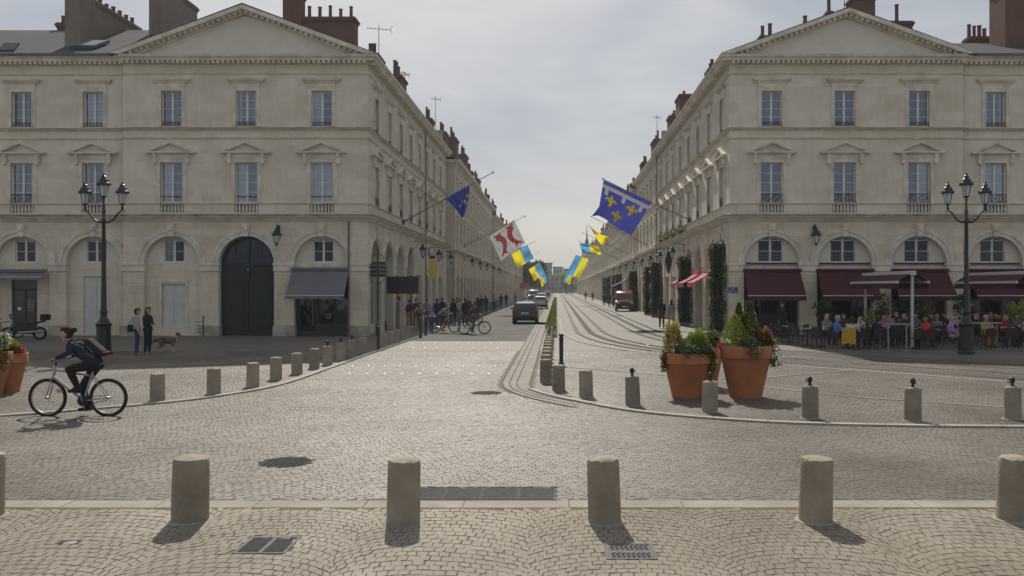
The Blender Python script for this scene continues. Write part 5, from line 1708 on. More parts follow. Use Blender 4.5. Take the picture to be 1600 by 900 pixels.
def cone_points(n, c, r0, h, seed, pw=0.8):
    r = np.random.default_rng(seed)
    pts, nr = [], []
    for _ in range(n):
        t = r.random()**1.25
        a = r.uniform(0, 2*math.pi)
        prof = math.sin(min(1, (1-t)*1.0+0.02)*math.pi/2)**pw * (0.55+0.45*min(1, t*6))
        rr = r0*prof*(1 + 0.14*math.sin(5*a+seed+9*t))*(0.6+0.4*r.random()**0.5)
        pts.append((c[0]+rr*math.cos(a), c[1]+rr*math.sin(a), c[2]+h*t)); nr.append((math.cos(a)*0.55, math.sin(a)*0.55, 0.85))
    return pts, nr

def trail_points(n, c, seed, length=0.5, spread=0.12):
    r = np.random.default_rng(seed)
    pts, nr = [], []
    for _ in range(n):
        t = r.random()
        pts.append((c[0]+r.normal(0, spread)*(1-0.4*t), c[1]+r.normal(0, spread)*(1-0.4*t), c[2]-length*t)); nr.append((r.normal(0, 0.5), r.normal(0, 0.5), -0.3))
    return pts, nr

def planter(px, py, rim, H, label, plants, base=0.6):
    x, y = gp(px, py)
    rb = rim*base/2
    x *= (y+rb)/y; y += rb
    t = thing('terracotta_planter', label, 'planter', (x, y, 0), 0, 'large terracotta planters')
    r = rim/2
    pot = MB().lathe([(rb, 0.0), (rb*1.01, 0.03), (r*0.905, H*0.74), (r*0.925, H*0.755), (r*1.0, H*0.775), (r*1.0, H*0.985), (r*0.985, H), (r*0.90, H), (r*0.88, H*0.93), (0.02, H*0.93)], 40)
    pot.build('pot', M['terracotta'], t, smooth=35)
    MB().lathe([(r*0.88, H*0.90), (r*0.86, H*0.945), (0.02, H*0.965)], 20).build('soil', M['soil'], t)
    for i, (kind, dx, dy, size, mat, seed) in enumerate(plants):
        c = (dx, dy, H*0.95)
        if kind == 'cone':
            p, n = cone_points(int(5200*size[1]), c, size[0], size[1], seed); mb = leaves(p, n, 0.045, 0.42, seed)
        elif kind == 'ball':
            p, n = blob_points(int(1500*size[0]*13*(0.5+size[1])), (c[0], c[1], c[2]+size[1]*0.75), (size[0], size[0], size[1]), seed, shell=0.35, bottom=-0.75); mb = leaves(p, n, 0.052, 0.5, seed)
        elif kind == 'trail':
            p, n = trail_points(260, (c[0], c[1], H+0.04), seed, size[1], size[0]); mb = leaves(p, n, 0.075, 0.65, seed)
        else:  # flower heads
            p, n = blob_points(int(220*size[0]*6), (c[0], c[1], c[2]+size[1]*0.7), (size[0], size[0], size[1]), seed, shell=0.85, bottom=-0.4); mb = leaves(p, n, 0.06, 0.9, seed)
        mb.build({'cone': 'conifer', 'ball': 'shrub', 'trail': 'trailing_plant'}.get(kind, 'flowers'), M[mat], t)
    return t
planter(1074, 624, 1.12, 1.0, 'large terracotta pot with a yellow column shrub and grey-green groundcover, left of the pair', [
    ('ball', -0.32, 0.0, (0.21, 0.40), 'lf_yellow', 3), ('ball', 0.22, -0.1, (0.24, 0.30), 'lf_lime', 4), ('ball', 0.0, -0.30, (0.32, 0.13), 'lf_grey', 5), ('ball', 0.30, -0.28, (0.2, 0.10), 'lf_grey', 6), ('ball', 0.1, 0.3, (0.3, 0.2), 'lf_mid', 61), ('trail', 0.50, -0.25, (0.07, 0.45), 'lf_mid', 7), ('trail', -0.55, -0.2, (0.04, 0.42), 'lf_russet', 8), ('flower', 0.45, -0.12, (0.1, 0.12), 'lf_russet', 9)])
planter(1165, 624, 1.18, 1.16, 'tallest terracotta pot, with three pointed green conifers', [
    ('cone', -0.26, -0.1, (0.30, 0.72), 'lf_lime', 12), ('cone', -0.10, 0.22, (0.17, 0.98), 'lf_mid', 13), ('cone', 0.12, 0.14, (0.20, 1.0), 'lf_mid', 14), ('ball', 0.36, -0.05, (0.22, 0.24), 'lf_russet', 15), ('ball', 0.0, -0.38, (0.24, 0.12), 'lf_grey', 16), ('trail', 0.05, -0.55, (0.13, 0.26), 'lf_grey', 17), ('trail', 0.60, -0.1, (0.10, 0.50), 'lf_mid', 18), ('ball', 0.50, 0.0, (0.14, 0.12), 'lf_lime', 19), ('flower', -0.55, -0.1, (0.06, 0.05), 'fl_pink', 20)])
planter(1101, 607, 0.95, 1.0, 'terracotta pot half hidden behind the pair on the right', [
    ('ball', 0.1, 0.0, (0.32, 0.22), 'lf_mid', 22), ('ball', -0.1, 0.0, (0.3, 0.2), 'lf_lime', 23)])
planter(-24, 622, 1.12, 1.0, 'terracotta pot with cream flowers cut by the left edge of the frame', [
    ('ball', 0.1, 0.0, (0.36, 0.26), 'lf_mid', 31), ('flower', 0.1, -0.05, (0.40, 0.30), 'fl_white', 32), ('flower', 0.28, -0.25, (0.24, 0.22), 'fl_white', 33), ('ball', 0.3, -0.2, (0.25, 0.25), 'lf_grey', 34), ('trail', 0.48, -0.2, (0.11, 0.42), 'lf_mid', 35), ('trail', 0.2, -0.5, (0.1, 0.2), 'lf_grey', 36)])
planter(9, 616, 0.92, 0.92, 'small terracotta pot with magenta geraniums at far left', [
    ('ball', 0.05, 0, (0.32, 0.15), 'lf_mid', 41), ('flower', 0.36, -0.1, (0.11, 0.12), 'fl_pink', 42), ('ball', 0.2, -0.2, (0.2, 0.2), 'lf_lime', 44)])

# ---------------------------------------------------------------- lamp standards
def lantern(parent, x, y, z, s=1.0, mat='lamp_green'):
    """glazed street lantern, z at the bottom of its seat; a part with its own pieces"""
    l = put('lantern', None, parent, (x, y, z))
    l.scale = (s, s, s)
    MB().lathe([(0.03, -0.12), (0.055, -0.10), (0.03, -0.04), (0.09, 0.0), (0.10, 0.03), (0.03, 0.035)], 10).build('seat', M[mat], l, smooth=40)
    MB().lathe([(0.105, 0.035), (0.175, 0.42)], 6).build('glass', M['lantern_glass'], l)
    fr = MB()
    for k in range(6):
        a = 2*math.pi*k/6
        fr.tube([(0.11*math.cos(a), 0.11*math.sin(a), 0.03), (0.182*math.cos(a), 0.182*math.sin(a), 0.43)], 0.010, 4)
    fr.build('glazing_bars', M[mat], l)
    MB().lathe([(0.24, 0.41), (0.255, 0.43), (0.25, 0.50), (0.20, 0.52), (0.16, 0.62), (0.09, 0.68), (0.085, 0.72), (0.105, 0.735), (0.06, 0.76), (0.03, 0.80), (0.05, 0.84), (0.005, 0.86)], 12).build('hood', M[mat], l, smooth=35)
    return l

def lamp_standard(px, py, label):
    x, y = gp(px, py); x *= (y+0.25)/y; y += 0.25
    t = thing('street_lamp', label, 'street lamp', (x, y, 0), 0, 'three-lantern lamp standards')
    MB().lathe([(0.32, 0), (0.32, 0.12), (0.285, 0.16), (0.27, 0.55), (0.265, 1.05), (0.30, 1.10), (0.31, 1.16), (0.22, 1.22), (0.17, 1.34)], 12, ph=math.pi/12).build('base', M['lamp_green'], t, smooth=28)
    MB().lathe([(0.165, 1.34), (0.125, 1.42), (0.12, 1.55), (0.15, 1.60), (0.12, 1.66), (0.105, 1.80), (0.085, 3.2), (0.068, 4.9), (0.09, 4.95), (0.09, 5.05), (0.06, 5.10)], 12).build('shaft', M['lamp_green'], t, smooth=35)
    for s in (-1, 1):
        P = [(s*0.05, 0, 5.0), (s*0.22, 0, 4.98), (s*0.40, 0, 5.09), (s*0.55, 0, 5.30), (s*0.72, 0, 5.42), (s*0.74, 0, 5.50)]
        P = [tuple(q) for q in [(p[0], p[1], p[2]) for p in P]]
        a = MB().tube(P, [0.05, 0.042, 0.038, 0.034, 0.03, 0.03], 8)
        a.sphere((s*0.74, 0, 5.48), 0.055, 8, 6)
        a.tube([(s*0.74+0.09*math.cos(q)*s, 0, 5.40+0.07*math.sin(q)) for q in [k*math.pi/5-1.5 for k in range(7)]], 0.014, 5)
        a.build('arm', M['lamp_green'], t, smooth=50)
        lantern(t, s*0.74, 0, 5.64)
    MB().lathe([(0.06, 5.05), (0.045, 5.2), (0.07, 5.35), (0.04, 5.5), (0.035, 5.82)], 10).build('spigot', M['lamp_green'], t, smooth=40)
    lantern(t, 0, 0, 5.92, 1.06)
    t.scale = (0.92, 0.92, 0.97)
    return t
lamp_standard(162, 555, 'dark green three-lantern lamp standard on the left of the square')
lamp_standard(1510, 555, 'dark green three-lantern lamp standard before the cafe terrace on the right')

def wall_lantern(x, y, z, rz, label, arm=0.55, s=0.9):
    """lantern on a bracket; local -y is away from the wall"""
    t = thing('wall_lantern', label, 'wall lantern', (x, y, z), rz, 'wall lanterns')
    b = MB().box(-0.06, 0.06, -0.03, 0.0, -0.35, 0.25)
    b.tube([(0, -0.02, 0.15), (0, -arm*0.5, 0.28), (0, -arm, 0.22)], 0.022, 6).tube([(0, -0.02, -0.25), (0, -arm*0.45, -0.15), (0, -arm*0.7, 0.18)], 0.016, 5)
    b.build('bracket', M['lamp_green'], t)
    b2 = MB().tube([(0, -arm, 0.22), (0, -arm, 0.10)], 0.014, 5); b2.build('hanger', M['lamp_green'], t)
    lantern(t, 0, -arm, -0.72*s, s)
    return t
wall_lantern(*at(436, 358, 44.95)[:1], 44.93, 5.35, 0.12, 'wall lantern on the left corner building beside the gate arch', 0.6, 1.0)
wall_lantern(*at(1272, 358, 44.95)[:1], 44.93, 5.35, -0.12, 'wall lantern on the right corner building above the awnings', 0.6, 1.0)
for k, yy in enumerate((58.0, 66.0, 73.5, 84, 93, 102, 112, 124)):
    wall_lantern((XL if yy < 76 else XL+0.75)+0.02, yy, 5.2, R(90), '%s wall lantern along the left street front' % ORD[k], 0.8, 1.0)
for k, yy in enumerate((61.0, 68.5, 75.5, 83, 92, 101, 111, 123)):
    wall_lantern((XR if yy < 97 else XR-0.12)-0.02, yy, 5.2, R(-90), '%s wall lantern along the right street front' % ORD[k], 0.8, 1.0)

# ---------------------------------------------------------------- flags on poles
M['fl_blue'] = flag_mat('royal_blue_cloth', (0.065, 0.085, 0.42))
M['fl_eu'] = flag_mat('deep_blue_cloth', (0.02, 0.045, 0.26))
M['fl_cloth_white'] = flag_mat('white_cloth', (0.66, 0.64, 0.68))
M['fl_label'] = pmat('white_print', (0.85, 0.84, 0.86), 0.8, 0)
M['fl_gold'] = pmat('yellow_print', (0.92, 0.73, 0.05), 0.8, 0.08, 2.0)
M['fl_red'] = pmat('red_print', (0.82, 0.13, 0.12), 0.8, 0.08, 2.0)
M['fl_darkmark'] = pmat('dark_grey_print', (0.07, 0.07, 0.09), 0.8, 0.0)
M['fl_sky'] = flag_mat('sky_blue_cloth', (0.10, 0.33, 0.60), 0.5)
M['fl_yel'] = flag_mat('bright_yellow_cloth', (0.85, 0.66, 0.02), 0.5)

def flagpole(side, y, z0=6.75, L_=6.3, ang=25.0, label='', bend=None):
    X0 = XL+0.05 if side < 0 else XR-0.05
    if side < 0 and y > 77: X0 += 0.75
    t = thing('flagpole', label, 'flagpole', (X0, y, z0), 0, 'flagpoles on the street fronts')
    d = Vector((-side*math.cos(R(ang)), 0, math.sin(R(ang))))
    if bend is not None:
        bend = [q - t.location for q in bend]; d = bend[-1].normalized(); L_ = bend[-1].length
    MB().tube([(0,0,0), d*L_] if bend is None else [(0,0,0)] + bend, [0.034, 0.022] if bend is None else [0.034]+[0.024]*len(bend), 8).build('pole', M['zinc'], t, smooth=60)
    MB().sphere(d*L_, 0.06, 8, 6).build('finial', M['iron'], t)
    MB().box(-0.08, 0.08, -0.08, 0.08, -0.15, 0.12).build('bracket', M['iron'], t)
    return Vector((X0, y, z0)), d*L_

def flag_surface(A, B, D, wave, ph, taper=0.0, sway=0.5):
    """A = hoist point at the pole tip, B = hoist point near the wall, D = hang vector"""
    def S(u, v):
        p = A + (B-A)*u
        mid = 0.5
        p = p + D*v + (A-B)*(taper*(u-mid)*v*-1.0)*-1.0*-1.0
        n = Vector((0, 1, 0))
        p = p + n*(wave*v*math.sin(ph + u*7.0 + v*3.0) + wave*0.5*math.sin(ph*1.7 + v*6 - u*3))
        p = p + Vector((0, 0, 1))*(0.03*math.sin(u*9+ph)*v) + n*(-sway*v)
        return p
    return S

def cloth(S, u0, u1, v0, v1, nu, nv, origin, mb=None, mi=0):
    mb = mb or MB()
    vs = [S(u0+(u1-u0)*i/nu, v0+(v1-v0)*j/nv) - origin for j in range(nv+1) for i in range(nu+1)]
    fs = [(j*(nu+1)+i, j*(nu+1)+i+1, (j+1)*(nu+1)+i+1, (j+1)*(nu+1)+i) for j in range(nv) for i in range(nu)]
    return mb.add(vs, fs, mi)

def emblem(S, poly, cu, cv, su, sv, origin, name, mat, parent, off=0.012, rot=0.0):
    """a printed device: polygon in flag coordinates, laid on both faces of the cloth"""
    mb = MB()
    c, s = math.cos(rot), math.sin(rot)
    P = [(cu + (c*x - s*y)*su, cv + (s*x + c*y)*sv) for x, y in poly]
    for sg in (-1, 1):
        vs = []
        for u, v in P:
            vs.append(S(u, v) + Vector((0, sg*off, 0)) - origin)
        cen = S(sum(p[0] for p in P)/len(P), sum(p[1] for p in P)/len(P)) + Vector((0, sg*off, 0)) - origin
        mb.add(vs, [tuple(range(len(vs)))])
    o = mb.build(name, M[mat], parent)
    return o

LILY = [  # fleur-de-lis as separate lobes: (polygons)
    [(0, -1.0), (0.22, -0.62), (0.26, -0.35), (0.13, 0.05), (-0.13, 0.05), (-0.26, -0.35), (-0.22, -0.62)],
    [(0.10, 0.05), (0.28, -0.35), (0.55, -0.50), (0.82, -0.35), (0.88, -0.08), (0.72, 0.12), (0.62, 0.02), (0.68, -0.14), (0.55, -0.22), (0.38, -0.02), (0.30, 0.14)],
    [(-0.10, 0.05), (-0.30, 0.14), (-0.38, -0.02), (-0.55, -0.22), (-0.68, -0.14), (-0.62, 0.02), (-0.72, 0.12), (-0.88, -0.08), (-0.82, -0.35), (-0.55, -0.50), (-0.28, -0.35)],
    [(-0.42, 0.06), (0.42, 0.06), (0.42, 0.20), (-0.42, 0.20)],
    [(-0.12, 0.20), (0.12, 0.20), (0.22, 0.55), (0.30, 0.72), (0.08, 0.66), (0, 0.85), (-0.08, 0.66), (-0.30, 0.72), (-0.22, 0.55)]]

# right: large blue flag with three gold lilies under a white label
o, tip = flagpole(1, 58.0, 6.85, 6.3, 25, 'flagpole of the blue flag with lilies on the right street front', [Vector(at(1018, 316.5, 58.0)), Vector(at(980, 298.5, 58.0)), Vector(at(942, 279.5, 58.0))])
A, B, BR, BL = [Vector(at(*q, 58.0)) for q in ((943, 281), (1018, 317), (986, 369), (934, 337))]
def S(u, v):
    p = (A*(1-u) + B*u)*(1-v) + (BL*(1-u) + BR*u)*v
    return p + Vector((0, 0.26*v*math.sin(0.6+u*6+v*3) + 0.10*math.sin(u*11+v*2)*v - 0.2*v, 0.02*math.sin(u*9)*v))
org = A.copy()
fb = thing('flag', 'large royal blue flag with three gold fleurs-de-lis and a white label, on the right', 'flag', A, 0, 'street flags')
cloth(S, 0, 1, 0, 1, 26, 20, org).build('cloth', M['fl_blue'], fb, smooth=60)
cl = MB()
cloth(lambda u, v: S(u, v)+Vector((0, -0.012, 0)), 0.0, 1.0, 0.10, 0.20, 26, 2, org, cl)
cloth(lambda u, v: S(u, v)+Vector((0, 0.012, 0)), 0.0, 1.0, 0.10, 0.20, 26, 2, org, cl)
for u in (0.07, 0.45, 0.84):
    for sg in (-1, 1):
        cloth(lambda uu, v: S(uu, v)+Vector((0, sg*0.012, 0)), u, u+0.075, 0.20, 0.36, 2, 4, org, cl)
cl.build('white_label', M['fl_label'], fb)
for (u, v) in ((0.24, 0.48), (0.72, 0.43), (0.46, 0.77)):
    for lob in LILY:
        emblem(S, lob, u, v, 0.15, 0.19, org, 'fleur_de_lis_lobe', 'fl_gold', fb, 0.025)
# loose corner of the blue flag folded back
cloth(lambda u, v: S(0.0, 0.72+0.28*v) + Vector((-0.40*u*v, 0.1*u, -0.05*u)), 0, 1, 0, 1, 4, 4, org).build('folded_corner', M['fl_blue'], fb)

# left: drooping blue flag with yellow devices
o, tip = flagpole(-1, 55.0, 6.5, 6.35, 29, 'flagpole of the drooping blue flag on the left street front')
A = o + tip*0.74; B = o + tip*0.47
fe = thing('flag', 'drooping dark blue flag with yellow marks, gathered to a point, on the left', 'flag', A, 0, 'street flags')
def SE(u, v):
    top = A + (B-A)*u
    bot = A + Vector((-0.45, 0.1, -2.1))
    q = v*0.93
    fold = 0.16*(1-v*0.5)*math.sin(u*13 + v*2.5)
    return top*(1-q) + bot*q + Vector((0.10*math.sin(v*3), fold, 0.10*math.sin(u*9)*v*(1-v)))
cloth(SE, 0, 1, 0, 1, 30, 18, A).build('cloth', M['fl_eu'], fe, smooth=70)
STAR = [(math.sin(k*math.pi/5)*(1 if k % 2 == 0 else 0.42), -math.cos(k*math.pi/5)*(1 if k % 2 == 0 else 0.42)) for k in range(10)]
for u, v in ((0.10, 0.30), (0.24, 0.46), (0.12, 0.55), (0.45, 0.38), (0.6, 0.5)):
    emblem(SE, STAR, u, v, 0.09, 0.075, A, 'yellow_star', 'fl_gold', fe, 0.03)

# left: white flag with two red fish back to back
o, tip = flagpole(-1, 84.0, 6.4, 6.4, 26, 'flagpole of the white flag on the left street front')
A = Vector(at(803, 343, 84.0)); B = Vector(at(765, 369.5, 84.0)); D = Vector(at(817, 378, 84.0)) - A + Vector((0.25, 0, -0.15))
SW = flag_surface(A, B, D, 0.10, 2.1, sway=0.2)
fw = thing('flag', 'white flag with two curved red fish and small dark marks, on the left', 'flag', A, 0, 'street flags')
cloth(SW, 0, 1, 0, 1, 22, 18, A).build('cloth', M['fl_cloth_white'], fw, smooth=60)
FISH = [(-0.35, -1.0), (-0.05, -0.85), (0.25, -0.95), (0.12, -0.70), (0.30, -0.35), (0.34, 0.05), (0.22, 0.42), (0.05, 0.66), (0.12, 0.95), (-0.12, 0.80), (-0.40, 0.92), (-0.16, 0.58), (-0.02, 0.28), (0.02, 0.0), (-0.05, -0.30), (-0.26, -0.52), (-0.18, -0.75)]
emblem(SW, FISH, 0.27, 0.48, 0.55, 0.44, A, 'red_fish', 'fl_red', fw, 0.05)
emblem(SW, [(-x, y) for x, y in FISH][::-1], 0.72, 0.50, 0.55, 0.44, A, 'red_fish', 'fl_red', fw, 0.05)
CROSS = [(-1, -0.3), (-0.3, -0.3), (-0.3, -1), (0.3, -1), (0.3, -0.3), (1, -0.3), (1, 0.3), (0.3, 0.3), (0.3, 1), (-0.3, 1), (-0.3, 0.3), (-1, 0.3)]
for u, v in ((0.12, 0.15), (0.5, 0.12), (0.88, 0.15), (0.5, 0.42), (0.10, 0.60), (0.5, 0.68), (0.9, 0.62), (0.14, 0.88), (0.5, 0.90), (0.87, 0.88), (0.72, 0.14)):
    emblem(SW, CROSS, u, v, 0.022, 0.03, A, 'small_mark', 'fl_darkmark', fw, 0.013)

def bicolour(side, y, tip_px, in_px, drop_px, label, plabel, wave=0.12, ph=0.0, pole=True):
    if pole: flagpole(side, y, 6.4, 6.2, 25, plabel)
    A = Vector(at(*tip_px, y)); B = Vector(at(*in_px, y)); D = Vector(at(*drop_px, y)) - A
    S_ = flag_surface(A, B, D, wave*1.9, ph, sway=0.2)
    t = thing('flag', label, 'flag', A, 0, 'street flags')
    cloth(S_, 0, 0.5, 0, 1, 10, 14, A).build('blue_half', M['fl_sky'], t, smooth=60)
    cloth(S_, 0.5, 1, 0, 1, 10, 14, A).build('yellow_half', M['fl_yel'], t, smooth=60)
bicolour(-1, 126.0, (824, 382), (799, 397), (834, 404), 'nearest blue and yellow flag on the left, beside the white flag', 'pole of the nearest bicolour flag on the left', 0.15, 0.3)
bicolour(-1, 162.0, (843, 410), (826, 421), (852, 428), 'middle blue and yellow flag on the left side of the street', 'pole of the middle bicolour flag on the left', 0.18, 1.3)
bicolour(-1, 205.0, (851, 426), (842, 434), (856, 440), 'farthest blue and yellow flag on the left side of the street', 'pole of the farthest bicolour flag on the left', 0.18, 2.3)
bicolour(1, 124.0, (900, 398), (920, 405), (885, 428), 'broad blue and yellow flag hanging at the right of the street', 'pole of the broad bicolour flag on the right', 0.10, 0.8)
bicolour(1, 185.0, (886, 422), (896, 427), (880, 440), 'farthest blue and yellow flag on the right side of the street', 'pole of the farthest bicolour flag on the right', 0.15, 1.9)
# two crumpled flags between
bicolour(1, 106.0, (905, 380), (934, 383), (910, 395), 'crumpled blue and yellow flag blown sideways on the right', 'pole of the crumpled bicolour flag on the right', 0.35, 2.6)
o, tip = flagpole(1, 86.0, 6.6, 6.0, 27, 'flagpole of the twisted yellow flag on the right')
A = Vector(at(919, 348, 86.0))
def SY(u, v):
    p = A + Vector((1.9*u, 0, -1.2*u - 0.4*math.sin(u*3)))
    w = 0.18 + 0.55*abs(math.sin(u*3.4))
    return p + Vector((0.25*v*w*2, 0.3*math.sin(u*8+v*4), -w*1.5*v))
fy = thing('flag', 'twisted yellow flag wrapped on its pole, below the lily flag', 'flag', A, 0, 'street flags')
cloth(SY, 0, 1, 0, 1, 26, 8, A).build('cloth', M['fl_yel'], fy, smooth=70)

# ---------------------------------------------------------------- planting in the street
def hedge(x, y0, y1, label, n, seed):
    t = thing('low_hedge', label, 'hedge', (x, y0, 0))
    MB().box(-0.26, 0.26, 0, y1-y0, 0, 0.16).build('edging', M['boll'], t)
    r = np.random.default_rng(seed)
    L_ = y1-y0
    pts = np.stack([r.uniform(-0.24, 0.24, n), r.uniform(0, L_, n), 0.16 + 0.36*r.random(n)**0.5], 1)
    pts[:, 2] += 0.05*np.sin(pts[:, 1]*2.3) + 0.04*np.sin(pts[:, 1]*5.1)
    nr = [(0.3*np.sign(p[0]), 0, 0.9) for p in pts]
    leaves(pts.tolist(), nr, 0.12, 0.6, seed).build('foliage', M['lf_hedge'], t)
    return t
M['lf_hedge'] = leaf_mat('clipped_hedge_leaves', (0.06, 0.11, 0.02), (0.20, 0.27, 0.05))
hedge(-0.30, 43.8, 74, 'low clipped hedge on the median, nearest stretch', 5200, 50)
hedge(-0.30, 76, 110, 'low clipped hedge on the median, middle stretch', 3600, 51)
hedge(-0.30, 112, 180, 'low clipped hedge on the median, far stretch', 3800, 52)

M['core_green'] = pmat('dark_green_core', (0.018, 0.026, 0.012), 0.95, 0.3, 6)  # dark green column core behind the leaves
def green_column(y, w, h, label, seed, dx=0.45):
    t = thing('living_wall_column', label, 'plant column', (XR-dx, y, 0), 0, 'planted columns along the right front')
    MB().box(-w/2, w/2, -w/2, w/2, 0.0, 0.22).build('foot', M['galv'], t)
    MB().box(-w/2+0.1, w/2-0.1, -w/2+0.1, w/2-0.1, 0.22, h-0.05).build('core', M['core_green'], t)
    fr = MB()
    for sx in (-1, 1):
        for sy in (-1, 1):
            fr.box(sx*(w/2-0.05)-0.015, sx*(w/2-0.05)+0.015, sy*(w/2-0.05)-0.015, sy*(w/2-0.05)+0.015, 0.22, h)
    fr.build('frame', M['galv'], t)
    r = np.random.default_rng(seed)
    n = int(900*h)
    face = r.integers(0, 4, n)
    a = r.uniform(-w/2, w/2, n); b = w/2*(0.72+0.5*r.random(n))
    z = 0.25 + (h-0.2)*r.random(n)
    pts, nr = [], []
    for i in range(n):
        q = {0: (a[i], -b[i]), 1: (a[i], b[i]), 2: (-b[i], a[i]), 3: (b[i], a[i])}[int(face[i])]
        bulge = 1 + 0.18*math.sin(z[i]*4.5+seed)
        pts.append((q[0]*bulge, q[1]*bulge, z[i])); nr.append((q[0]*2, q[1]*2, -0.25))
    k = int(n*0.5); k2 = int(n*0.93)
    leaves(pts[:k], nr[:k], 0.16, 0.5, seed).build('dark_foliage', M['lf_dark'], t)
    leaves(pts[k:k2], nr[k:k2], 0.15, 0.5, seed+1).build('green_foliage', M['lf_mid'], t)
    leaves(pts[k2:], nr[k2:], 0.12, 0.6, seed+2).build('russet_foliage', M['lf_russet'], t)
    return t
for k, (yy, w, h) in enumerate([(46.0, 0.62, 4.75), (57.6, 0.7, 4.5), (74.5, 0.7, 4.6), (80.5, 0.7, 4.4), (97, 0.8, 4.3), (118, 0.9, 4.3), (127, 0.9, 4.3), (141, 0.9, 4.3), (152, 0.9, 4.3)]):
    green_column(yy, w, h, ['tallest planted column, nearest to the corner of the right building', 'second planted column from the corner, by the red awnings'][k] if k < 2 else '%s planted column from the corner along the right street front' % ORD[k], 70+k)

def tree(x, y, h, rad, label, mat, seed, n=6000, leaf=0.6):
    t = thing('street_tree', label, 'tree', (x, y, 0))
    r = random.Random(seed)
    tk = MB().tube([(0,0,0), (0.05, 0, h*0.25), (0.0, 0.1, h*0.45), (0.1, 0, h*0.75)], [0.22, 0.17, 0.14, 0.05], 7)
    for k in range(6):
        a = r.uniform(0, 6.28); z = h*r.uniform(0.32, 0.6)
        tk.tube([(0, 0, z), (rad*0.35*math.cos(a), rad*0.35*math.sin(a), z+h*0.1), (rad*0.7*math.cos(a), rad*0.7*math.sin(a), z+h*0.22)], [0.09, 0.06, 0.02], 5)
    tk.build('trunk', M['bark'], t)
    pts, nr = [], []
    for k in range(16):
        a = r.uniform(0, 6.28); q = rad*r.uniform(0.1, 0.8); z = h*r.uniform(0.42, 0.9)
        s = rad*r.uniform(0.28, 0.5)*(1.15-0.5*abs(z/h-0.62))
        p, m = blob_points(n//16, (q*math.cos(a), q*math.sin(a), z), (s, s, s*0.8), seed+k, shell=0.4)
        pts += p; nr += m
    leaves(pts, nr, leaf, 0.55, seed).build('crown', M[mat], t)
    return t
tree(-6.9, 226, 9.0, 3.8, 'dark tree on the left where the street row stops', 'lf_dark', 90)
tree(-7.6, 244, 8.5, 3.6, 'second dark tree on the left behind the first', 'lf_dark', 91)
tree(-6.0, 300, 9.0, 3.5, 'mid green tree far down on the left', 'lf_mid', 92, 3600)
tree(-5.5, 345, 8.0, 3.3, 'farther mid green tree on the left near the street end', 'lf_mid', 95, 3000)
tree(3.6, 330, 7.6, 3.4, 'bright green round tree near the street end on the right', 'lf_lime', 93, 3600)
tree(6.4, 380, 8.5, 3.4, 'dim green tree behind the bright one on the right', 'lf_mid', 94, 3000)

# window boxes with flowers on the right street front ledge
for k, yy in enumerate((60.5, 64.5, 68.4, 72.3)):
    wb = thing('window_box', '%s flower box on the first-floor ledge of the right street front' % ORD[k], 'window box', (XR-0.30, yy, 6.16))
    MB().box(-0.12, 0.12, -0.55, 0.55, 0, 0.18).build('trough', M['pot'], wb)
    p, n = blob_points(180, (0, 0, 0.32), (0.22, 0.6, 0.24), 120+k, bottom=-0.6)
    leaves(p, n, 0.12, 0.6, 120+k).build('plants', M['lf_mid'], wb)
    p, n = blob_points(50, (-0.1, 0, 0.3), (0.2, 0.55, 0.2), 130+k)
    leaves(p, n, 0.10, 0.9, 130+k).build('blooms', M['lf_russet'], wb)

# ---------------------------------------------------------------- signs
M['sign_back'] = pmat('dark_sign_back', (0.022, 0.023, 0.026), 0.5, 0.1, 2)
M['sign_orange'] = pmat('orange_sign', (0.62, 0.30, 0.02), 0.5, 0.1, 8)
M['plate_blue'] = pmat('blue_enamel', (0.02, 0.045, 0.24), 0.35, 0.05, 5)
M['banner_yellow'] = pmat('yellow_banner', (0.78, 0.60, 0.03), 0.6, 0.05, 3)
def text_obj(s, size, mat, parent, loc, rot=(R(90), 0, 0), name='lettering', align='CENTER'):
    cu = bpy.data.curves.new(name, 'FONT')
    cu.body = s; cu.size = size; cu.align_x = align; cu.align_y = 'CENTER'; cu.extrude = 0.003
    o = bpy.data.objects.new(name, cu)
    COL.objects.link(o)
    bpy.context.view_layer.update()
    me = bpy.data.meshes.new_from_object(o.evaluated_get(bpy.context.evaluated_depsgraph_get()))
    COL.objects.unlink(o); bpy.data.objects.remove(o)
    me.materials.clear(); me.materials.append(mat)
    m = put(name, me, parent, loc)
    m.rotation_euler = rot
    return m
sx, sy = (629-VX)/FPX*47.6, 47.6
sb = thing('sign_board', 'large dark rectangular road sign seen from the back on two posts, at left corner', 'road sign', (sx, sy, 0))
MB().bbox(-0.85, 0.85, -0.03, 0.02, 2.12, 3.05, 0.01).build('panel', M['sign_back'], sb)
MB().box(-0.82, 0.82, -0.055, -0.031, 2.35, 2.41).box(-0.82, 0.82, -0.055, -0.031, 2.78, 2.84).build('stiffener', M['sign_back'], sb)
for s in (-0.32, 0.45):
    MB().tube([(s, 0.06, 0), (s, 0.06, 3.12)], 0.035, 8).build('post', M['iron'], sb)
MB().box(-0.06, 0.02, -0.07, -0.055, 2.86, 2.94).build('sticker', M['galv'], sb)
ox_, oy_ = (623-VX)/FPX*47.0, 47.0
os_ = thing('small_sign', 'small square orange notice on a thin post below the dark sign', 'notice', (ox_, oy_, 0))
MB().bbox(-0.17, 0.17, -0.02, 0.01, 1.72, 2.06, 0.005).build('panel', M['sign_orange'], os_)
MB().box(-0.09, 0.09, -0.026, -0.019, 1.80, 1.98).build('pictogram', M['sign_back'], os_)
MB().tube([(0, 0.03, 0), (0, 0.03, 2.1)], 0.028, 7).build('post', M['iron'], os_)
gx, gy = (592-VX)/FPX*45.7, 45.4
gs = thing('direction_sign', 'dark green cast-iron direction sign with stacked slats and scrolls at the left corner', 'signpost', (gx, gy, 0))
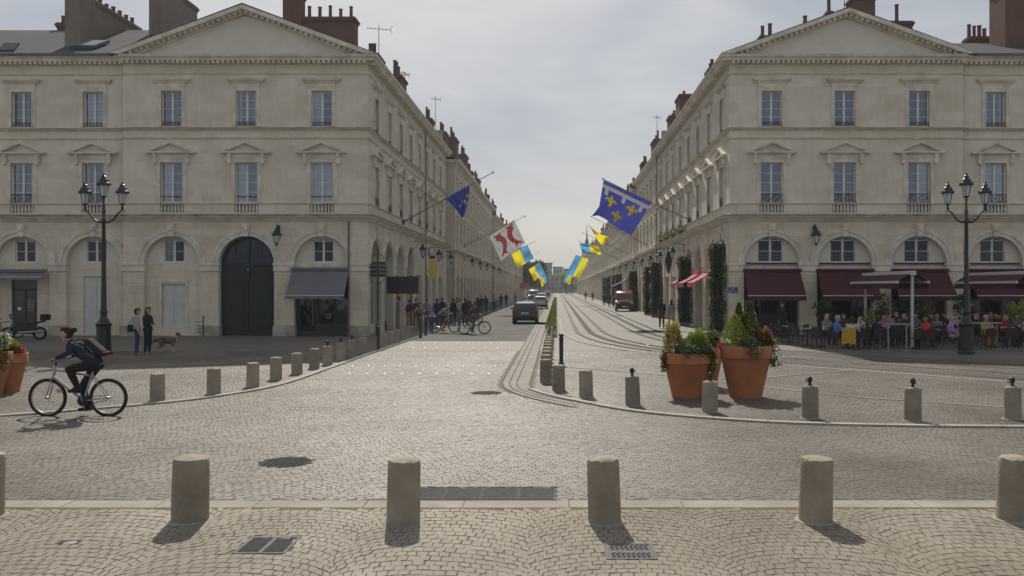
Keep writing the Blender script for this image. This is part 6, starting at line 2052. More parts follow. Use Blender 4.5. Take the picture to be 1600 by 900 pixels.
MB().lathe([(0.11, 0), (0.10, 0.5), (0.05, 0.6), (0.045, 2.6), (0.04, 4.3), (0.06, 4.33), (0.01, 4.5)], 10).build('post', M['lamp_green'], gs, smooth=40)
for k in range(4):
    MB().bbox(-0.38, 0.42, -0.06, -0.02, 3.0+k*0.20, 3.17+k*0.20, 0.008).build('slat', M['lamp_green'], gs)
sc = MB()
for s in (-1, 1):
    sc.tube([(s*0.04, -0.03, 4.2), (s*0.22, -0.03, 4.1), (s*0.33, -0.03, 3.95), (s*0.26, -0.03, 3.86), (s*0.2, -0.03, 3.93)], 0.018, 5)
    sc.tube([(s*0.04, -0.03, 2.6), (s*0.25, -0.03, 2.75), (s*0.35, -0.03, 2.95)], 0.016, 5)
sc.build('scrolls', M['lamp_green'], gs)
np_ = thing('street_name_plate', 'small blue enamel street name plate on the right corner pier', 'street sign', (*at(1145, 453, 44.93)[:2], at(1145, 453, 44.93)[2]))
MB().bbox(-0.23, 0.23, -0.03, 0.0, -0.13, 0.13, 0.004).build('plate', M['plate_blue'], np_)
text_obj('RUE', 0.09, M['frame_bright'], np_, (0, -0.034, 0.05))
text_obj('ROYALE', 0.09, M['frame_bright'], np_, (0, -0.034, -0.06))
yb = thing('shop_banner', 'narrow bright yellow banner hanging from the left street front', 'banner', (XL+0.55, 64.3, 3.1))
MB().box(-0.2, 0.2, -0.02, 0.02, 0.0, 1.45).build('cloth', M['banner_yellow'], yb)
MB().box(-0.2, 0.2, -0.022, 0.022, 1.45, 1.65).build('top_panel', M['fl_eu'], yb)
MB().tube([(-0.55, 0, 1.7), (0.24, 0, 1.7)], 0.02, 6).tube([(-0.55, 0, 0.55), (0.24, 0, 0.55)], 0.02, 6).build('bracket', M['iron'], yb)
hs = thing('hanging_sign', 'dark lozenge-shaped hanging sign on the right street front', 'shop sign', (XR-0.6, 64.8, 4.35))
MB().prism([(-0.26, 0), (-0.05, -0.9), (0.05, -0.9), (0.26, 0), (0.05, 0.9), (-0.05, 0.9)], -0.03, 0.03).build('panel', M['sign_back'], hs)
MB().tube([(0.6, 0, 1.0), (-0.2, 0, 1.0)], 0.02, 6).tube([(0, 0, 1.0), (0, 0, 0.9)], 0.012, 5).build('bracket', M['iron'], hs)
# awnings on the street fronts
for k, yy in enumerate((50.9, 54.8, 58.7)):
    awning(right, (XR-0.05, yy, R(-90)), 0.0, 2.2, 3.35, 2.75, 1.0, 'awning_red', 0.28, '%s small red awning from the corner on the right street front' % ORD[k], 'red street awnings')
awning(right, (XR-0.2, 108, R(-90)), 0.0, 3.0, 3.6, 2.7, 1.7, 'awning_grey', 0.2, 'pale grey awning far along the right street front')
ra = thing('red_kiosk_awning', 'red box awning far down the left side of the street', 'awning', (-8.0, 205, 0))
MB().box(-1.4, 1.4, -2, 2, 2.3, 3.6).build('canopy', M['awning_red'], ra)
for s in (-1.3, 1.3):
    MB().tube([(s, -1.9, 0), (s, -1.9, 2.3)], 0.05, 6).build('post', M['iron'], ra)

# ================================================================ VEHICLES
M['tyre'] = pmat('tyre_rubber', (0.015, 0.015, 0.015), 0.8, 0.1, 10)
M['alloy'] = pmat('alloy_wheel', (0.35, 0.35, 0.36), 0.35, 0.05, 5, metal=0.7)
M['car_glass'] = pmat('car_glass', (0.02, 0.025, 0.03), 0.06, 0, spec=0.8)
M['tail_red'] = pmat('red_lamp_lens', (0.35, 0.015, 0.02), 0.25, 0)
M['lamp_clear'] = pmat('clear_lamp_lens', (0.6, 0.6, 0.6), 0.15, 0, metal=0.3)
M['plate_white'] = pmat('number_plate', (0.6, 0.6, 0.55), 0.5, 0)
M['trim_black'] = pmat('black_plastic', (0.02, 0.02, 0.022), 0.6, 0)
def car_paint(name, col, metal=0.3):
    m = pmat(name, col, 0.28, 0.03, 1.0, metal=metal, spec=0.5)
    m.node_tree.nodes['Principled BSDF'].inputs['Coat Weight'].default_value = 0.25
    return m
def car(x, y, rz, label, paint, kind='hatch', s=1.0, group='cars on the road', lower=None):
    """local front is -y"""
    t = thing('van' if kind == 'van' else 'car', label, 'van' if kind == 'van' else 'car', (x, y, 0), rz, group)
    if kind == 'hatch':
        W = 0.86
        ST = [(-2.05, .32, .60, .60, .62), (-1.98, .24, .70, .70, .76), (-1.5, .20, .84, .84, .84), (-1.05, .20, .93, .95, .86), (-0.30, .20, .96, 1.40, .87), (0.3, .20, .97, 1.49, .87), (1.1, .20, .98, 1.47, .87), (1.55, .21, .99, 1.40, .86), (1.93, .26, 1.0, 1.02, .80), (2.03, .32, .80, .80, .76)]
    else:
        W = 0.95
        ST = [(-2.45, .34, .85, .85, .74), (-2.36, .26, 1.02, 1.02, .88), (-2.0, .24, 1.14, 1.16, .94), (-1.45, .24, 1.18, 1.90, .95), (-1.15, .24, 1.18, 2.06, .95), (0.5, .24, 1.18, 2.10, .95), (2.2, .24, 1.18, 2.08, .95), (2.40, .28, 1.15, 2.0, .94), (2.45, .34, 1.1, 1.1, .9)]
    vs = []; fs = []
    for (yy, zs, zb, zr, w) in ST:
        rw = w*(0.74 if kind == 'hatch' else 0.88) if zr > zb+0.1 else w*0.9
        half = [(w*0.90, zs), (w, zs+0.16), (w, zb-0.10), (w*0.965, zb), (rw+0.03, zr-0.07 if zr > zb+0.1 else zb+0.006), (rw-0.08, zr+0.0 if zr > zb+0.1 else zb+0.012)]
        ring = [(px_, yy, z) for px_, z in half] + [(-px_, yy, z) for px_, z in half[::-1]]
        vs += ring
    k = 12
    n = len(ST)
    for i in range(n-1):
        for j in range(k):
            j2 = (j+1) % k
            fs.append((i*k+j, i*k+j2, (i+1)*k+j2, (i+1)*k+j))
    fs += [tuple(range(k-1, -1, -1)), tuple(range((n-1)*k, n*k))]
    MB().add(vs, fs).build('body', paint, t, smooth=32)
    def quad(name, pts, mat, parent=t):
        MB().add(pts, [(0, 1, 2, 3)]).build(name, mat, parent)
    if kind == 'hatch':
        quad('rear_window', [(-.60, 1.93, 1.045), (.60, 1.93, 1.045), (.54, 1.60, 1.375), (-.54, 1.60, 1.375)], M['car_glass'])
        quad('windscreen', [(-.72, -1.0, .975), (.72, -1.0, .975), (.58, -.36, 1.375), (-.58, -.36, 1.375)], M['car_glass'])
        for sx in (-1, 1):
            quad('side_window', [(sx*.858, -.55, .99), (sx*.858, 1.35, 1.01), (sx*.70, 1.15, 1.395), (sx*.70, -.1, 1.385)], M['car_glass'])
            MB().box(min(sx*.62, sx*.80), max(sx*.62, sx*.80), 1.93, 2.045, .70, .98).build('tail_light', M['tail_red'], t)
            MB().box(min(sx*.50, sx*.74), max(sx*.50, sx*.74), -2.04, -1.93, .60, .74).build('headlight', M['lamp_clear'], t)
            MB().sphere((sx*.98, -.42, 1.02), (.11, .06, .075), 8, 6).build('wing_mirror', M['tail_red' if sx < 0 and 'dark' in label else 'trim_black'], t)
        MB().box(-.26, .26, 2.02, 2.05, .68, .80).build('number_plate', M['plate_white'], t)
        MB().box(-.80, .80, 1.90, 2.09, .32, .52).build('bumper', M['trim_black'] if lower is None else lower, t)
        wy = (-1.28, 1.28); r = 0.31
    else:
        quad('windscreen', [(-.84, -2.02, 1.19), (.84, -2.02, 1.19), (.76, -1.47, 1.87), (-.76, -1.47, 1.87)], M['car_glass'])
        for sx in (-1, 1):
            quad('side_window', [(sx*.955, -1.9, 1.22), (sx*.955, -.9, 1.22), (sx*.885, -.9, 1.85), (sx*.885, -1.4, 1.85)], M['car_glass'])
            MB().box(min(sx*.55, sx*.84), max(sx*.55, sx*.84), -2.44, -2.30, .82, 1.0).build('headlight', M['lamp_clear'], t)
            MB().box(min(sx*.98, sx*1.17), max(sx*.98, sx*1.17), -1.75, -1.65, 1.10, 1.45).build('wing_mirror', M['trim_black'], t)
            MB().box(min(sx*.70, sx*.85), max(sx*.70, sx*.85), -2.47, -2.36, .40, .52).build('fog_lamp', M['lamp_clear'], t)
        MB().box(-.90, .90, -2.50, -2.25, .28, .78).build('bumper', M['trim_black'], t)
        MB().box(-.48, .48, -2.475, -2.40, .80, .98).build('grille', M['trim_black'], t)
        MB().box(-.26, .26, -2.515, -2.49, .46, .58).build('number_plate', M['plate_white'], t)
        if 'red' in label: MB().add([(-.80, -2.37, 1.036), (.80, -2.37, 1.036), (.86, -2.02, 1.182), (-.86, -2.02, 1.182)], [(0, 1, 2, 3)]).build('bonnet_stripe', M['fl_yel'], t)
        rk = MB()
        for yy in (-1.0, 0.3, 1.6): rk.box(-.8, .8, yy-.03, yy+.03, 2.16, 2.20)
        for sx in (-.8, .8): rk.box(sx-.03, sx+.03, -1.2, 1.9, 2.12, 2.16)
        rk.build('roof_rack', M['white_metal'], t)
        wy = (-1.6, 1.5); r = 0.33
    for sx in (-1, 1):
        for yy in wy:
            w_ = put('wheel', None, t, (sx*(W-.10), yy, r))
            P = [(r*math.cos(2*math.pi*q/18), r*math.sin(2*math.pi*q/18)) for q in range(18)]
            MB().prismx(P, -.10, .10).build('tyre', M['tyre'], w_, smooth=40)
            P2 = [(.2*math.cos(2*math.pi*q/14), .2*math.sin(2*math.pi*q/14)) for q in range(14)]
            MB().prismx(P2, -.108, .108).build('rim', M['alloy'], w_)
    return t
x, y = gp(820, 506.5)
car(x, y+2.05, R(180), 'dark grey hatchback driving away, nearest car on the road', car_paint('dark_grey_car_paint', (0.014, 0.015, 0.022), 0.0))
# heading away: local front (-y) must point to +Y, so the car is turned half round and its tail faces us
x, y = gp(844, 483)
car(x, y+2.05, R(180), 'silver hatchback driving away ahead of the dark car', car_paint('silver_car_paint', (0.32, 0.33, 0.34), 0.6))
x, y = gp(833, 469.5)
car(x+0.1, y, 0.0, 'white oncoming van far down the road', car_paint('white_van_paint', (0.7, 0.7, 0.7), 0.0), 'van')
x, y = gp(847, 470.5)
car(x, y, R(180), 'small white car ahead of the silver one', car_paint('white_car_paint', (0.62, 0.62, 0.62), 0.0))
x, y = gp(854.5, 464.5)
car(x, y, R(180), 'farthest dark car on the road', car_paint('black_car_paint', (0.02, 0.022, 0.03)))
x, y = gp(978, 487)
vn = car(x, y+2.45, R(-3), 'red van with yellow bonnet stripe parked facing us on the right pavement', car_paint('red_van_paint', (0.42, 0.025, 0.03), 0.0), 'van', group='parked vehicles')

# ---------------------------------------------------------------- bicycles
def wheel_part(parent, y, r, tyre=0.020):
    w = put('wheel', None, parent, (0, y, r))
    circ = lambda rr, n: [(0, rr*math.cos(2*math.pi*k/n), rr*math.sin(2*math.pi*k/n)) for k in range(n)]
    MB().tube(circ(r-tyre, 36), tyre, 7, closed=True).build('tyre', M['tyre'], w, smooth=60)
    MB().tube(circ(r-tyre*2.4, 36), 0.011, 5, closed=True).build('rim', M['alloy'], w, smooth=60)
    sp = MB()
    for k in range(18):
        a = 2*math.pi*k/18
        sp.tube([(0.03*(-1)**k, 0.02*math.cos(a+0.9), 0.02*math.sin(a+0.9)), (0, (r-0.05)*math.cos(a), (r-0.05)*math.sin(a))], 0.0022, 3)
    sp.tube([(-0.05, 0, 0), (0.05, 0, 0)], 0.022, 8)
    sp.build('spokes', M['alloy'], w)
    return w
def bicycle(x, y, rz, label, frame_col, s=1.0, basket=None, step=False, turn=0.0, group='bicycles'):
    """local front is -y"""
    t = thing('bicycle', label, 'bicycle', (x, y, 0), rz, group)
    t.scale = (s, s, s)
    fm = pmat('bicycle_frame_paint', frame_col, 0.35, 0.05, 5, metal=0.3)
    r = 0.345
    wheel_part(t, 0.54, r, 0.025); wheel_part(t, -0.54, r, 0.025)
    hd, hd2, bb, st = (0, -0.40, 0.90), (0, -0.44, 0.72), (0, 0.10, 0.29), (0, 0.27, 0.82)
    f = MB().tube([hd, hd2], 0.026, 8).tube([hd2, bb], 0.026, 8).tube([bb, st], 0.021, 8)
    f.tube([(0, -0.41, 0.84), (0, 0.20 if not step else 0.16, 0.74 if not step else 0.50)], 0.022, 8)
    for sx in (-1, 1):
        f.tube([(sx*0.03, 0.12, 0.29), (sx*0.06, 0.54, r)], 0.010, 5).tube([(sx*0.02, 0.25, 0.76), (sx*0.06, 0.54, r)], 0.009, 5)
    f.build('frame', fm, t, smooth=60)
    k = MB()
    for sx in (-1, 1):
        k.tube([(sx*0.045, -0.445, 0.70), (sx*0.055, -0.54, r)], 0.012, 6)
    k.tube([(-0.05, -0.445, 0.70), (0.05, -0.445, 0.70)], 0.016, 6)
    k.build('fork', M['alloy'], t)
    MB().tube([(0, -0.40, 0.88), (0, -0.385, 1.0)], 0.014, 6).tube([(-0.29, -0.30, 1.03), (-0.2, -0.36, 1.03), (-0.06, -0.40, 1.0), (0.06, -0.40, 1.0), (0.2, -0.36, 1.03), (0.29, -0.30, 1.03)], 0.012, 6).build('handlebar', M['iron'], t)
    for sx in (-1, 1):
        MB().tube([(sx*0.29, -0.30, 1.03), (sx*0.24, -0.335, 1.03)], 0.018, 7).build('grip', M['tyre'], t)
    MB().tube([(0, 0.26, 0.80), (0, 0.30, 0.90)], 0.013, 6).build('seat_post', M['alloy'], t)
    sd = MB()
    for i, (yy, w_) in enumerate(((0.17, 0.02), (0.25, 0.035), (0.36, 0.075), (0.44, 0.08), (0.46, 0.05))):
        pass
    P = [(0.15, 0.018), (0.24, 0.03), (0.34, 0.07), (0.43, 0.08), (0.46, 0.05)]
    vs = []
    for yy, w_ in P: vs += [(-w_, yy, 0.90), (w_, yy, 0.90), (w_*0.8, yy, 0.945), (-w_*0.8, yy, 0.945)]
    fs = []
    for i in range(4):
        for j in range(4): fs.append((4*i+j, 4*i+4+j, 4*i+4+(j+1) % 4, 4*i+(j+1) % 4))
    fs += [(0, 1, 2, 3), (19, 18, 17, 16)]
    sd.add(vs, fs).build('saddle', M['tyre'], t, smooth=50)
    cr = put('crank', None, t, bb)
    MB().prismx([(0.095*math.cos(q*math.pi/10), 0.095*math.sin(q*math.pi/10)) for q in range(20)], 0.035, 0.042).build('chainring', M['iron'], cr)
    for sx, dz in ((1, 0.165), (-1, -0.165)):
        MB().tube([(sx*0.05, 0, 0), (sx*0.07, -0.03, dz)], 0.010, 5).build('crank_arm', M['alloy'], cr)
        MB().box(min(sx*0.07, sx*0.16), max(sx*0.07, sx*0.16), -0.08, 0.02, dz-0.012, dz+0.012).build('pedal', M['tyre'], cr)
    MB().tube([(0.04, 0.10, 0.375), (0.04, 0.54, 0.385)], 0.005, 4).tube([(0.04, 0.10, 0.20), (0.04, 0.54, 0.305)], 0.005, 4).build('chain', M['iron'], t)
    for yy, zz in ((-0.54+0.2, r+0.12),):
        MB().box(-0.004, 0.004, yy-0.035, yy+0.035, zz-0.03, zz+0.03).build('spoke_reflector', M['sign_orange'], t)
    if basket is not None:
        b = put('pannier', None, t, (0, 0.66, 0.55))
        MB().add([(-.2,-.14,0),(.2,-.14,0),(.2,.14,0),(-.2,.14,0),(-.25,-.19,.34),(.25,-.19,.34),(.25,.19,.34),(-.25,.19,.34)], [(3,2,1,0),(0,1,5,4),(1,2,6,5),(2,3,7,6),(3,0,4,7)]).build('crate', basket, b)
        MB().tube([(-.25,-.19,.34),(.25,-.19,.34),(.25,.19,.34),(-.25,.19,.34)], 0.012, 5, closed=True).build('crate_rim', M['frame_bright'], b)
    return t
CYX, CYY = (122-VX)/FPX*16.75, 16.75
bicycle(CYX, CYY, R(-90), 'silver mountain bicycle ridden at left by the dark-clad cyclist', (0.42, 0.42, 0.44), 1.06)
bicycle((741-VX)/FPX*46.8, 46.8, R(90), 'black bicycle crossing the road, ridden towards the right', (0.03, 0.03, 0.035), 1.0)
blue_crate = pmat('blue_crate', (0.03, 0.05, 0.30), 0.5, 0.05, 3)
bicycle((695-VX)/FPX*48.3, 48.3, R(82), 'dark bicycle with a blue rear crate behind the first crossing bicycle', (0.04, 0.045, 0.05), 1.0, blue_crate, True)
bicycle((656-VX)/FPX*51.0, 51.0, R(8), 'bicycle ridden towards us past the black posts', (0.05, 0.04, 0.04), 1.0)
bicycle((8-VX)/FPX*43.3, 43.3, R(100), 'dark bicycle parked before the far left shop door', (0.03, 0.03, 0.035), 1.0)

# ---------------------------------------------------------------- motor scooter at far left
def motorcycle(x, y, rz, label):
    t = thing('motorcycle', label, 'motorcycle', (x, y, 0), rz)
    for yy in (-0.68, 0.66):
        w = put('wheel', None, t, (0, yy, 0.31))
        MB().tube([(0, 0.255*math.cos(2*math.pi*k/24), 0.255*math.sin(2*math.pi*k/24)) for k in range(24)], 0.06, 8, closed=True).build('tyre', M['tyre'], w, smooth=60)
        MB().prismx([(0.19*math.cos(k*math.pi/8), 0.19*math.sin(k*math.pi/8)) for k in range(16)], -0.03, 0.03).build('rim', M['alloy'], w)
    MB().prismx([(-0.35, 0.35), (0.45, 0.33), (0.55, 0.55), (0.35, 0.68), (-0.30, 0.75), (-0.45, 0.60)], -0.14, 0.14).build('engine_block', M['iron'], t, smooth=30)
    MB().prismx([(-0.42, 0.78), (-0.30, 0.98), (-0.05, 0.96), (0.12, 0.80), (-0.2, 0.70)], -0.15, 0.15).build('tank', M['shop_dark'], t, smooth=30)
    MB().prismx([(0.08, 0.78), (0.30, 0.80), (0.85, 0.92), (0.86, 0.84), (0.30, 0.70)], -0.13, 0.13).build('seat', M['tyre'], t, smooth=30)
    for sx in (-1, 1):
        MB().tube([(sx*0.09, -0.45, 0.92), (sx*0.09, -0.68, 0.31)], 0.022, 6).build('fork_leg', M['alloy'], t)
    MB().tube([(-0.36, -0.36, 1.06), (-0.1, -0.44, 1.0), (0.1, -0.44, 1.0), (0.36, -0.36, 1.06)], 0.014, 6).build('handlebar', M['iron'], t)
    MB().sphere((0, -0.55, 0.90), (0.10, 0.09, 0.10), 10, 6).build('headlight', M['lamp_clear'], t)
    MB().prismx([(-0.52, 0.98), (-0.60, 1.22), (-0.57, 1.22), (-0.46, 0.98)], -0.16, 0.16).build('windshield', M['glass_dark'], t)
    MB().bbox(-0.21, 0.21, 0.72, 1.08, 0.92, 1.20, 0.03).build('top_box', M['tyre'], t)
    MB().box(-0.12, 0.12, 1.08, 1.095, 0.98, 1.05).build('rear_reflector', M['tail_red'], t)
    MB().tube([(0.16, -0.2, 0.35), (0.18, 0.9, 0.42)], 0.05, 8).build('exhaust', M['alloy'], t)
    return t
motorcycle((38-VX)/FPX*41.5, 41.5, R(-78), 'black motorcycle with a top box parked at far left')

# ---------------------------------------------------------------- cafe terrace
M['rattan'] = pmat('dark_woven_rattan', (0.04, 0.034, 0.032), 0.75, 0.3, 25, 0.4, 60)
M['burg_chair'] = pmat('burgundy_chair', (0.075, 0.018, 0.025), 0.7, 0.2, 10)
M['table_top'] = pmat('pale_table_top', (0.30, 0.27, 0.25), 0.4, 0.08, 6)
M['cup'] = pmat('white_crockery', (0.75, 0.75, 0.73), 0.3, 0)
def chair_proto(mat):
    t = thing('bistro_chair', '', 'chair')
    MB().bbox(-0.21, 0.21, -0.21, 0.21, 0.42, 0.46, 0.012).build('seat', M[mat], t)
    vs = []; n = 8
    for k in range(n+1):
        a = -1 + 2*k/n
        vs += [(0.21*a, 0.20+0.05*(1-a*a), 0.50), (0.21*a, 0.25+0.06*(1-a*a), 0.86-0.05*a*a)]
    vs2 = [(v[0], v[1]+0.022, v[2]) for v in vs]
    N = len(vs)
    fs = [(2*k, 2*k+2, 2*k+3, 2*k+1) for k in range(n)] + [(N+2*k+1, N+2*k+3, N+2*k+2, N+2*k) for k in range(n)]
    fs += [(2*k+1, 2*k+3, N+2*k+3, N+2*k+1) for k in range(n)] + [(2*k+2, 2*k, N+2*k, N+2*k+2) for k in range(n)] + [(0, 1, N+1, N), (2*n+1, 2*n, N+2*n, N+2*n+1)]
    MB().add(vs+vs2, fs).build('backrest', M[mat], t, smooth=40)
    for sx in (-1, 1):
        MB().tube([(sx*0.19, -0.19, 0.43), (sx*0.21, -0.22, 0.0)], 0.013, 6).build('leg', M['iron'], t)
        MB().tube([(sx*0.19, 0.27, 0.82), (sx*0.19, 0.21, 0.45), (sx*0.21, 0.26, 0.0)], 0.013, 6).build('leg', M['iron'], t)
        MB().tube([(sx*0.205, 0.23, 0.66), (sx*0.225, 0.0, 0.66), (sx*0.205, -0.17, 0.62), (sx*0.20, -0.20, 0.45)], 0.013, 6).build('armrest', M['iron'], t)
    return t
CH = chair_proto('rattan'); CH2 = chair_proto('burg_chair')
CH_used = [False, False]
def chair(x, y, rz, burg=False, where=''):
    i = 1 if burg else 0
    src = (CH, CH2)[i]
    c = src if not CH_used[i] else copy_tree(src)
    CH_used[i] = True
    c.location = (x, y, 0); c.rotation_euler.z = rz
    c['label'] = ('%s chair %s' % ('burgundy' if burg else 'dark', where)).replace('mustard jacket over the chair', 'mustard jacket')
    c['category'] = 'chair'
    c['group'] = 'burgundy terrace chairs' if burg else 'dark terrace chairs'
    return c
TB = None
def table(x, y, rz, cups=1, rnd=0):
    global TB
    if TB is None:
        t = thing('bistro_table', '', 'table')
        MB().lathe([(0.34, 0.71), (0.35, 0.72), (0.35, 0.74), (0.34, 0.75)], 20).build('table_top', M['table_top'], t)
        MB().lathe([(0.03, 0.03), (0.028, 0.71)], 8).build('column', M['iron'], t)
        for k in range(4):
            a = k*math.pi/2+0.4
            MB().tube([(0, 0, 0.06), (0.30*math.cos(a), 0.30*math.sin(a), 0.0)], [0.022, 0.014], 6).build('foot', M['iron'], t)
        TB = t; o = t
    else:
        o = copy_tree(TB)
    o.location = (x, y, 0); o.rotation_euler.z = rz
    o['label'] = '%s small round bistro table from the left on the cafe terrace' % ORD[rnd]; o['category'] = 'table'; o['group'] = 'terrace tables'
    for k in range(cups):
        a = rz + k*2.4 + x
        g = put('cup', CUP, None, (x+0.17*math.cos(a), y+0.17*math.sin(a), 0.75))
        tag(g, 'small white cup on the %s bistro table from the left' % ORD[rnd], 'cup', 'cups on the terrace tables')
    return o
CUP = MB().lathe([(0.03, 0), (0.04, 0.09), (0.045, 0.11), (0.035, 0.10), (0.02, 0.02)], 10).mesh('cup', M['cup'], 40)
def tx(px, Y): return (px-VX)/FPX*Y
for ti, (px, Y, c) in enumerate(((1233, 39.5, 0), (1262, 37.2, 1), (1284, 36.6, 1), (1322, 35.9, 1), (1358, 37.6, 1), (1392, 37.2, 1), (1432, 38.4, 1), (1455, 36.4, 1), (1503, 36.4, 1), (1544, 38.0, 1), (1590, 37.8, 1))):
    table(tx(px, Y), Y, random.random(), c, ti)
for ci, (px, Y, a, b) in enumerate(sorted(((1222, 38.6, 0.4, 0), (1240, 38.2, 2.8, 0), (1250, 37.0, 1.7, 0), (1272, 36.2, 3.3, 0), (1266, 38.2, 0.2, 0), (1240, 40.5, 0.3, 0), (1214, 40.3, 1.5, 0), (1278, 35.4, 2.6, 0), (1385, 35.6, 2.2, 0), (1404, 36.2, 3.6, 1), (1390, 38.6, 0.1, 0), (1424, 36.9, 3.0, 0), (1452, 35.1, 3.0, 1), (1420, 39.6, 0.3, 0), (1468, 38.2, 0.4, 0), (1488, 38.4, 0.2, 0), (1545, 35.2, 3.1, 1), (1562, 36.4, 4.2, 0), (1580, 35.4, 2.9, 0), (1600, 36.4, 1.7, 0), (1575, 39.3, 0.0, 0), (1310, 37.6, 0.5, 0), (1338, 38.4, 0.1, 0), (1352, 39.8, 0.0, 0), (1372, 40.2, 0.2, 0), (1512, 35.4, 2.6, 0), (1530, 40.2, 0.3, 0), (1345, 35.2, 3.0, 0), (1432, 35.2, 3.2, 0)))):
    chair(tx(px, Y), Y, a, bool(b), 'standing empty, %s empty chair from the left on the terrace' % ORD[ci])
def high_table(x, y, w, label):
    t = thing('high_table', label, 'table', (x, y, 0))
    MB().bbox(-w/2, w/2, -0.25, 0.25, 1.02, 1.06, 0.01).build('table_top', M['table_top'], t)
    for s in (-1, 1):
        MB().tube([(s*(w/2-0.1), 0, 0.02), (s*(w/2-0.1), 0, 1.02)], 0.03, 8).build('post', M['alloy'], t)
        MB().lathe([(0.18, 0), (0.17, 0.02), (0.03, 0.03)], 14, (s*(w/2-0.1), 0, 0)).build('foot', M['alloy'], t)
high_table(tx(1402, 34.2), 34.2, 0.9, 'narrow high table by the white awning post')
high_table(tx(1528, 35.4), 35.4, 1.7, 'long high table behind the right lamp standard')

def terrace_awning(X, y0, y1, label):
    t = thing('terrace_awning', label, 'awning', (X, y0, 0), 0, 'freestanding terrace awnings')
    L_ = y1-y0
    for yy in (0.0, L_):
        MB().box(-0.05, 0.05, yy-0.05, yy+0.05, 0, 2.95).build('post', M['white_metal'], t)
        MB().box(-0.16, 0.16, yy-0.16, yy+0.16, 0, 0.03).build('foot', M['white_metal'], t)
    MB().bbox(-0.12, 0.12, -0.15, L_+0.15, 2.95, 3.13, 0.02).build('beam', M['white_metal'], t)
    for s in (-1, 1):
        MB().add([(s*0.13, -0.1, 3.0), (s*0.13, L_+0.1, 3.0), (s*0.62, L_+0.1, 2.70), (s*0.62, -0.1, 2.70)], [(0, 1, 2, 3)]).build('canopy', M['burgundy'], t)
        MB().bbox(min(s*0.58, s*0.68), max(s*0.58, s*0.68), -0.12, L_+0.12, 2.62, 2.72, 0.01).build('front_bar', M['white_metal'], t)
        MB().add([(s*0.63, -0.1, 2.63), (s*0.63, L_+0.1, 2.63), (s*0.63, L_+0.1, 2.40), (s*0.63, -0.1, 2.40)], [(0, 1, 2, 3)]).build('valance', M['burgundy'], t)
        for yy in (0.5, L_-0.5):
            MB().tube([(s*0.1, yy, 2.98), (s*0.60, yy, 2.67)], 0.02, 5).build('arm', M['white_metal'], t)
terrace_awning(14.5, 36.3, 41.8, 'half-furled burgundy awning on white posts in the middle of the terrace')
terrace_awning(19.35, 36.3, 41.8, 'half-furled burgundy awning on white posts at the right edge of the terrace')

def potted_shrub(px, Y, h, rad, label, mat, seed):
    t = thing('potted_shrub', label, 'potted plant', (tx(px, Y), Y, 0))
    MB().lathe([(0.20, 0), (0.27, 0.45), (0.29, 0.46), (0.29, 0.5), (0.25, 0.5), (0.24, 0.44)], 16).build('pot', M['shop_dark'], t, smooth=35)
    MB().tube([(0, 0, 0.4), (0.03, 0, 0.9), (0, 0.02, h*0.75)], [0.03, 0.022, 0.012], 6).build('stem', M['bark'], t)
    p, n = [], []
    r = random.Random(seed)
    for k in range(7):
        a = r.uniform(0, 6.28); q = rad*r.uniform(0.1, 0.65)
        pp, nn = blob_points(90, (q*math.cos(a), q*math.sin(a), h*r.uniform(0.5, 0.92)), (rad*0.5, rad*0.5, rad*0.45), seed+k, shell=0.3)
        p += pp; n += nn
    leaves(p, n, 0.17, 0.4, seed).build('foliage', M[mat], t)
for k, (px, Y, h, rad, m, w) in enumerate([(1285, 42.6, 2.0, 0.55, 'lf_dark', 'beside the second cafe pier'), (1382, 42.0, 2.0, 0.6, 'lf_dark', 'behind the magenta-clad guest'), (1362, 40.6, 1.3, 0.5, 'lf_lime', 'low and bright, left of the dark shrub'), (1440, 41.5, 1.8, 0.75, 'lf_mid', 'bushy, behind the guest in red'), (1500, 41.6, 2.2, 0.6, 'lf_mid', 'behind the right lamp standard'), (1592, 41.0, 1.8, 0.7, 'lf_lime', 'pale, at the right edge of the frame')]):
    potted_shrub(px, Y, h, rad, 'potted shrub on the terrace, %s' % w, m, 200+k*9)
# an iron bike stand against the left wall
bs = thing('bike_stand', 'small dark iron stand leaning by the left gate', 'bike stand', (tx(314, 44.2), 44.2, 0))
MB().tube([(0.12, 0, 0), (0.12, 0, 1.05)], 0.03, 7).build('post', M['lamp_green'], bs)
for k in range(4):
    MB().tube([(0.12, 0, 0.25+0.17*k), (-0.28, -0.05, 0.22+0.17*k)], 0.014, 5).build('rung', M['lamp_green'], bs)

# ================================================================ PEOPLE AND THE DOG
SKIN = [pmat('skin_light', (0.50, 0.31, 0.22), 0.6, 0.06, 6), pmat('skin_tan', (0.36, 0.21, 0.14), 0.6, 0.06, 6), pmat('skin_dark', (0.14, 0.08, 0.055), 0.6, 0.06, 6)]
CLOTH = {}
def cloth_mat(c, kind='cloth'):
    key = tuple(c)
    if key not in CLOTH: CLOTH[key] = pmat('clothing', c, 0.9, 0.14, 6, 0.3, 40)
    return CLOTH[key]
REG = ['skin', 'top', 'bottom', 'shoe', 'hair', 'sleeve', 'shin']

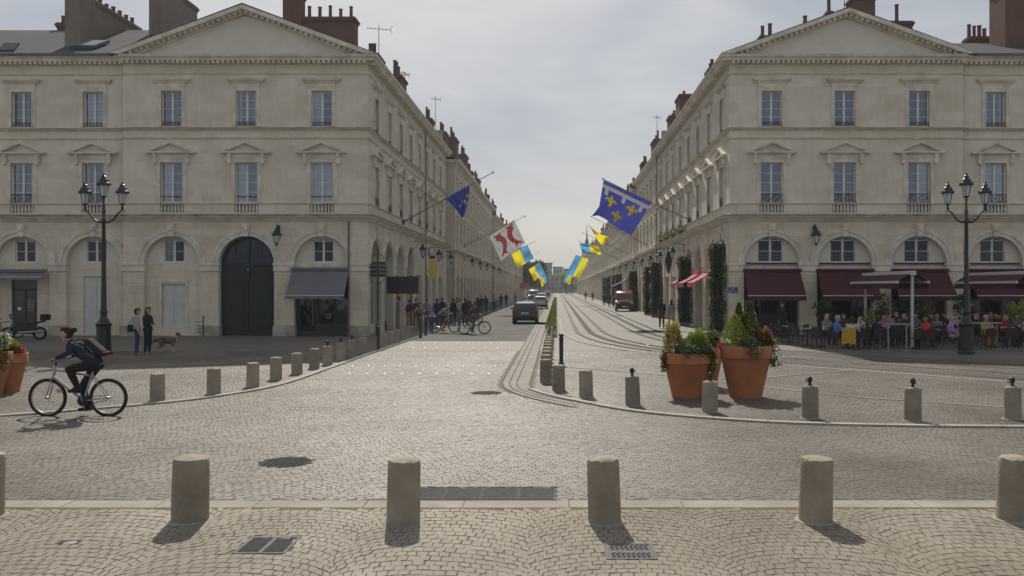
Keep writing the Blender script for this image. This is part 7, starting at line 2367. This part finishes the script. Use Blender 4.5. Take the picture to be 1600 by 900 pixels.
def tapered(mb, a, b, ra, rb, seg=12):
    """tapered capsule"""
    a, b = Vector(a), Vector(b)
    d = b-a; L_ = d.length
    if L_ < 1e-5: d = Vector((0, 0, 1)); L_ = 1e-5
    d = d/L_
    u = d.cross(Vector((0, 0, 1)) if abs(d.z) < 0.9 else Vector((1, 0, 0))).normalized(); w = d.cross(u)
    prof = []
    for k in range(1, 4): q = math.pi/2*k/4; prof.append((-ra*math.cos(q), ra*math.sin(q)))
    prof += [(0, ra), (L_, rb)]
    for k in range(3, 0, -1): q = math.pi/2*k/4; prof.append((L_+rb*math.cos(q), rb*math.sin(q)))
    vs = []
    for t, r in prof:
        for k in range(seg):
            an = 2*math.pi*k/seg
            vs.append(a + d*t + (u*math.cos(an)+w*math.sin(an))*r)
    fs = []
    for i in range(len(prof)-1):
        for k in range(seg):
            j = (k+1) % seg
            fs.append((i*seg+k, i*seg+j, (i+1)*seg+j, (i+1)*seg+k))
    s0, s1 = len(vs), len(vs)+1
    vs += [a-d*ra, b+d*rb]
    for k in range(seg):
        j = (k+1) % seg
        fs.append((s0, j, k)); fs.append((s1, (len(prof)-1)*seg+k, (len(prof)-1)*seg+j))
    mb.add(vs, fs)

def fuse(bones, voxel, name, smooth_it=3):
    """one continuous skin over tapered bones; faces carry the region of the nearest bone"""
    mb = MB()
    for a, b, ra, rb, reg in bones: tapered(mb, a, b, ra, rb)
    me = mb.mesh('tmp', M['iron'])
    ob = put('tmp', me)
    m = ob.modifiers.new('r', 'REMESH'); m.mode = 'VOXEL'; m.voxel_size = voxel
    sm_ = ob.modifiers.new('s', 'SMOOTH'); sm_.factor = 0.5; sm_.iterations = smooth_it
    bpy.context.view_layer.update()
    out = bpy.data.meshes.new_from_object(ob.evaluated_get(bpy.context.evaluated_depsgraph_get()))
    bpy.data.objects.remove(ob); bpy.data.meshes.remove(me)
    out.name = name
    n = len(out.polygons)
    C = np.empty(n*3); out.polygons.foreach_get('center', C); C = C.reshape(-1, 3)
    best = np.full(n, 1e9); reg_i = np.zeros(n, np.int32)
    for a, b, ra, rb, reg in bones:
        a = np.array(a); b = np.array(b); ab = b-a; L2 = max(1e-9, ab@ab)
        t = np.clip((C-a)@ab/L2, 0, 1)
        d = np.linalg.norm(C-(a+t[:, None]*ab), axis=1) - (ra+(rb-ra)*t)
        if reg in ('hair', 'shoe'): d = d - 0.004
        k = d < best
        best[k] = d[k]; reg_i[k] = REG.index(reg)
    out.materials.clear()
    for _ in REG: out.materials.append(M['iron'])
    out.polygons.foreach_set('material_index', reg_i)
    out.polygons.foreach_set('use_smooth', [True]*n)
    out.update()
    return out

def lerp(a, b, t): return tuple(a[i]+(b[i]-a[i])*t for i in range(3))
def hand(wr, dirv, side, curl=0.3, rad=0.0095):
    """palm, four fingers of different length and a thumb leaving the side of the palm"""
    d = Vector(dirv).normalized()
    s = Vector((side, 0, 0)); s = (s - d*s.dot(d)).normalized()
    dn = d.cross(s); 
    if dn.z > 0: dn = -dn
    w = Vector(wr)
    B = [(tuple(w), tuple(w+d*0.03), 0.026, 0.026, 'skin')]
    for k, ln in zip((-1.5, -0.5, 0.5, 1.5), (0.062, 0.075, 0.078, 0.066)):
        base = w + d*0.075 + s*(k*0.019)
        B.append((tuple(w + d*0.02 + s*k*0.012), tuple(base), 0.017, 0.013, 'skin'))
        mid = base + (d*(1-curl*0.5)+dn*curl).normalized()*ln*0.5
        tip = mid + (d*(1-curl)+dn*(curl*1.6)).normalized()*ln*0.5
        B.append((tuple(base), tuple(mid), rad+0.001, rad, 'skin')); B.append((tuple(mid), tuple(tip), rad, rad*0.85, 'skin'))
    tb = w + d*0.025 - s*0.025
    tm = tb - s*0.025 + d*0.03 + dn*0.01
    B.append((tuple(tb), tuple(tm), 0.014, 0.011, 'skin')); B.append((tuple(tm), tuple(tm + d*0.028 + dn*0.01), 0.011, 0.009, 'skin'))
    return B

def figure(J, hair='short', face=(0, -1, 0), female=False, fingers=True, tilt=(0, 0, 1)):
    B = []
    V3 = Vector
    sw = 0.92 if female else 1.0
    pel, ch = V3(J['pel']), V3(J['chest'])
    ax = V3(J['shR'])-V3(J['shL']); ax.normalize()
    for s in (-1, 1):
        B.append((tuple(pel+ax*s*0.065+V3((0,0,0.05))), tuple(ch+ax*s*0.075*sw), 0.108, 0.115*sw, 'top'))
    B.append((tuple(pel+(ch-pel)*0.5), tuple(ch+V3((0,0,0.05))), 0.11, 0.11*sw, 'top'))
    shL, shR = V3(J['shL']), V3(J['shR'])
    B.append((tuple(shL), tuple(shR), 0.062, 0.062, 'top'))
    mid = (shL+shR)/2
    nb, hc = V3(J['neck']), V3(J['head'])
    B.append((tuple(mid), tuple(nb), 0.075, 0.062, 'top'))
    B.append((tuple(nb), tuple(nb+(hc-nb)*0.75), 0.052, 0.048, 'skin'))
    f = V3(face).normalized(); u = V3(tilt).normalized(); sd = f.cross(u).normalized()
    B.append((tuple(hc-u*0.072+f*0.030), tuple(hc+u*0.02+f*0.012), 0.050, 0.082, 'skin'))
    B.append((tuple(hc+u*0.03-f*0.012), tuple(hc+u*0.035+f*0.012), 0.092, 0.088, 'skin'))
    B.append((tuple(hc+f*0.088+u*0.012), tuple(hc+f*0.105-u*0.018), 0.011, 0.016, 'skin'))
    for s in (-1, 1): B.append((tuple(hc+sd*s*0.088-f*0.005), tuple(hc+sd*s*0.090-u*0.02), 0.020, 0.014, 'skin'))
    if hair != 'bald':
        B.append((tuple(hc+u*0.055-f*0.030), tuple(hc+u*0.075+f*0.028), 0.092, 0.075, 'hair'))
        B.append((tuple(hc+u*0.03-f*0.045), tuple(hc-u*0.04-f*0.05), 0.085, 0.06, 'hair'))
        if hair == 'long':
            for s in (-1, 0, 1): B.append((tuple(hc-f*0.05+sd*s*0.05), tuple(hc-f*0.075+sd*s*0.055-u*0.22), 0.06, 0.035, 'hair'))
        if hair == 'bun': B.append((tuple(hc-f*0.125+u*0.06), tuple(hc-f*0.15+u*0.07), 0.05, 0.045, 'hair'))
    hL, hR = V3(J['hipL']), V3(J['hipR'])
    B.append((tuple(hL), tuple(hR), 0.120, 0.120, 'bottom'))
    for s in 'LR':
        hp, kn, an, to = V3(J['hip'+s]), V3(J['kn'+s]), V3(J['an'+s]), V3(J['toe'+s])
        B.append((tuple(hp), tuple(kn), 0.098, 0.068, 'bottom'))
        B.append((tuple(kn), tuple(kn+(an-kn)*0.35), 0.066, 0.066, 'shin')); B.append((tuple(kn+(an-kn)*0.35), tuple(an), 0.066, 0.048, 'shin'))
        heel = an + (an-to).normalized()*0.035 + V3((0, 0, -0.035))
        B.append((tuple(heel), tuple(to), 0.038, 0.033, 'shoe')); B.append((tuple(an+V3((0,0,-0.01))), tuple(an+(to-an)*0.5), 0.040, 0.036, 'shoe'))
        sh, el, wr = V3(J['sh'+s]), V3(J['el'+s]), V3(J['wr'+s])
        B.append((tuple(sh), tuple(el), 0.060, 0.050, 'top')); B.append((tuple(el), tuple(wr), 0.047, 0.033, 'sleeve'))
        hd_ = J.get('hand'+s, tuple(wr-el))
        if fingers: B += hand(wr, hd_, 1 if s == 'R' else -1, J.get('curl', 0.35))
        else:
            d = V3(hd_).normalized()
            B.append((tuple(wr), tuple(wr+d*0.07), 0.03, 0.034, 'skin')); B.append((tuple(wr+d*0.07), tuple(wr+d*0.14), 0.03, 0.018, 'skin'))
            B.append((tuple(wr+d*0.03), tuple(wr+d*0.07+V3((-0.04 if s == 'R' else 0.04, -0.02, 0))), 0.016, 0.012, 'skin'))
    return B

def base_pose(**kw):
    J = dict(pel=(0,0,.97), chest=(0,.01,1.27), neck=(0,.01,1.47), head=(0,-.02,1.62), shL=(-.165,.01,1.39), shR=(.165,.01,1.39),
             elL=(-.215,.04,1.12), elR=(.215,.04,1.12), wrL=(-.225,-.05,.88), wrR=(.225,-.05,.88), hipL=(-.085,0,.93), hipR=(.085,0,.93),
             knL=(-.10,-.01,.50), knR=(.10,-.01,.50), anL=(-.11,.03,.085), anR=(.11,.03,.085), toeL=(-.14,-.14,.035), toeR=(.14,-.14,.035))
    J.update(kw); return J
STAND = base_pose()
WALK = base_pose(knR=(.09,-.17,.53), anR=(.09,-.24,.12), toeR=(.10,-.41,.06), knL=(-.09,.07,.50), anL=(-.09,.29,.13), toeL=(-.10,.15,.035), elL=(-.22,-.06,1.12), wrL=(-.20,-.22,.93), elR=(.22,.13,1.13), wrR=(.22,.18,.89))
CROSSED = base_pose(elL=(-.22,-.02,1.14), elR=(.22,-.02,1.14), wrL=(.05,-.20,1.13), wrR=(-.05,-.21,1.10))
sit = dict(pel=(0,.03,.57), chest=(0,.03,.86), neck=(0,.02,1.05), head=(0,-.03,1.19), shL=(-.165,.02,.97), shR=(.165,.02,.97), hipL=(-.09,.02,.545), hipR=(.09,.02,.545),
           knL=(-.12,-.40,.54), knR=(.12,-.40,.54), anL=(-.12,-.38,.09), anR=(.13,-.42,.09), toeL=(-.13,-.54,.035), toeR=(.15,-.57,.035))
SIT_TABLE = base_pose(**sit, elL=(-.24,-.12,.76), elR=(.24,-.12,.76), wrL=(-.10,-.36,.80), wrR=(.11,-.38,.80), handL=(.25,-1,0), handR=(-.25,-1,0))
SIT_FACE = base_pose(**sit, elL=(-.22,-.16,.76), elR=(.20,-.27,.80), wrL=(-.05,-.36,.79), wrR=(.07,-.18,1.06), handL=(.5,-1,0), handR=(-.1,.1,1))
SIT_LEAN = base_pose(**{**sit, 'chest': (0,.12,.85), 'shL': (-.165,.15,.95), 'shR': (.165,.15,.95), 'neck': (0,.14,1.03), 'head': (0,.10,1.17), 'pel': (0,.05,.57)}, elL=(-.26,.06,.72), elR=(.26,.06,.72), wrL=(-.20,-.18,.68), wrR=(.20,-.18,.68))
SIT_CROSS = base_pose(**{**sit, 'knR': (.02,-.42,.62), 'anR': (-.14,-.52,.30), 'toeR': (-.20,-.66,.26)}, elL=(-.23,-.02,.73), elR=(.23,-.12,.74), wrL=(-.08,-.24,.66), wrR=(.04,-.30,.70))
def ride(lean):
    return base_pose(pel=(0,.30,.95), chest=(0,.30-.62*lean,1.19), shL=(-.165,.28-.80*lean,1.28), shR=(.165,.28-.80*lean,1.28), neck=(0,.26-.90*lean,1.34), head=(0,.19-.95*lean,1.465),
        hipL=(-.085,.30,.93), hipR=(.085,.30,.93), knR=(.11,-.10,.86), anR=(.115,.06,.53), toeR=(.12,-.09,.475), knL=(-.11,.02,.53), anL=(-.115,.12,.16), toeL=(-.12,-.04,.115),
        elL=(-.25,-.02,1.16), elR=(.25,-.02,1.16), wrL=(-.265,-.24,1.065), wrR=(.265,-.24,1.065), handL=(.1,-1,-.25), handR=(-.1,-1,-.25), curl=0.75)

BODY = {}
def body_mesh(key, J, hair, female, voxel=0.0165, fingers=False, face=(0,-1,0), tilt=(0,0,1)):
    if key not in BODY:
        BODY[key] = fuse(figure(J, hair, face, female, fingers, tilt), voxel, 'person')
    return BODY[key]
def person(key, J, x, y, rz, label, cols, hair='short', female=False, s=1.0, z=0.0, group=None, **kw):
    """cols: skin index, top, bottom, shoe, hair colours; 'sleeve'/'shin' True when bare"""
    me = body_mesh(key+hair+str(female), J, hair, female, **kw)
    o = put('person', me, None, (x, y, z), rz)
    o.scale = (s, s, s)
    sk = SKIN[cols.get('skin', 0)]
    mats = [sk, cloth_mat(cols['top']), cloth_mat(cols['bottom']), cloth_mat(cols.get('shoe', (0.05, 0.045, 0.04))), cloth_mat(cols.get('hair', (0.035, 0.022, 0.015))),
            sk if cols.get('bare_arm') else cloth_mat(cols['top']), sk if cols.get('bare_leg') else cloth_mat(cols['bottom'])]
    for i, m in enumerate(mats):
        o.material_slots[i].link = 'OBJECT'
        o.material_slots[i].material = m
    tag(o, label, 'person', group)
    return o
NAVY, BLACK, DENIM, GREY, WHITE = (0.018, 0.025, 0.055), (0.014, 0.014, 0.016), (0.03, 0.05, 0.11), (0.16, 0.16, 0.165), (0.55, 0.54, 0.53)
BLOND, BROWN, SILVER = (0.30, 0.20, 0.09), (0.05, 0.028, 0.016), (0.33, 0.32, 0.31)

# the cyclist on the left
cyc = person('cyclist', ride(0.42), CYX, CYY, R(-90), 'cyclist in dark navy clothes riding left with a black backpack', dict(skin=0, top=NAVY, bottom=BLACK, shoe=(0.03, 0.03, 0.03), hair=(0.04, 0.022, 0.014)), 'bun', True, 1.06, voxel=0.0095, fingers=True, face=(0, -1, -0.12))
ey = MB()
hc = Vector(ride(0.42)['head'])
for s in (-1, 1):
    ey.sphere(hc + Vector((s*0.032, -0.088, 0.008)), (0.012, 0.008, 0.007), 8, 6)
ey.build('eyes', M['iron'], cyc)
MB().sphere(hc + Vector((0, -0.083, -0.058)), (0.024, 0.010, 0.007), 8, 6).build('mouth', cloth_mat((0.30, 0.10, 0.09)), cyc)
bp = thing('backpack', 'black backpack with a pink edge worn by the left cyclist', 'backpack', (CYX, CYY, 0), R(-90))
bk = MB()
sp0, sp1 = Vector((0, 0.38, 0.99)), Vector((0, 0.10, 1.29))
ax_ = (sp1-sp0).normalized(); nn_ = Vector((0, ax_.z, -ax_.y))
bones = []
for s in (-0.09, 0.0, 0.09):
    bones.append((tuple(sp0 + nn_*0.135 + Vector((s*0.8, 0, 0)) + ax_*0.08), tuple(sp1 + nn_*0.11 + Vector((s*0.8, 0, 0)) - ax_*0.02), 0.072, 0.055, 'top'))
tm = fuse(bones, 0.02, 'pack')
tm.materials.clear(); tm.materials.append(cloth_mat((0.018, 0.016, 0.02)))
tm.polygons.foreach_set('material_index', [0]*len(tm.polygons))
pk = put('pack', tm, bp, (0, 0, 0)); 
MB().tube([tuple(sp0 + nn_*0.205 + Vector((0, 0, 0)) + ax_*0.03 + Vector((s_, 0, 0))) for s_ in (-0.13, -0.05, 0.05, 0.13)], 0.010, 6).build('piping', M['fl_pink'], bp)
for s in (-1, 1):
    MB().tube([tuple(sp1 + nn_*0.10 + Vector((s*0.10, 0, 0.04))), tuple(sp1 + Vector((s*0.12, -0.07, 0.075))), tuple(sp1 + Vector((s*0.125, -0.17, -0.03))), tuple(sp0 + Vector((s*0.14, -0.02, 0.08)))], 0.016, 6).build('strap', cloth_mat((0.12, 0.11, 0.11)), bp)
bp.scale = (1.06, 1.06, 1.06)

# two women and their dog on the left
x, y = gp(214, 556)
person('stand', STAND, x, y, R(120), 'woman in a grey print blouse and jeans standing by the left lamp', dict(top=(0.34, 0.33, 0.36), bottom=DENIM, shoe=(0.45, 0.06, 0.12), hair=BROWN, bare_arm=True), 'short', True, 0.97)
hbx = thing('shoulder_bag', 'dark blue shoulder bag of the woman in the print blouse', 'bag', (x-0.21, y-0.06, 0.86), 0.0)
MB().bbox(-0.05, 0.05, -0.13, 0.13, 0.0, 0.26, 0.02).build('pouch', cloth_mat(NAVY), hbx)
MB().tube([(0, -0.12, 0.26), (0.05, -0.09, 0.40), (0.13, -0.02, 0.52), (0.13, 0.06, 0.52), (0.05, 0.11, 0.40), (0, 0.12, 0.26)], 0.010, 5).build('strap', cloth_mat(NAVY), hbx)
x, y = gp(231, 554)
person('crossed', CROSSED, x, y, R(75), 'woman in black with crossed arms standing beside the dog', dict(top=(0.016, 0.016, 0.02), bottom=(0.02, 0.02, 0.024), shoe=(0.30, 0.27, 0.25), hair=(0.07, 0.035, 0.02)), 'long', True, 0.99)
def dog(x, y, rz, label):
    B = []
    add = lambda a, b, ra, rb, g: B.append((a, b, ra, rb, g))
    add((0, .22, .45), (0, -.02, .44), .115, .115, 'top'); add((0, -.02, .44), (0, -.24, .45), .12, .135, 'hair'); add((0, -.25, .50), (0, -.36, .62), .10, .075, 'skin')
    add((0, -.28, .36), (0, -.30, .46), .08, .10, 'skin')
    add((0, -.38, .67), (0, -.42, .67), .075, .065, 'hair'); add((0, -.46, .655), (0, -.56, .635), .042, .026, 'skin'); add((0, -.575, .64), (0, -.58, .64), .018, .016, 'top')
    for s in (-1, 1):
        add((s*.055, -.37, .735), (s*.085, -.35, .70), .028, .018, 'top')
        add((s*.075, -.22, .40), (s*.08, -.20, .23), .058, .036, 'bottom'); add((s*.08, -.20, .23), (s*.08, -.23, .05), .032, .026, 'skin'); add((s*.08, -.23, .035), (s*.08, -.28, .03), .030, .026, 'skin')
        o = .06*s
        add((s*.075, .22, .42), (s*.085, .16+o, .28), .085, .05, 'hair'); add((s*.085, .16+o, .28), (s*.085, .30+o, .17), .045, .03, 'bottom'); add((s*.085, .30+o, .17), (s*.085, .27+o, .04), .028, .024, 'skin'); add((s*.085, .27+o, .03), (s*.085, .21+o, .028), .028, .024, 'skin')
    add((0, .30, .48), (0, .46, .44), .05, .055, 'top'); add((0, .46, .44), (0, .56, .34), .055, .03, 'bottom')
    me = fuse(B, 0.014, 'dog', 4)
    cols = [(0.42, 0.40, 0.37), (0.05, 0.042, 0.04), (0.28, 0.15, 0.07), (0.3, 0.3, 0.3), (0.13, 0.085, 0.055), (0.3, 0.3, 0.3), (0.3, 0.3, 0.3)]
    o = put('dog', me, None, (x, y, 0), rz)
    for i, c in enumerate(cols):
        o.material_slots[i].link = 'OBJECT'; o.material_slots[i].material = cloth_mat(c)
    tag(o, label, 'dog')
    MB().lathe([(0.105, -0.02), (0.108, 0.02)], 14).build('collar', cloth_mat((0.3, 0.05, 0.05)), o, (0, -.31, .555))
x, y = gp(261, 550.5)
dog(x, y, R(98), 'brown, black and white shaggy dog standing beside the two women')

# riders of the crossing bicycles
person('rider2', ride(0.22), (741-VX)/FPX*46.8, 46.8, R(90), 'cyclist in a dark jacket crossing the road to the right', dict(top=(0.022, 0.028, 0.045), bottom=(0.09, 0.09, 0.11), hair=(0.06, 0.04, 0.03), skin=1), 'long', True)
person('rider3', ride(0.42), (695-VX)/FPX*48.3, 48.3, R(82), 'leaning cyclist in a grey top on the bicycle with the blue crate', dict(top=(0.20, 0.20, 0.21), bottom=(0.05, 0.05, 0.06), hair=BLOND, bare_leg=True), 'short', False)
person('rider2', ride(0.22), (656-VX)/FPX*51.0, 51.0, R(8), 'cyclist in a pale blouse riding towards us behind the black posts', dict(top=(0.34, 0.28, 0.29), bottom=(0.10, 0.09, 0.08), hair=BROWN, bare_arm=True, bare_leg=True), 'short', True)

# pedestrians on the left pavement: (px, Y, pose, facing, colours, label)
PED = [
 (640, 52.0, 'stand', 20, dict(top=(0.04, 0.05, 0.07), bottom=(0.55, 0.24, 0.03), bare_leg=True, skin=1, bare_arm=True), 'man in orange shorts standing behind the stone bollards', 'short', False),
 (650, 57.0, 'walk', 10, dict(top=(0.09, 0.02, 0.025), bottom=BLACK), 'pedestrian in dark red behind the oncoming cyclist', 'short', False),
 (667, 54.5, 'walk', -10, dict(top=(0.20, 0.24, 0.34), bottom=(0.10, 0.10, 0.12), bare_arm=True), 'man in a pale blue shirt walking towards us', 'short', False),
 (683, 57.0, 'walk', 170, dict(top=(0.02, 0.035, 0.09), bottom=(0.02, 0.025, 0.05)), 'pedestrian in dark blue by the house front', 'short', False),
 (691, 62.0, 'stand', 0, dict(top=BLACK, bottom=BLACK, skin=2), 'tall pedestrian all in black by the house front', 'short', False),
 (708, 58.0, 'stand', 160, dict(top=(0.015, 0.015, 0.02), bottom=(0.02, 0.02, 0.03)), 'dark figure standing behind the crossing cyclists', 'short', False),
 (714, 63.0, 'walk', 10, dict(top=(0.10, 0.035, 0.04), bottom=NAVY), 'pedestrian in maroon among the group at the crossing', 'long', True),
 (718, 60.0, 'walk', -15, dict(top=(0.45, 0.43, 0.38), bottom=(0.25, 0.23, 0.19)), 'pedestrian in cream clothes among the group at the crossing', 'long', True),
 (727, 58.5, 'stand', 175, dict(top=BLACK, bottom=BLACK), 'dark figure with its back to us, right of the cream-clad one', 'short', False),
 (732, 68.0, 'walk', 0, dict(top=(0.16, 0.04, 0.04), bottom=DENIM), 'pedestrian in red-brown farther along the left pavement', 'short', False),
 (746, 66.0, 'walk', 180, dict(top=(0.05, 0.03, 0.02), bottom=(0.09, 0.06, 0.04)), 'pedestrian in brown walking away along the left kerb', 'long', True),
 (752, 82.0, 'walk', 0, dict(top=NAVY, bottom=BLACK), 'small dark walker on the left pavement before the fence of posts', 'short', False),
 (759, 84.0, 'walk', 180, dict(top=BLACK, bottom=DENIM), 'dark walker beside the post row on the left pavement', 'short', False),
 (772, 92.0, 'walk', 0, dict(top=(0.22, 0.27, 0.42), bottom=NAVY), 'walker in a light blue shirt on the left pavement', 'short', False),
 (783, 108.0, 'walk', 180, dict(top=(0.09, 0.03, 0.03), bottom=BLACK), 'far walker in dark red on the left pavement', 'short', False),
 (791, 118.0, 'walk', 0, dict(top=NAVY, bottom=BLACK), 'far walker in navy on the left pavement', 'short', False),
 (805, 150.0, 'walk', 0, dict(top=(0.20, 0.25, 0.4), bottom=NAVY), 'farthest walker in pale blue on the left pavement', 'short', False)]
for px, Y, pz, a, c, lab, hr, fem in PED:
    person(pz, {'stand': STAND, 'walk': WALK}[pz], tx(px, Y), Y, R(a), lab, c, hr, fem, 1.0, group='pedestrians on the left pavement')
x, y = gp(1034, 513)
person('walk', WALK, x, y, R(178), 'man in a black top and jeans walking away on the right', dict(top=BLACK, bottom=(0.045, 0.05, 0.07), bare_arm=True, skin=1), 'short', False, 1.02)
x, y = gp(1049, 509.5)
person('walk', WALK, x, y, R(185), 'woman in a pale grey outfit walking beside the man in black', dict(top=(0.32, 0.31, 0.32), bottom=(0.30, 0.29, 0.30), bare_leg=True, bare_arm=True, skin=1), 'long', True, 0.96)
for px, Y, a, c, lab in [(944, 120, 0, dict(top=BLACK, bottom=BLACK), 'dark walker far along the right pavement'), (952, 112, 180, dict(top=NAVY, bottom=DENIM), 'walker in navy far along the right pavement'), (926, 165, 0, dict(top=(0.2, 0.05, 0.05), bottom=BLACK), 'tiny walker in red on the right pavement'), (915, 175, 0, dict(top=BLACK, bottom=GREY), 'tiny dark walker on the right pavement, nearest the tracks'), (960, 104, 0, dict(top=(0.3, 0.28, 0.26), bottom=DENIM), 'walker in a pale top left of the red van')]:
    person('walk', WALK, tx(px, Y), Y, R(a), lab, c, 'short', False, 1.0, group='pedestrians on the right pavement')

# guests on the terrace: (px, Y, facing, pose, colours, label, hair, female)
GU = [
 (1292, 38.2, 10, 'table', dict(top=(0.20, 0.19, 0.18), bottom=NAVY, hair=SILVER, bare_arm=True), 'seated guest in a grey print top, leftmost on the terrace', 'long', True),
 (1308, 36.0, 90, 'table', dict(top=(0.10, 0.20, 0.48), bottom=(0.06, 0.07, 0.09), hair=SILVER, bare_arm=True), 'seated man in a bright blue shirt facing right', 'short', False),
 (1331, 34.9, 140, 'table', dict(top=(0.52, 0.50, 0.52), bottom=NAVY, hair=BROWN, bare_arm=True), 'seated guest in a white top with a mustard jacket over the chair', 'long', True),
 (1346, 36.6, -80, 'face', dict(top=(0.30, 0.31, 0.34), bottom=(0.05, 0.09, 0.18), bare_leg=True, bare_arm=True, shoe=(0.45, 0.42, 0.4)), 'seated guest in grey with blue shorts and bare legs', 'short', False),
 (1366, 35.4, 200, 'lean', dict(top=(0.014, 0.014, 0.018), bottom=BLACK), 'seated guest all in black with its back to us', 'short', False),
 (1382, 38.6, -50, 'table', dict(top=(0.36, 0.09, 0.32), bottom=NAVY, bare_arm=True), 'seated guest in magenta', 'short', True),
 (1412, 38.4, 0, 'face', dict(top=(0.035, 0.04, 0.09), bottom=NAVY, hair=SILVER), 'seated guest in navy beside the white awning post', 'short', True),
 (1447, 35.6, -75, 'table', dict(top=(0.58, 0.035, 0.025), bottom=BLACK, bare_arm=True, skin=1), 'seated man in a bright red shirt', 'short', False),
 (1464, 37.6, 170, 'table', dict(top=(0.15, 0.16, 0.16), bottom=BLACK, hair=BLOND, bare_arm=True), 'seated blond guest in grey with back to us', 'short', True),
 (1486, 35.2, 80, 'cross', dict(top=(0.38, 0.20, 0.50), bottom=(0.3, 0.29, 0.3), hair=SILVER), 'seated guest in lilac with crossed legs', 'short', False),
 (1502, 38.9, 0, 'table', dict(top=(0.32, 0.20, 0.22), bottom=NAVY), 'seated guest in dusty pink left of the lamp standard', 'long', True),
 (1526, 38.6, -60, 'face', dict(top=BLACK, bottom=BLACK, hair=(0.35, 0.13, 0.05)), 'seated red-haired guest in black right of the lamp standard', 'long', True),
 (1540, 36.6, 10, 'table', dict(top=(0.30, 0.28, 0.10), bottom=(0.45, 0.22, 0.04), hair=SILVER, bare_arm=True), 'seated guest in olive yellow and orange', 'short', False),
 (1571, 37.2, -5, 'table', dict(top=(0.22, 0.03, 0.03), bottom=BLACK, hair=BLOND, bare_arm=True), 'seated blond guest in a maroon top', 'long', True),
 (1606, 36.6, -85, 'lean', dict(top=(0.05, 0.05, 0.05), bottom=BLACK, bare_arm=True), 'seated guest at the right edge of the frame', 'short', False),
 (1430, 40.4, 5, 'table', dict(top=(0.10, 0.14, 0.20), bottom=NAVY), 'seated guest in slate blue deep under the third awning', 'short', True),
 (1476, 40.6, -10, 'table', dict(top=(0.02, 0.02, 0.022), bottom=BLACK), 'seated guest in black deep under the third awning', 'short', False),
 (1556, 40.0, 10, 'face', dict(top=(0.05, 0.02, 0.02), bottom=BLACK), 'seated guest in dark brown under the rightmost awning', 'short', False)]
GU += [
 (1318, 39.6, 10, 'table', dict(top=(0.05, 0.05, 0.06), bottom=BLACK, hair=BROWN), 'seated guest in charcoal behind the man in blue', 'short', True),
 (1400, 40.2, -20, 'face', dict(top=(0.30, 0.26, 0.20), bottom=NAVY, hair=SILVER), 'seated guest in beige left of the white awning post', 'short', False),
 (1454, 40.0, 15, 'table', dict(top=(0.02, 0.03, 0.06), bottom=BLACK), 'seated guest in midnight blue behind the man in red', 'short', False),
 (1548, 40.6, -15, 'table', dict(top=(0.28, 0.10, 0.10), bottom=BLACK, hair=BLOND), 'seated guest in brick red deep under the rightmost awning', 'long', True),
 (1588, 39.6, 20, 'table', dict(top=(0.10, 0.10, 0.11), bottom=BLACK), 'seated guest in dark grey behind the blond guest', 'short', False),
 (1398, 36.0, 185, 'lean', dict(top=(0.03, 0.028, 0.03), bottom=BLACK), 'seated guest in soot black beside the high table', 'short', False)]
PZ = {'table': SIT_TABLE, 'face': SIT_FACE, 'lean': SIT_LEAN, 'cross': SIT_CROSS}
for px, Y, a, pz, c, lab, hr, fem in GU:
    person('sit_'+pz, PZ[pz], tx(px, Y), Y, R(a), lab, c, hr, fem, 1.0, group='guests on the cafe terrace')
    chair(tx(px, Y), Y, R(a), 'maroon' in lab, 'under the ' + lab)
jx = thing('jacket', 'mustard yellow jacket hung over a terrace chair back', 'jacket', (tx(1331, 34.9), 34.9, 0.42), R(140))
jm = MB(); vs = []
for j in range(9):
    for i in range(11):
        u, v = i/10*2-1, j/8
        vs.append((0.26*u*(1+0.12*v), 0.30+0.05*(1-u*u)+0.03*math.sin(u*7+v*2)*v, 0.46-0.62*v+0.03*math.cos(u*5)*v))
jm.add(vs, [(j*11+i, j*11+i+1, (j+1)*11+i+1, (j+1)*11+i) for j in range(8) for i in range(10)])
jm.build('cloth', cloth_mat((0.50, 0.32, 0.03)), jx, smooth=60)
person('stand', STAND, tx(1222, 42.6), 42.6, R(20), 'waiter in black standing under the leftmost burgundy awning', dict(top=BLACK, bottom=BLACK, skin=1), 'short', False, group='cafe staff')
person('crossed', CROSSED, tx(1516, 43.6), 43.6, R(-10), 'dark-clad person standing in the shade of the rightmost awning', dict(top=(0.03, 0.02, 0.025), bottom=BLACK), 'long', True, group='cafe staff')

for o in list(COL.objects):
    if o.type == 'MESH' and o.name.split('.')[0] in ('foliage', 'dark_foliage', 'green_foliage', 'russet_foliage', 'flowers', 'blooms', 'trailing_plant', 'shrub', 'conifer', 'plants', 'crown'):
        o['kind'] = 'stuff'

# ---------------------------------------------------------------- hazy air over the square and the street
hz_m = bpy.data.materials.new('haze')
hz_m.use_nodes = True
hn, hl = hz_m.node_tree.nodes, hz_m.node_tree.links
hn.clear()
ho = hn.new('ShaderNodeOutputMaterial')
pv = hn.new('ShaderNodeVolumePrincipled')
pv.inputs['Color'].default_value = (0.86, 0.88, 0.92, 1)
pv.inputs['Density'].default_value = HAZE
pv.inputs['Anisotropy'].default_value = 0.3
hl.new(pv.outputs[0], ho.inputs['Volume'])
if HAZE > 0:
    hb = MB().box(-80, 80, -30, 700, -1.2, 34).build('haze', hz_m)
    tag(hb, 'thin pale haze filling the air over the street', 'haze', kind='stuff')
